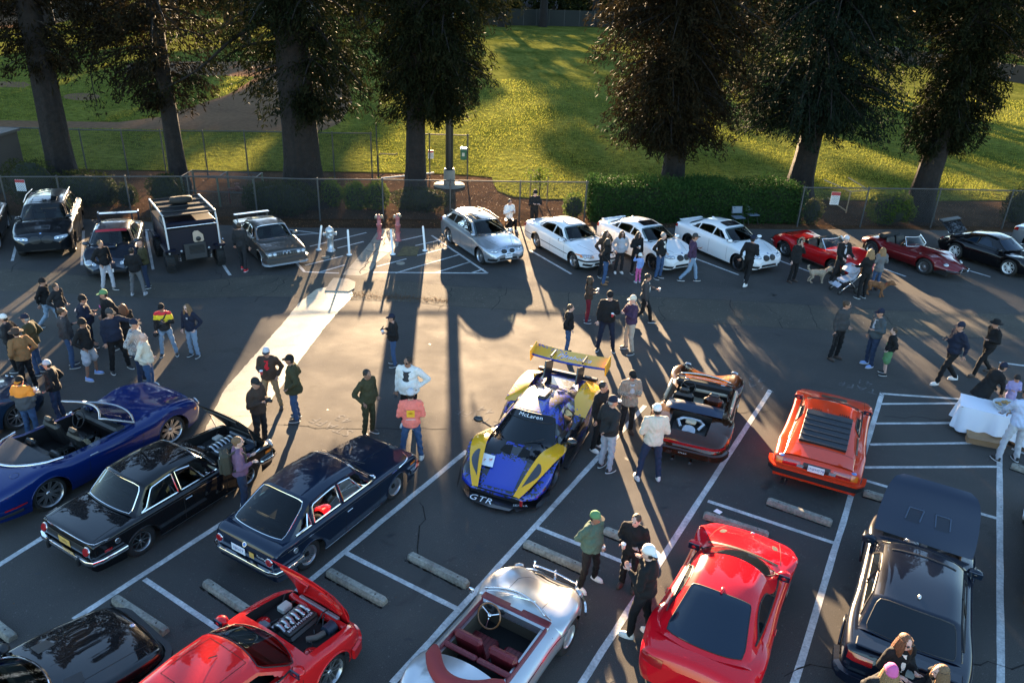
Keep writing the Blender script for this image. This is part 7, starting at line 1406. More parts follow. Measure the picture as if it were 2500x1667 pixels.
ARM = dict(down=((-.02, .25, 1.14), (.05, .26, .88)), pocket=((-.12, .31, 1.16), (.09, .22, .97)), cup=((-.03, .26, 1.15), (.23, .14, 1.19)), phone=((.0, .25, 1.13), (.25, .07, 1.24)), crossed=((.09, .26, 1.17), (.21, -.04, 1.20)), point=((.17, .36, 1.36), (.40, .44, 1.40)),
  face=((.13, .24, 1.18), (.15, .04, 1.46)), back=((-.16, .25, 1.16), (-.17, .05, 1.0)), push=((.08, .24, 1.15), (.36, .20, 1.06)), out=((.06, .30, 1.18), (.36, .26, 1.14)), swing=((-.14, .25, 1.17), (-.10, .27, .92)), reach=((.2, .22, 1.2), (.42, .1, 1.0)), high=((.12, .32, 1.36), (.22, .16, 1.55)), hip=((-.14, .40, 1.17), (.02, .20, 1.02)))
JOBS = []
def projy(P):
 v = np.array([P[0], P[1], P[2]-CAMZ]); z = v @ _fw; return 833.5-FPX*(v @ _u2)/z
def limb(mb_, a, b, ra, rb, n=8, k=4):
 a, b = Vector(a), Vector(b); mb_.tube([a.lerp(b, i/k) for i in range(k+1)], [lerp(ra, rb, i/k) for i in range(k+1)], n); mb_.ball(a, ra, n, 5); mb_.ball(b, rb, n, 5)
def hand(mb_, w, d, sg, curl=.5, k=1.0):
 "palm and five bent fingers at wrist w pointing along d"
 d = Vector(d).normalized(); s_ = d.cross(Vector((0, 0, 1))); s_ = (s_ if s_.length > .1 else Vector((1, 0, 0))).normalized()*sg; n_ = d.cross(s_).normalized(); w = Vector(w)
 q = Matrix((d, s_, n_)).transposed(); mb_.ball(w+d*.045*k, (.052*k, .040*k, .018*k), 8, 5, q)
 for j, (o, L) in enumerate(((-.028, .062), (-.010, .072), (.009, .068), (.027, .054))):
  p0 = w+d*.08*k+s_*o*k; p1 = p0+(d*math.cos(curl)-n_*math.sin(curl))*L*.5*k; p2 = p1+(d*math.cos(curl*2.2)-n_*math.sin(curl*2.2))*L*.5*k; mb_.tube([p0-d*.02*k, p0, p1, p2], [.009*k, .010*k, .0085*k, .006*k], 5)
 p0 = w+d*.03*k-s_*.035*k; p1 = p0+(d*.5-s_*.8).normalized()*.035*k; p2 = p1+(d*.9-s_*.2-n_*.3).normalized()*.03*k; mb_.tube([p0, p1, p2], [.012*k, .011*k, .008*k], 5)
def person(px, head, face, label, top='black', bottom='jeans', shoes='dark', arms=('down', 'down'), legs='stand', hat=None, hair='dark', hlen=0, build=1.0, sk=None, hold=None, look=0, lean=0, shorts=False, coat=0, h=None, glasses=False, extra=(), group='people strolling among the cars', kid=False, topm=None, tilt=.12, seatz=None, hands=True, collar=None):
 p = G(*px) if px else G(head[0], head[1], h*.925); p.z = 0; f = R(face)
 if h is None:
  hs = np.linspace(.8, 2.05, 126); h = float(min(hs, key=lambda q: abs(projy((p.x, p.y, q*.925))-head[1])))
  if not kid: h = min(1.92, max(1.58, h))
 s = h/1.75; r_ = empty('person', (p.x, p.y, 0), f, label=label, cat='person', group=group); b = build; hk = (1.0 if not kid else 1.18)
 rt = Matrix.Rotation(lean, 3, 'Y'); hipc = Vector((0, 0, .92))
 U = lambda v: (rt @ (Vector(v)-hipc)+hipc)*s
 L_ = lambda v: Vector(v)*s
 leg = {'stand': (((.0, .09, .90), (.03, .11, .49), (-.02, .12, .085)), ((0, -.09, .90), (.02, -.11, .49), (-.03, -.13, .085))),
  'wide': (((.0, .10, .90), (.04, .17, .49), (-.02, .22, .085)), ((0, -.10, .90), (.03, -.16, .49), (-.02, -.20, .085))),
  'step': (((.0, .09, .90), (.10, .10, .49), (.10, .11, .085)), ((0, -.09, .90), (-.04, -.11, .49), (-.16, -.12, .085))),
  'walk': (((.0, .08, .90), (.20, .09, .52), (.27, .09, .09)), ((0, -.08, .90), (-.04, -.09, .49), (-.34, -.10, .14))),
  'sit': (((.0, .09, .52), (.40, .12, .52), (.38, .13, .085)), ((0, -.09, .52), (.42, -.10, .52), (.36, -.14, .085)))}[legs]
 if legs == 'sit': D = Vector((0, 0, -.38)); U0 = U; U = lambda v: U0(v)+D*s
 bd, tp, bt, sh = MB(), MB(), MB(), MB()
 sho = [(0, .18*(.9+.1*b), 1.425), (0, -.18*(.9+.1*b), 1.425)]; hd_ = Rz(look)
 # body
 HC = U((.03, 0, 1.615));
 for m_, inf in ((bd, 0), (tp, .022)):
  g = b
  m_.ball(U((-.01, 0, 1.30)), ((.118*g+inf)*s, (.165*(.85+.15*g)+inf)*s, (.19+inf)*s), 14, 9); m_.ball(U((.01, 0, 1.10)), ((.112*g*g+inf)*s, (.145*g+inf)*s, (.17+inf)*s), 14, 9); m_.ball(U((0, 0, .97)), ((.118*g+inf)*s, (.155*g+inf)*s, (.12+inf)*s), 14, 9)
  limb(m_, U((-.015, .10, 1.45)), U((-.015, -.10, 1.45)), (.06+inf*.5)*s, (.06+inf*.5)*s)
  for i, sg in ((0, 1), (1, -1)):
   e, w = ARM[arms[i]]; e = (e[0], sg*e[1]*(.95+.05*b), e[2]); w = (w[0], sg*w[1], w[2])
   limb(m_, U(sho[i]), U(e), (.056+inf)*s*(.8+.2*g), (.042+inf)*s); we = Vector(U(w)); ee = Vector(U(e)); limb(m_, ee, ee.lerp(we, .90 if m_ is tp else 1), (.042+inf)*s, (.030+inf*.7)*s)
   if m_ is bd and hands:
    JH.append((we, (we-ee), sg))
 tp.ball(U((-.055, 0, 1.475)), (.055*s, .088*s, .045*s), 10, 6); tp.ball(U((0, 0, .93)), (.125*b*s+.02, .16*b*s+.02, .05*s), 12, 6)
 if coat: tp.tube([U((0, 0, 1.02)), U((0, 0, .92-coat*.5)), U((0, 0, .90-coat))], [.17*b*s, .19*b*s, .20*b*s], 14)
 else: tp.tube([U((0, 0, 1.05)), U((0, 0, .90))], [.155*b*s, .163*b*s], 14)
 limb(bd, U((-.01, 0, 1.44)), U((.015, 0, 1.56)), .056*s, .052*s); cq = hd_
 # head
 bd.ball(HC+Vector((-.005, 0, .02))*s*hk, (.098*s*hk, .077*s*hk, .105*s*hk), 14, 10, cq); bd.ball(HC+cq @ Vector((.025, 0, -.055))*s*hk, (.062*s*hk, .055*s*hk, .062*s*hk), 12, 8, cq)
 bd.ball(HC+cq @ Vector((.105, 0, -.012))*s*hk, (.020*s*hk, .014*s*hk, .024*s*hk), 8, 6, cq)
 for sg in (-1, 1): bd.ball(HC+cq @ Vector((-.005, sg*.082, -.01))*s*hk, (.02*s*hk, .012*s*hk, .032*s*hk), 8, 5, cq)
 for i, (hp, kn, an) in enumerate(leg):
  for m_, inf in ((bd, 0), (bt, .020)):
   hp_ = U(hp) if legs == 'sit' else L_(hp); kn_, an_ = L_(kn), L_(an); limb(m_, hp_, kn_, (.078*(.75+.25*b)+inf)*s, (.052+inf)*s)
   if not (shorts and m_ is bt): limb(m_, kn_, an_, (.052+inf)*s, (.040+inf*1.15)*s)
  sh = MB(); sh.ball(L_((an[0]+.055, an[1]*1.06, an[2]-.035)), (.135*s, .05*s, .048*s), 12, 7, Rz(.15 if an[1] > 0 else -.15)); sh.ball(L_((an[0]-.01, an[1], an[2]+.005)), (.055*s, .046*s, .055*s), 10, 6); so = sh.build('shoe', M('shoe_'+shoes, K[shoes], .5), r_)
  MB().ball(L_((an[0]+.055, an[1]*1.06, an[2]-.068)), (.145*s, .056*s, .020*s), 12, 4, Rz(.15 if an[1] > 0 else -.15)).build('sole', M('sole_pale', (.55, .55, .55), .6) if shoes not in ('brown', 'tan') else M('sole_dark', (.03, .02, .015), .7), so)
 hb = U((0, 0, .93)) ; bd.ball(hb, (.11*b*s, .145*b*s, .12*s), 12, 8); bt.ball(hb, (.128*b*s, .162*b*s, .13*s), 12, 8)
 if shorts:
  for (hp, kn, an) in leg: bt.tube([L_(hp).lerp(L_(kn), .1), L_(hp).lerp(L_(kn), .95)], [.11*s, .115*s], 10)
 skm = sk or skin; tm = topm or cloth(top, K[top]); bm = cloth('trousers_'+bottom, K[bottom])
 far_ = p.y > 17
 jobs = [(bd, 'body', skm, (.025 if far_ else .021)*s if not kid else .015), (tp, 'jacket', tm, (.031 if far_ else .024)*s), (bt, 'shorts' if shorts else 'trousers', bm, (.031 if far_ else .024)*s)]
 hl = list(JH); JH.clear(); hs_ = []
 for (m_, nm, mat_, vx) in jobs: JOBS.append((m_, nm, mat_, vx, r_, [(w.copy(), d.copy(), sg) for w, d, sg in hl] if nm == 'body' else None, s))
 # face, hair, hats
 def hp_(v): return HC+cq @ (Vector(v)*s*hk)
 for sg in (-1, 1): MB().ball(hp_((.083, sg*.031, .012)), (.010*s, .014*s, .009*s), 6, 4, cq).build('eye', M('eye_dark', (.015, .01, .008), .3), r_)
 MB().ball(hp_((.083, 0, -.066)), (.010*s, .024*s, .006*s), 8, 4, cq).build('mouth', M('lips', (.25, .08, .06), .5), r_)
 if glasses:
  g_ = MB()
  for sg in (-1, 1): g_.ball(hp_((.094, sg*.034, .010)), (.012*s, .028*s, .018*s), 8, 5, cq); g_.tube([hp_((.09, sg*.06, .015)), hp_((.0, sg*.085, .01))], .004*s, 4)
  g_.build('sunglasses', M('dark_lens', (.01, .008, .008), .1), r_)
 hm = hairm(hair) if hair else None; qh = cq
 if hair:
  hb_ = MB(); kh = .90 if hat else 1; hb_.ball(hp_((-.022, 0, .036)), (.102*s*hk*kh, .086*s*hk*kh, .094*s*hk*kh), 14, 9, qh); hb_.ball(hp_((-.045, 0, .0)), (.062*s*hk, .080*s*hk, .075*s*hk), 12, 8, qh)
  if hlen:
   for k in range(15):
    a = math.pi*(.28+1.44*k/14); x, y = math.cos(a)*.085, math.sin(a)*.09; hb_.tube([hp_((x*.8-.01, y*.8, .06)), hp_((x-.02, y, -.04)), hp_((x*1.15-.03, y*1.25, -.16)), hp_((x*1.0-.04, y*1.15, -.12-hlen))], [.03*s, .038*s, .04*s, .016*s], 7)
  if hlen < 0: hb_.ball(hp_((-.11, 0, .07)), .045*s, 10, 7); hb_.tube([hp_((-.11, 0, .05)), hp_((-.15, 0, -.06))], [.03*s, .01*s], 6)
  if hlen == .001: hb_.tube([hp_((-.10, 0, .03)), hp_((-.15, 0, -.06)), hp_((-.12, .02, -.26))], [.035*s, .03*s, .012*s], 7)
  hb_.build('hair', hm, r_)
 if hat:
  kind, hc_ = hat[0], hat[1]; hmat = M('hat_'+hc_, K[hc_], .8, spec=.2); hm_ = MB(); c0 = hp_((-.008, 0, .045)); M4 = Matrix.Translation(c0) @ qh.to_4x4()
  if kind == 'cap' or kind == 'backcap':
   hm_.lathe([(0, .108*s*hk), (.05*s*hk, .100*s*hk), (.088*s*hk, .066*s*hk), (.103*s*hk, .02*s*hk), (.106*s*hk, -.012*s*hk), (.096*s*hk, -.012*s*hk)], 16, M4 @ Matrix.Diagonal((1.0, .86, 1, 1))); sgx = -1 if kind == 'backcap' else 1
   V = [Vector((sgx*(.075+.11*math.sin(math.pi*k/8)**.8), .078*math.cos(math.pi*k/8), -.004-.018*math.sin(math.pi*k/8)))*s*hk for k in range(9)]; V0 = [Vector((sgx*.07, .078*math.cos(math.pi*k/8), 0))*s*hk for k in range(9)]; P = [M4 @ v for v in V0+V]
   P2 = [v-Vector((0, 0, .006*s)) for v in P]; br = MB(); br.add(P, [(k, k+1, 10+k, 9+k) for k in range(8)], 0, True); br.add(P2, [(9+k, 10+k, k+1, k) for k in range(8)], 0, True)
   o = hm_.build('cap', hmat, r_); br.build('brim', M('hat_'+hat[2], K[hat[2]], .8, spec=.2) if len(hat) > 2 else hmat, o)
  elif kind == 'beanie':
   hm_.lathe([(0, .118*s*hk), (.05*s*hk, .110*s*hk), (.09*s*hk, .07*s*hk), (.108*s*hk, .01*s*hk), (.110*s*hk, -.03*s*hk), (.116*s*hk, -.03*s*hk), (.116*s*hk, .01*s*hk), (.108*s*hk, .015*s*hk)], 16, M4 @ Matrix.Diagonal((1, .88, 1, 1))); hm_.build('beanie', hmat, r_)
  elif kind in ('brimhat',):
   hm_.lathe([(0, .10*s), (.06*s, .102*s), (.092*s, .085*s), (.102*s, .0), (.175*s, -.012*s), (.178*s, -.002*s), (.10*s, .004*s)], 20, M4); hm_.build('hat', hmat, r_)
  elif kind == 'furhood':
   fm = MB(); rg = random.Random(5)
   for k in range(120):
    a = rg.uniform(0, 6.283); v = Vector((.04+rg.uniform(-.03, .03), .115*math.cos(a), .01+.12*math.sin(a))); fm.tube([M4 @ (v*s), M4 @ (v*s*1.35+Vector((rg.uniform(-.02, .03), 0, 0)))], [.014*s, .003*s], 4)
   fm.build('fur_trim', M('fur', (.30, .24, .17), .9), r_); hm_.ball(hp_((-.03, 0, .02)), (.115*s, .115*s, .13*s), 12, 8); hm_.build('hood', tm, r_)
 if collar: MB().lathe([(.062*s, 0), (.07*s, .05*s), (.062*s, .055*s), (.055*s, .0)], 14, Matrix.Translation(U((-.0, 0, 1.445)))).build('collar', cloth(collar, K[collar]), r_)
 for ex in extra:
  if ex[0] == 'open':   # open jacket: shirt front between the lapels
   MB().grid(lambda u, v: U((.128*b+.035*math.sin(math.pi*min(1, v*1.1))-.055*abs(2*u-1)**2-.02, (2*u-1)*.065*b, 1.02+.42*v)), 6, 8).build('shirt_front', cloth(ex[1], K[ex[1]]), r_)
  elif ex[0] == 'print':  # (print, colour, y, z, w, h, side)
   sx = ex[6]; MB().grid(lambda u, v: U((.030+.118*b if sx > 0 else -(.050+.118*b), ex[2]+(u-.5)*ex[4], ex[3]+(v-.5)*ex[5])), 3, 3).build('print', M('print_'+str(ex[1]), K.get(ex[1], (.8, .4, .02)), .6), r_)
  elif ex[0] == 'backpack':
   bp = empty('backpack', r_.location+Vector((0, 0, 0)), f, label='dark olive backpack worn by the boy in the mauve hoodie', cat='backpack'); bk = M('pack_olive', (.035, .032, .02), .8, bump=.4, bs=30)
   MB().rbox(U((-.24, 0, 1.22)), (.10*s, .15*s, .24*s), .05*s).build('pack', bk, bp); MB().rbox(U((-.35, 0, 1.14)), (.03*s, .12*s, .12*s), .02*s).build('front_pocket', bk, bp); MB().box(U((-.345, 0, 1.34)), (.004, .03, .012)).build('patch', whitep, bp)
   for sg in (-1, 1): MB().tube([U((-.16, sg*.10, 1.42)), U((-.02, sg*.11, 1.50)), U((.13, sg*.12, 1.38)), U((.12, sg*.13, 1.18)), U((-.12, sg*.14, 1.05))], .022*s, 6).build('shoulder_strap', bk, bp)
  elif ex[0] == 'stripe': [MB().tube([U(sho[i]), U((ARM[arms[i]][0][0], (1, -1)[i]*ARM[arms[i]][0][1], ARM[arms[i]][0][2]))], .01, 4).build('sleeve_stripe', whitep, r_) for i in (0, 1)]
  elif ex[0] == 'strap': MB().tube([U((.0, .14, 1.47)), U((.15*b, .05, 1.34)), U((.16*b, -.10, 1.12)), U((.0, -.19, 1.0))], .018, 5).build('strap', blackp, r_)
 # things held
 if hold:
  for what, side, lab in hold:
   sg = (1, -1)[side]; e, w = ARM[arms[side]]; W_ = Vector(U((w[0], sg*w[1], w[2]))); E_ = Vector(U((e[0], sg*e[1], e[2]))); d = (W_-E_).normalized(); q = Rz(f) @ (W_+d*.10*s); loc = r_.location+q
   if what == 'cup':
    o = empty('paper_cup', loc, 0, label=lab, cat='cup', group='takeaway coffee cups'); MB().lathe([(0, -.055), (.028, -.055), (.040, .045), (0, .045)], 14).build('cup_wall', M('cup_paper', (.62, .42, .34), .6) if 'red' not in lab else M('cup_red', (.45, .03, .04), .5), o); MB().lathe([(.043, .045), (.043, .055), (.036, .062), (0, .062)], 14).build('lid', whitep, o)
   elif what == 'phone': o = empty('phone', loc, f, label=lab, cat='phone'); MB().rbox((0, 0, .02), (.004, .037, .075), .003, Matrix.Rotation(-.7, 3, 'Y')).build('case', blackp, o); MB().box((-.004, 0, .022), (.001, .033, .068), Matrix.Rotation(-.7, 3, 'Y')).build('screen', M('screen', (.05, .06, .08), .1), o)
   elif what == 'camera': o = empty('camera', loc, f, label=lab, cat='camera'); MB().rbox((0, 0, 0), (.035, .07, .048), .012).build('camera_body', blackp, o); MB().lathe([(.036, 0), (.04, .08), (.036, .1), (0, .09)], 14, Matrix.Rotation(math.pi/2, 4, 'Y')).build('lens', blackp, o)
   elif what == 'gimbal': o = empty('camera', loc, f, label=lab, cat='camera'); MB().tube([(0, 0, .0), (0, 0, -.3)], .018, 8).build('grip', blackp, o); MB().rbox((.0, 0, .03), (.05, .05, .04), .01).build('camera_body', blackp, o)
 return r_
JH = []
def flush_people():
 "turn every figure's overlapping solids into one closed skin each"
 objs = []
 for (m_, nm, mat_, vx, r_, hl, s) in JOBS:
  o = bpy.data.objects.new('tmp', m_.mesh('tmp', [mat_])); COL.objects.link(o); md = o.modifiers.new('r', 'REMESH'); md.mode = 'VOXEL'; md.voxel_size = vx; md.use_smooth_shade = True
  sm_ = o.modifiers.new('s', 'SMOOTH'); sm_.factor = .55; sm_.iterations = 2 if nm == 'body' else 4
  objs.append(o)
 bpy.context.view_layer.update(); dg = bpy.context.evaluated_depsgraph_get()
 for o, (m_, nm, mat_, vx, r_, hl, s) in zip(objs, JOBS):
  me = bpy.data.meshes.new_from_object(o.evaluated_get(dg)); me.materials.clear(); me.materials.append(mat_); me.name = nm
  if nm != 'body':   # folds in the cloth
   n = len(me.vertices); co_ = np.empty(n*3, np.float32); me.vertices.foreach_get('co', co_); co_ = co_.reshape(-1, 3); no_ = np.empty(n*3, np.float32); me.vertices.foreach_get('normal', no_); no_ = no_.reshape(-1, 3)
   sd_ = hash(nm) % 7; ph = (r_.location.x*3.1+r_.location.y*1.7); fz = np.sin(co_[:, 2]*38+3*np.sin(co_[:, 1]*17+ph)+2*np.sin(co_[:, 0]*21))*np.sin(co_[:, 1]*13+co_[:, 0]*9+ph*2); co_ += no_*(fz*.010)[:, None]; me.vertices.foreach_set('co', co_.ravel())
  elif hl:
   v0 = [tuple(v.co) for v in me.vertices]; f0 = [tuple(p_.vertices) for p_ in me.polygons]; mb2 = MB(); mb2.v = v0; mb2.f = f0; mb2.mi = [0]*len(f0); mb2.sm = [True]*len(f0)
   for w, d, sg in hl: hand(mb2, w, d, sg, .55, s)
   me2 = mb2.mesh('body', [mat_]); bpy.data.meshes.remove(me); me = me2
  bpy.data.objects.remove(o); q = bpy.data.objects.new(nm, me); COL.objects.link(q); q.parent = r_
gL = 'onlookers gathered at the left'; gB = 'visitors standing before the white cars'; gM = 'visitors chatting in the lane behind the racing car'; gR = 'visitors in the lane at the right'
P_ = person
# left gathering
P_((128, 800), (122, 696), 5, 'person in a black padded jacket and beanie at the back left of the left gathering', 'black', 'ljeans', legs='walk', hat=('beanie', 'black'), group=gL, arms=('pocket', 'swing'), build=1.15)
P_((160, 812), (151, 708), -10, 'brown-haired boy in a dark jacket, right behind the one in the black beanie', 'dark', 'dark', hair='brown', group=gL, arms=('pocket', 'pocket'))
P_((180, 895), (147, 762), 35, 'person in a dark checked shirt and blue jeans, back half turned', topm=plaid('dark_check', (.05, .05, .055), (.012, .012, .014), 9), bottom='jeans', shoes='navy', hair='brown', group=gL, build=1.15, arms=('cup', 'down'))
P_((226, 856), (190, 732), 20, 'heavy-set person in a navy sweatshirt with a blue print and a black beanie', 'navy', 'navy', hat=('beanie', 'black'), build=1.38, group=gL, extra=[('print', 'blue', 0, 1.32, .16, .05, -1)], arms=('cup', 'cup'))
P_((228, 922), (197, 789), -5, 'person in black hoodie, beanie and grey shorts with blue shoes', 'black', 'lgrey', 'blue', hat=('beanie', 'black'), shorts=True, group=gL, legs='wide', arms=('pocket', 'pocket'), build=1.12, sk=skin2)
P_((282, 850), (258, 718), -125, 'person in a black hoodie with a pink chest print and a green cap', 'black', 'dark', hat=('cap', 'sgreen'), group=gL, build=1.15, look=-.5, extra=[('print', 'pink', -.05, 1.30, .07, .07, 1)], arms=('pocket', 'pocket'))
P_((296, 905), (244, 764), -40, 'person in a navy padded jacket pointing to the right with one arm', 'navy', 'black', hat=('cap', 'char'), group=gL, legs='wide', arms=('point', 'down'), build=1.25, look=.4)
P_((323, 868), (313, 751), 150, 'long-haired woman in a black padded coat seen from behind', 'black', 'black', hair='ginger', hlen=.26, group=gL, arms=('crossed', 'crossed'), coat=.1)
P_((352, 934), (329, 791), 0, 'older person in a white checked shirt-jacket and a navy cap', topm=plaid('white_check', (.5, .48, .45), (.05, .05, .07), 8), bottom='djeans', hat=('cap', 'navy'), hair='grey', group=gL, build=1.2, arms=('pocket', 'pocket'), coat=.05)
P_((372, 958), (337, 823), 10, 'bald person in a cream fleece jacket and jeans, behind the blue open car', 'cream', 'jeans', 'blue', hair=None, group=gL, build=1.2, arms=('pocket', 'pocket'), sk=skin3)
P_((414, 868), (398, 751), -75, 'person in a red, yellow and black sweater looking down at a phone', topm=bands('rugby_bands', [(0, K['black']), (1.13, (.75, .55, .02)), (1.27, K['red'])]), bottom='ljeans', hat=('cap', 'black'), group=gL, arms=('phone', 'down'), legs='wide', hold=[('phone', 0, 'phone in the hand of the person in the red and yellow sweater'), ('camera', 1, 'camera hanging from the hand of the person in the red and yellow sweater')], tilt=.3, extra=[('strap',)])
P_((476, 870), (455, 751), -105, 'fair-haired woman in a dark hoodie and wide pale jeans, right of the rugby sweater', 'navy', 'ljeans', hair='sandy', hlen=.2, group=gL, arms=('pocket', 'down'), glasses=True, sk=skin3, extra=[('print', 'lgrey', .04, 1.33, .06, .06, 1)])
P_((45, 905), (20, 778), 190, 'person in a white cap at the far left', 'dark', 'black', hat=('cap', 'white'), group=gL, arms=('cup', 'pocket'), build=1.15)
P_((98, 912), (54, 778), 185, 'person in a dark brown jacket, navy cap and jeans, turned left', 'olive', 'jeans', 'navy', hat=('cap', 'navy'), hair='grey', group=gL, build=1.2, arms=('down', 'pocket'))
P_((76, 950), (35, 813), 150, 'person in a tan work jacket and brown brimmed hat seen from behind', 'tan', 'black', hat=('brimhat', 'brown'), group=gL, build=1.25, arms=('pocket', 'pocket'))
P_((84, 1068), (58, 938), 92, 'person from behind in a black jacket with an orange back panel and orange cap', topm=bands('orange_back', [(0, (.05, .05, .055)), (1.14, K['orange']), (1.42, K['black'])]), bottom='jeans', hat=('backcap', 'black', 'orange'), group=gL, build=1.35, arms=('cup', 'cup'))
P_((150, 1022), (115, 904), 190, 'person in a black jacket and grey-black cap behind the blue open car', 'black', 'djeans', hat=('cap', 'lgrey', 'black'), group=gL, build=1.15, arms=('pocket', 'pocket'))
# by the rally car and truck
P_((268, 708), (248, 596), -25, 'curly-haired boy in a black hoodie and pale grey joggers leaning before the rally car', 'black', 'silver', hair='sandy', arms=('pocket', 'pocket'), legs='step', lean=-.06)
P_((362, 702), (329, 596), 205, 'bald bearded person in a brown camouflage jacket beside the rally car', 'olive', 'djeans', hair=None, build=1.2, arms=('cup', 'cup'))
P_((340, 720), (328, 614), 100, 'person in a black T-shirt and baggy grey trousers seen from behind', 'black', 'grey', 'lgrey', build=1.15, arms=('cup', 'cup'), legs='wide')
P_((596, 660), (582, 553), 84, 'dark-clothed person with red shoes walking away past the grey coupe', 'dark', 'dark', 'red', hair='brown', legs='step', arms=('down', 'down'))
# centre left
P_((666, 996), (642, 859), -85, 'person in a brown hooded jacket over a red shirt holding a coffee cup', 'brown', 'khaki', 'brown', hat=('cap', 'silver', 'char'), hair='brown', build=1.25, arms=('pocket', 'cup'), hold=[('cup', 1, 'white-lidded coffee cup held by the person with the red shirt')], legs='wide', extra=[('open', 'red')], glasses=True)
P_((724, 1024), (701, 879), 190, 'person in a dark green parka and black cap looking left', 'olive', 'jeans', hat=('cap', 'black'), arms=('pocket', 'pocket'), build=1.15, legs='stand', sk=skin2, coat=.12)
P_((640, 1086), (624, 935), -25, 'person in a brown hoodie holding up a camera beside the raised bonnet', 'brown', 'dark', 'white', hat=('cap', 'dark'), arms=('phone', 'phone'), build=1.15, hold=[('camera', 0, 'black camera held up by the person in the brown hoodie')])
P_((902, 1060), (892, 913), -35, 'dark-haired person in an olive jacket with hands in pockets', 'olive', 'olive', 'dark', arms=('pocket', 'pocket'), build=1.2, sk=skin2)
P_((1000, 1040), (966, 878), -100, 'bearded person in sunglasses, white jacket and black T-shirt', 'white', 'black', 'white', arms=('hip', 'down'), build=1.45, glasses=True, sk=skin2, extra=[('open', 'char')], look=-.3, hold=[('phone', 1, 'phone in the hand of the person in the white jacket')])
P_((1006, 1120), (964, 964), 96, 'person from behind in a salmon hoodie with a yellow square print and grey cap', 'salmon', 'jeans', 'white', hat=('cap', 'silver'), build=1.22, arms=('cup', 'cup'), legs='wide', extra=[('print', 'tprint', 0, 1.27, .17, .17, -1), ('print', 'white', 0, 1.13, .2, .012, -1), ('print', 'whiteb', 0, 1.28, .10, .05, -1)])
P_((962, 892), (951, 792), 195, 'person in black cap and jacket looking at a phone, coffee in the other hand', 'black', 'jeans', hat=('cap', 'navy'), arms=('cup', 'phone'), build=1.15, hold=[('phone', 1, 'phone of the person standing in the sunlit middle of the lane'), ('cup', 0, 'coffee cup of the person standing in the sunlit middle of the lane')])
P_((600, 1245), (587, 1079), 25, 'boy with tousled hair, mauve hoodie and a backpack beside the dark blue hatchback', 'mauve', 'djeans', 'white', hair='sandy', arms=('cup', 'cup'), extra=[('backpack',)], sk=skin3)
# round the racing car
P_((1456, 1096), (1468, 943), -35, 'person in a black jacket with a small white chest mark by the racing car door', 'black', 'black', 'white', hair='dark', arms=('cup', 'down'), build=1.2, extra=[('print', 'lgrey', -.06, 1.32, .04, .04, 1)])
P_((1527, 1056), (1502, 916), -80, 'person in a cream and brown checked shirt-jacket and black cap', topm=plaid('brown_check', (.42, .33, .25), (.08, .045, .035), 6), bottom='dark', shoes='brown', hat=('cap', 'black'), arms=('cup', 'cup'), build=1.2, extra=[('open', 'lgrey')], coat=.05)
P_((1477, 1146), (1492, 981), 40, 'person in a dark jacket, navy and white cap and pale trousers, back to us', 'dark', 'lgrey', 'dark', hat=('cap', 'navy', 'white'), hair='grey', arms=('cup', 'back'), build=1.2, look=-.5)
P_((1582, 1170), (1586, 1003), 94, 'person from behind in a white pullover and white cap by the bronze car', 'cream', 'djeans', 'white', hat=('cap', 'white'), arms=('cup', 'cup'), build=1.2, legs='wide')
# before the white cars
st = empty('folding_stool', G(1242, 560)+Vector((0, 0, 0)), 0, label='dark stool under the seated person in the white hoodie', cat='stool'); MB().rbox((0, 0, .43), (.2, .18, .02), .01).build('seat', blackp, st)
for sx in (-.16, .16):
 for sy in (-.13, .13): MB().tube([(sx, sy, 0), (sx*.9, sy*.9, .42)], .012, 6).build('leg', blackp, st)
P_((1242, 560), (1250, 503), -60, 'seated person in a white hoodie and black trousers looking at a phone by the fence', 'white', 'black', 'lgrey', legs='sit', arms=('phone', 'phone'), h=1.75, hold=None)
P_((1302, 562), (1302, 463), -70, 'person all in black with crossed arms standing behind the white saloon by the fence', 'black', 'black', arms=('crossed', 'crossed'), sk=skin3, hat=('beanie', 'black'), h=1.8)
P_((1470, 676), (1476, 571), -60, 'long-haired woman in a brown jacket at the nose of the boxy white saloon', 'brown', 'black', hair='brown', hlen=.2, group=gB, arms=('pocket', 'pocket'))
P_((1474, 694), (1482, 590), -10, 'woman with a ponytail, black jacket, wide blue jeans and tan boots', 'black', 'jeans', 'tan', hair='dark', hlen=.001, group=gB, arms=('cup', 'pocket'))
P_((1509, 667), (1513, 571), -80, 'woman in a pale grey padded jacket with a dark scarf', 'lgrey', 'dark', 'white', hair='brown', hlen=.08, group=gB, build=1.2, arms=('pocket', 'pocket'), collar='black', glasses=True)
P_((1548, 668), (1554, 573), -65, 'woman in a long black coat with a coffee cup, beside the toddler', 'black', 'black', hair='dark', hlen=.12, group=gB, arms=('down', 'cup'), coat=.3, glasses=True, hold=[('cup', 1, 'coffee cup held by the woman in the long black coat')])
P_((1556, 690), (1562, 625), 120, 'toddler in a white hat, pale blue jacket and pink leggings', 'blue', 'pink', 'lgrey', hat=('beanie', 'white'), kid=True, group=gB, arms=('high', 'down'))
P_((1606, 680), (1620, 576), -45, 'older person in a black jacket over a white shirt, and blue jeans', 'black', 'jeans', hair='grey', group=gB, arms=('pocket', 'pocket'), build=1.12, extra=[('open', 'white')], sk=skin3)
P_((1680, 688), (1699, 579), 0, 'person in a purple-grey jacket, cap and pale jeans striding right', 'purple', 'ljeans', 'dark', hat=('cap', 'char'), legs='walk', arms=('cup', 'swing'), group=gB, hair='brown')
P_((1818, 696), (1836, 582), 55, 'person in a black vest with grey sleeves and white shoes striding away', 'black', 'black', 'white', hat=('cap', 'navy'), legs='walk', arms=('swing', 'cup'), group=gB)
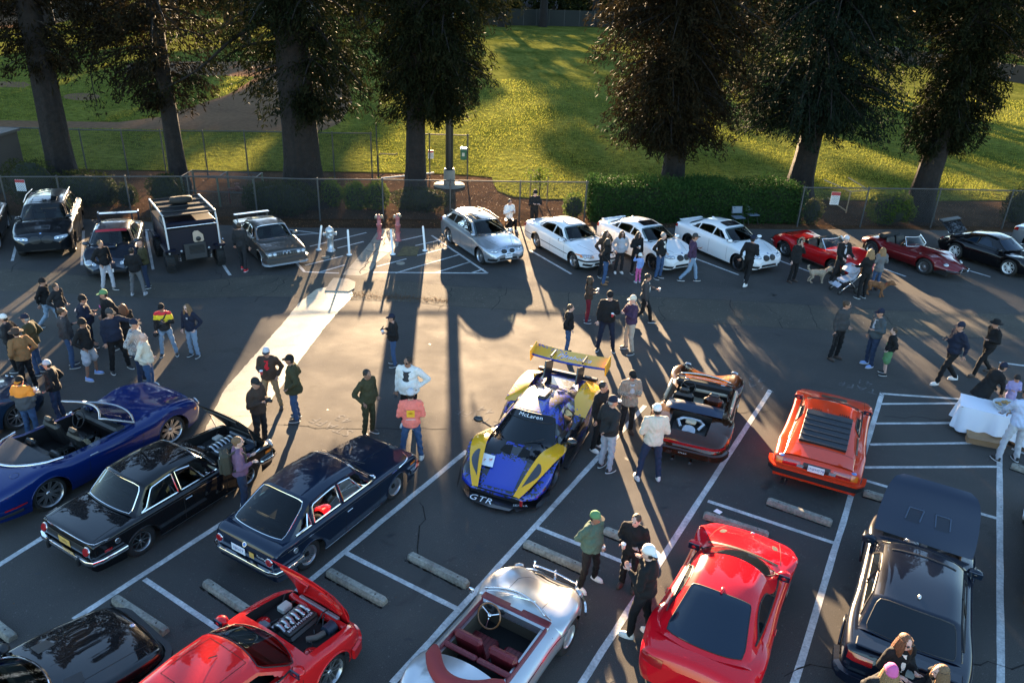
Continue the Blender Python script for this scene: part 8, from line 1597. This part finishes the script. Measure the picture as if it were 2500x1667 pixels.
P_((1932, 688), (1951, 590), -60, 'person in a black parka with a fur-trimmed hood before the red convertible', 'black', 'black', 'brown', hat=('furhood', 'black'), arms=('face', 'down'), group=gB, build=1.15, coat=.1, sk=skin3)
P_((2040, 694), (2066, 582), -75, 'person in a white cap and black jacket behind the pushchair', 'black', 'dark', 'lgrey', hat=('backcap', 'silver'), arms=('push', 'push'), legs='step', group=gB, sk=skin3, extra=[('open', 'silver')])
P_((2100, 728), (2117, 617), 115, 'fair-haired woman all in black, back to us, beside the pushchair', 'black', 'black', 'dark', hair='blond', hlen=.2, arms=('push', 'push'), group=gB)
P_((2132, 708), (2128, 612), 100, 'fair-haired woman in a pale grey coat behind the woman in black', 'grey', 'jeans', 'brown', hair='blond', hlen=.22, arms=('cup', 'cup'), group=gB, coat=.1)
# lane, middle
P_((1383, 864), (1396, 752), -5, 'person in a black jacket, glasses and blue jeans, left of the middle chatters', 'black', 'jeans', hair='brown', arms=('pocket', 'pocket'), build=1.12, group=gM, sk=skin3)
P_((1432, 786), (1436, 684), 0, 'woman with a hair bun, dark brown jacket and dark red leggings holding a cup', 'brown', 'maroon', 'navy', hair='brown', hlen=-.1, arms=('cup', 'cup'), group=gM, hold=[('cup', 0, 'white cup held by the woman with the hair bun')], extra=[('stripe',)] if False else [])
P_((1476, 856), (1488, 712), -95, 'tall person all in black and navy with a black cap and a red cup', 'black', 'navy', 'dark', hat=('cap', 'black'), hair='grey', arms=('cup', 'down'), legs='wide', build=1.2, group=gM, hold=[('cup', 0, 'red cup with a white lid held by the tall person in black')], sk=skin3)
P_((1533, 858), (1531, 732), 200, 'older person in a purple jacket, pale cap and beige trousers, hand on chin', 'purple', 'beige', 'dark', hat=('cap', 'cream'), hair='grey', arms=('crossed', 'face'), legs='wide', build=1.1, group=gM, sk=skin3)
P_((1567, 790), (1571, 677), -5, 'person in sunglasses and a grey-green cardigan walking right with a cup', 'char', 'black', 'dark', hair='dark', legs='walk', arms=('out', 'down'), group=gM, glasses=True, hold=[('cup', 0, 'white cup held out by the walker in the grey-green cardigan')], extra=[('open', 'white')])
# lane, right
P_((2034, 876), (2060, 739), -60, 'person in a charcoal sweater holding a camera grip down by the side', 'char', 'black', 'brown', hair='brown', arms=('pocket', 'down'), group=gR, build=1.15, look=.5, hold=[('gimbal', 1, 'camera on a black grip held low by the person in the charcoal sweater')], glasses=True)
P_((2118, 893), (2138, 764), 190, 'person in a teal checked shirt, navy cap and jeans beside the boy', topm=plaid('teal_check', (.02, .06, .09), (.07, .05, .035), 7), bottom='djeans', shoes='blue', hat=('cap', 'navy'), group=gR, build=1.12, arms=('cup', 'down'), extra=[('open', 'lgrey')])
P_((2156, 914), (2185, 800), 165, 'boy in a black T-shirt with a green print and green shorts', 'black', 'sgreen', 'black', hair='brown', shorts=True, group=gR, arms=('pocket', 'down'), h=1.5, extra=[('print', 'sgreen', .05, 1.15, .08, .1, 1)], sk=skin3)
P_((2304, 936), (2339, 796), 185, 'person in a navy jacket and white shoes striding left with a phone', 'navy', 'black', 'white', hat=('cap', 'navy'), legs='walk', arms=('swing', 'phone'), group=gR, build=1.12, hold=[('phone', 1, 'phone held by the striding person in the navy jacket')])
P_((2392, 916), (2450, 791), 185, 'person in black with a black brimmed hat striding left', 'black', 'black', 'brown', hat=('brimhat', 'black'), hair='grey', legs='walk', arms=('cup', 'swing'), group=gR, build=1.1)
P_((2378, 1024), (2440, 890), 5, 'person in a long black coat and navy cap bending over the table', 'black', 'black', 'dark', hat=('cap', 'navy'), lean=.42, arms=('reach', 'reach'), group='people at the food table', coat=.25, build=1.15)
P_((2452, 1010), (2466, 945), -100, 'small child with a headband and lilac dress behind the table', 'lav', 'lav', 'white', hair='dark', kid=True, h=1.15, arms=('cup', 'cup'), group='people at the food table', coat=.2, hat=('beanie', 'dark'))
P_((2456, 1124), (2500, 961), 95, 'person all in white with striped black shoes serving at the table', 'sky', 'silver', 'black', hair='dark', arms=('reach', 'reach'), legs='wide', build=1.15, group='people at the food table', lean=.1, sk=skin2)
# foreground
P_((1434, 1428), (1449, 1262), -45, 'person in a green hoodie and dark green cap with white shoes', 'green', 'black', 'white', hat=('cap', 'sgreen', 'khaki'), arms=('down', 'back'), legs='wide', build=1.25, look=.3, sk=skin2, hold=[('cup', 0, 'pale cup hanging in the hand of the person in the green hoodie')])
P_((1532, 1434), (1558, 1268), -115, 'dark-haired person in black smiling, coffee cup held at the chest', 'black', 'black', 'brown', hair='brown', arms=('cup', 'cup'), build=1.2, look=-.2, sk=skin3, hold=[('cup', 1, 'white cup held at the chest by the smiling person in black')])
P_((1558, 1552), (1580, 1339), 150, 'person in black with a white cap, back to us, nearest the red coupe', 'black', 'black', 'white', hat=('backcap', 'white'), arms=('phone', 'face'), legs='step', build=1.15, hold=None, sk=skin3)
P_(None, (2208, 1563), -75, 'auburn-haired woman in sunglasses and a black jacket with white sleeve stripes', 'black', 'black', 'white', hair='ginger', hlen=.24, arms=('cup', 'cup'), glasses=True, extra=[('open', 'white'), ('stripe',)], group='women talking at the bottom right', sk=skin3, h=1.72)
P_(None, (2175, 1644), 75, 'person in a red and white knitted beanie and shiny black jacket, back to us', 'dark', 'black', hat=('beanie', 'pink'), hair='blond', hlen=.15, arms=('face', 'cup'), group='women talking at the bottom right', h=1.68, hold=[('cup', 1, 'white-lidded cup in the hand of the person in the red beanie')])
P_(None, (2301, 1640), 175, 'fair-haired woman in a dark jacket turned left at the bottom edge', 'black', 'black', hair='sandy', hlen=.16, arms=('cup', 'cup'), group='women talking at the bottom right', sk=skin3, h=1.70)
flush_people()
# ---------------------------------------------------------------- pushchair, dogs, food table
p = G(2062, 712); pc = empty('pushchair', (p.x, p.y, 0), R(-165), label='pushchair with a pale grey hood and seat between the two parents', cat='pushchair'); gf = M('stroller_fabric', (.42, .44, .52), .8, var=.15, vs=8)
for x, r_ in ((-.30, .14), (.42, .09)):
 for y in (-.26, .26):
  w = bpy.data.objects.new('wheel', None); COL.objects.link(w); w.parent = pc; w.location = (x, y, r_); q = Matrix.Rotation(math.pi/2, 4, 'X'); MB().lathe([(r_*.7, -.02), (r_, -.02), (r_, .02), (r_*.7, .02), (r_*.7, -.02)], 20, q).build('tyre', rubber, w); MB().lathe([(0, -.015), (r_*.2, -.015), (r_*.72, -.01), (r_*.72, .01), (0, .015)], 16, q).build('hub', galv, w)
for y in (-.25, .25): MB().tube([(-.62, y*.9, 1.0), (-.1, y, .5), (.42, y, .10)], .014, 6).build('frame_tube', alloy, pc); MB().tube([(-.30, y, .14), (.15, y*.9, .6)], .014, 6).build('frame_tube', alloy, pc)
MB().tube([(-.62, -.225, 1.0), (-.66, 0, 1.02), (-.62, .225, 1.0)], .018, 6).build('handle', blackp, pc)
MB().lathe([(.02, -.21), (.28, -.21), (.28, .21), (.02, .21)], 10, Matrix.Translation((-.10, 0, .78)) @ Matrix.Rotation(math.pi/2, 4, 'X'), 0, True, R(10), R(130)).build('hood', gf, pc); MB().rbox((.05, 0, .52), (.28, .20, .05), .03, Matrix.Rotation(.2, 3, 'Y')).build('seat', gf, pc); MB().rbox((-.2, 0, .70), (.05, .20, .22), .03, Matrix.Rotation(-.4, 3, 'Y')).build('backrest', gf, pc); MB().rbox((.42, 0, .32), (.10, .19, .03), .02, Matrix.Rotation(.7, 3, 'Y')).build('footrest', gf, pc); MB().rbox((-.05, 0, .22), (.22, .19, .06), .03).build('basket', blackp, pc)
p = G(2100, 700); hb = empty('handbag', (p.x, p.y+.1, .45), R(20), label='tan leather handbag hanging beside the pushchair', cat='bag'); MB().rbox((0, 0, .12), (.05, .16, .14), .04).build('pouch', M('tan_leather', (.25, .10, .03), .5), hb); MB().tube([(0, -.12, .22), (0, -.06, .42), (0, .06, .42), (0, .12, .22)], .01, 5).build('strap', M('tan_leather'), hb)
def dog(px, face, k, mat, label):
 p = G(*px); d = empty('dog', (p.x, p.y, 0), R(face), label=label, cat='dog'); m2 = MB()
 def b(c, r_): m2.ball(Vector(c)*k, tuple(q*k for q in r_), 12, 8)
 b((.12, 0, .40), (.17, .12, .14)); b((-.08, 0, .41), (.20, .105, .12)); b((-.22, 0, .40), (.12, .105, .12)); limb(m2, Vector((.22, 0, .44))*k, Vector((.36, 0, .56))*k, .085*k, .075*k); b((.42, 0, .59), (.10, .085, .085)); b((.51, 0, .56), (.07, .045, .042))
 for sy in (-1, 1):
  b((.38, sy*.085, .56), (.04, .022, .075)); limb(m2, Vector((.18, sy*.07, .36))*k, Vector((.17, sy*.075, .18))*k, .05*k, .032*k); limb(m2, Vector((.17, sy*.075, .18))*k, Vector((.19+.03*sy, sy*.075, .03))*k, .032*k, .03*k); b((.22+.03*sy, sy*.075, .025), (.045, .032, .025))
  limb(m2, Vector((-.24, sy*.07, .38))*k, Vector((-.20, sy*.08, .24))*k, .07*k, .045*k); limb(m2, Vector((-.20, sy*.08, .24))*k, Vector((-.30, sy*.08, .13))*k, .04*k, .028*k); limb(m2, Vector((-.30, sy*.08, .13))*k, Vector((-.27-.03*sy, sy*.08, .03))*k, .028*k, .028*k); b((-.24-.03*sy, sy*.08, .025), (.045, .032, .025))
 m2.tube([Vector(v)*k for v in ((-.32, 0, .46), (-.42, 0, .56), (-.44, 0, .66), (-.38, 0, .70))], [.035*k, .045*k, .045*k, .02*k], 8)
 JOBS.append((m2, 'body', mat, .014, d, None, 1)); MB().ball(Vector((.585, 0, .575))*k, .018*k, 8, 5).build('nose', blackp, d); [MB().ball(Vector((.475, sy*.05, .615))*k, .012*k, 6, 4).build('eye', blackp, d) for sy in (-1, 1)]; MB().tube([Vector((.29+.06*math.cos(a)*.5, .08*math.cos(a), .50+.08*math.sin(a)))*k for a in [j*math.pi/6 for j in range(13)]], .01, 5, cap=False).build('collar', M('collar_red', (.3, .02, .02), .6), d)
JOBS.clear(); dog((1993, 690), 0, 1.0, M('cream_fur', (.42, .33, .24), .9, var=.4, vs=26, bump=1.0, bs=40), 'curly cream dog walking towards the pushchair'); dog((2136, 722), -35, 1.05, M('ginger_fur', (.24, .10, .04), .9, var=.4, vs=26, bump=1.0, bs=40), 'curly ginger dog behind the woman in black'); flush_people()
p = G(2425, 1062); tb = empty('food_table', (p.x, p.y, 0), R(-28), label='trestle table under a white cloth at the right edge', cat='table'); MB().rbox((0, 0, .73), (.90, .36, .015), .01).build('table_top', M('table_ply', (.3, .2, .1), .6), tb)
for sx in (-.7, .7):
 for sy in (-.28, .28): MB().tube([(sx, sy, 0), (sx, sy, .72)], .016, 6).build('leg', galv, tb)
cl = MB(); cl.grid(lambda u, v: Vector((-.93+1.86*u, -.39+.78*v, .752)), 12, 6)
def skirt(u, v):
 a = 2*math.pi*u; ca, sa = math.cos(a), math.sin(a); k = 1/max(abs(ca)**8+abs(sa)**8, 1e-6)**.125; x, y = .93*k*ca, .39*k*sa; fo = (.07+.045*math.sin(a*11)+.03*math.sin(a*19+1))*v**.8
 n_ = Vector((ca*.6+.0, sa, 0)).normalized(); return Vector((x, y, .752))+n_*fo-Vector((0, 0, v*(.60+.07*math.cos(4*a+3.14))))
cl.grid(skirt, 120, 8); tc = cl.build('tablecloth', M('white_linen', (.70, .72, .80), .85)); tc.location = tb.location; tc.rotation_euler = tb.rotation_euler; tag(tc, 'white cloth hanging in folds over the food table', 'tablecloth')
bs = empty('food_tray', tb.matrix_basis.to_translation()+Rz(R(-28)) @ Vector((.12, .12, .755)), R(-28), label='clear tray heaped with pastries on the table', cat='tray'); MB().lathe([(0, .0), (.28, .0), (.36, .10), (.37, .10), (.29, -.01)], 26).build('dish', M('tray_plastic', (.4, .42, .45), .15), bs); rg = random.Random(12); pm = M('pastry', (.45, .27, .10), .7, var=.4, vs=20)
for k in range(34): a = rg.uniform(0, 6.28); q = rg.random()**.5*.27; MB().ball((q*math.cos(a), q*math.sin(a), .06+.07*(1-q/.27)+rg.uniform(0, .02)), (.05, .035, .025), 8, 5, Rz(rg.uniform(0, 3))).build('pastry', pm, bs)
for i, (x, y, z, w_, d_, h_, an, lb) in enumerate([(-.2, -.62, .0, .42, .12, .16, .15, 'flattened cardboard box on the ground before the table'), (.75, .1, 0, .22, .18, .28, .3, 'cardboard box under the end of the table'), (.95, -.75, .0, .2, .16, .10, .5, 'small cardboard carton on the ground by the server')]):
 q = tb.location+Rz(R(-28)) @ Vector((x, y, 0)); b_ = empty('cardboard_box', q, R(-28)+an, label=lb, cat='box'); cbm = M('cardboard', (.32, .19, .10), .85, var=.2); MB().box((0, 0, h_/2), (w_, d_, h_/2)).build('carton', cbm, b_)
 for sg in (-1, 1): MB().box((0, sg*(d_+.05), h_+.02), (w_, .06, .003), Matrix.Rotation(sg*.4, 3, 'X')).build('flap', cbm, b_)
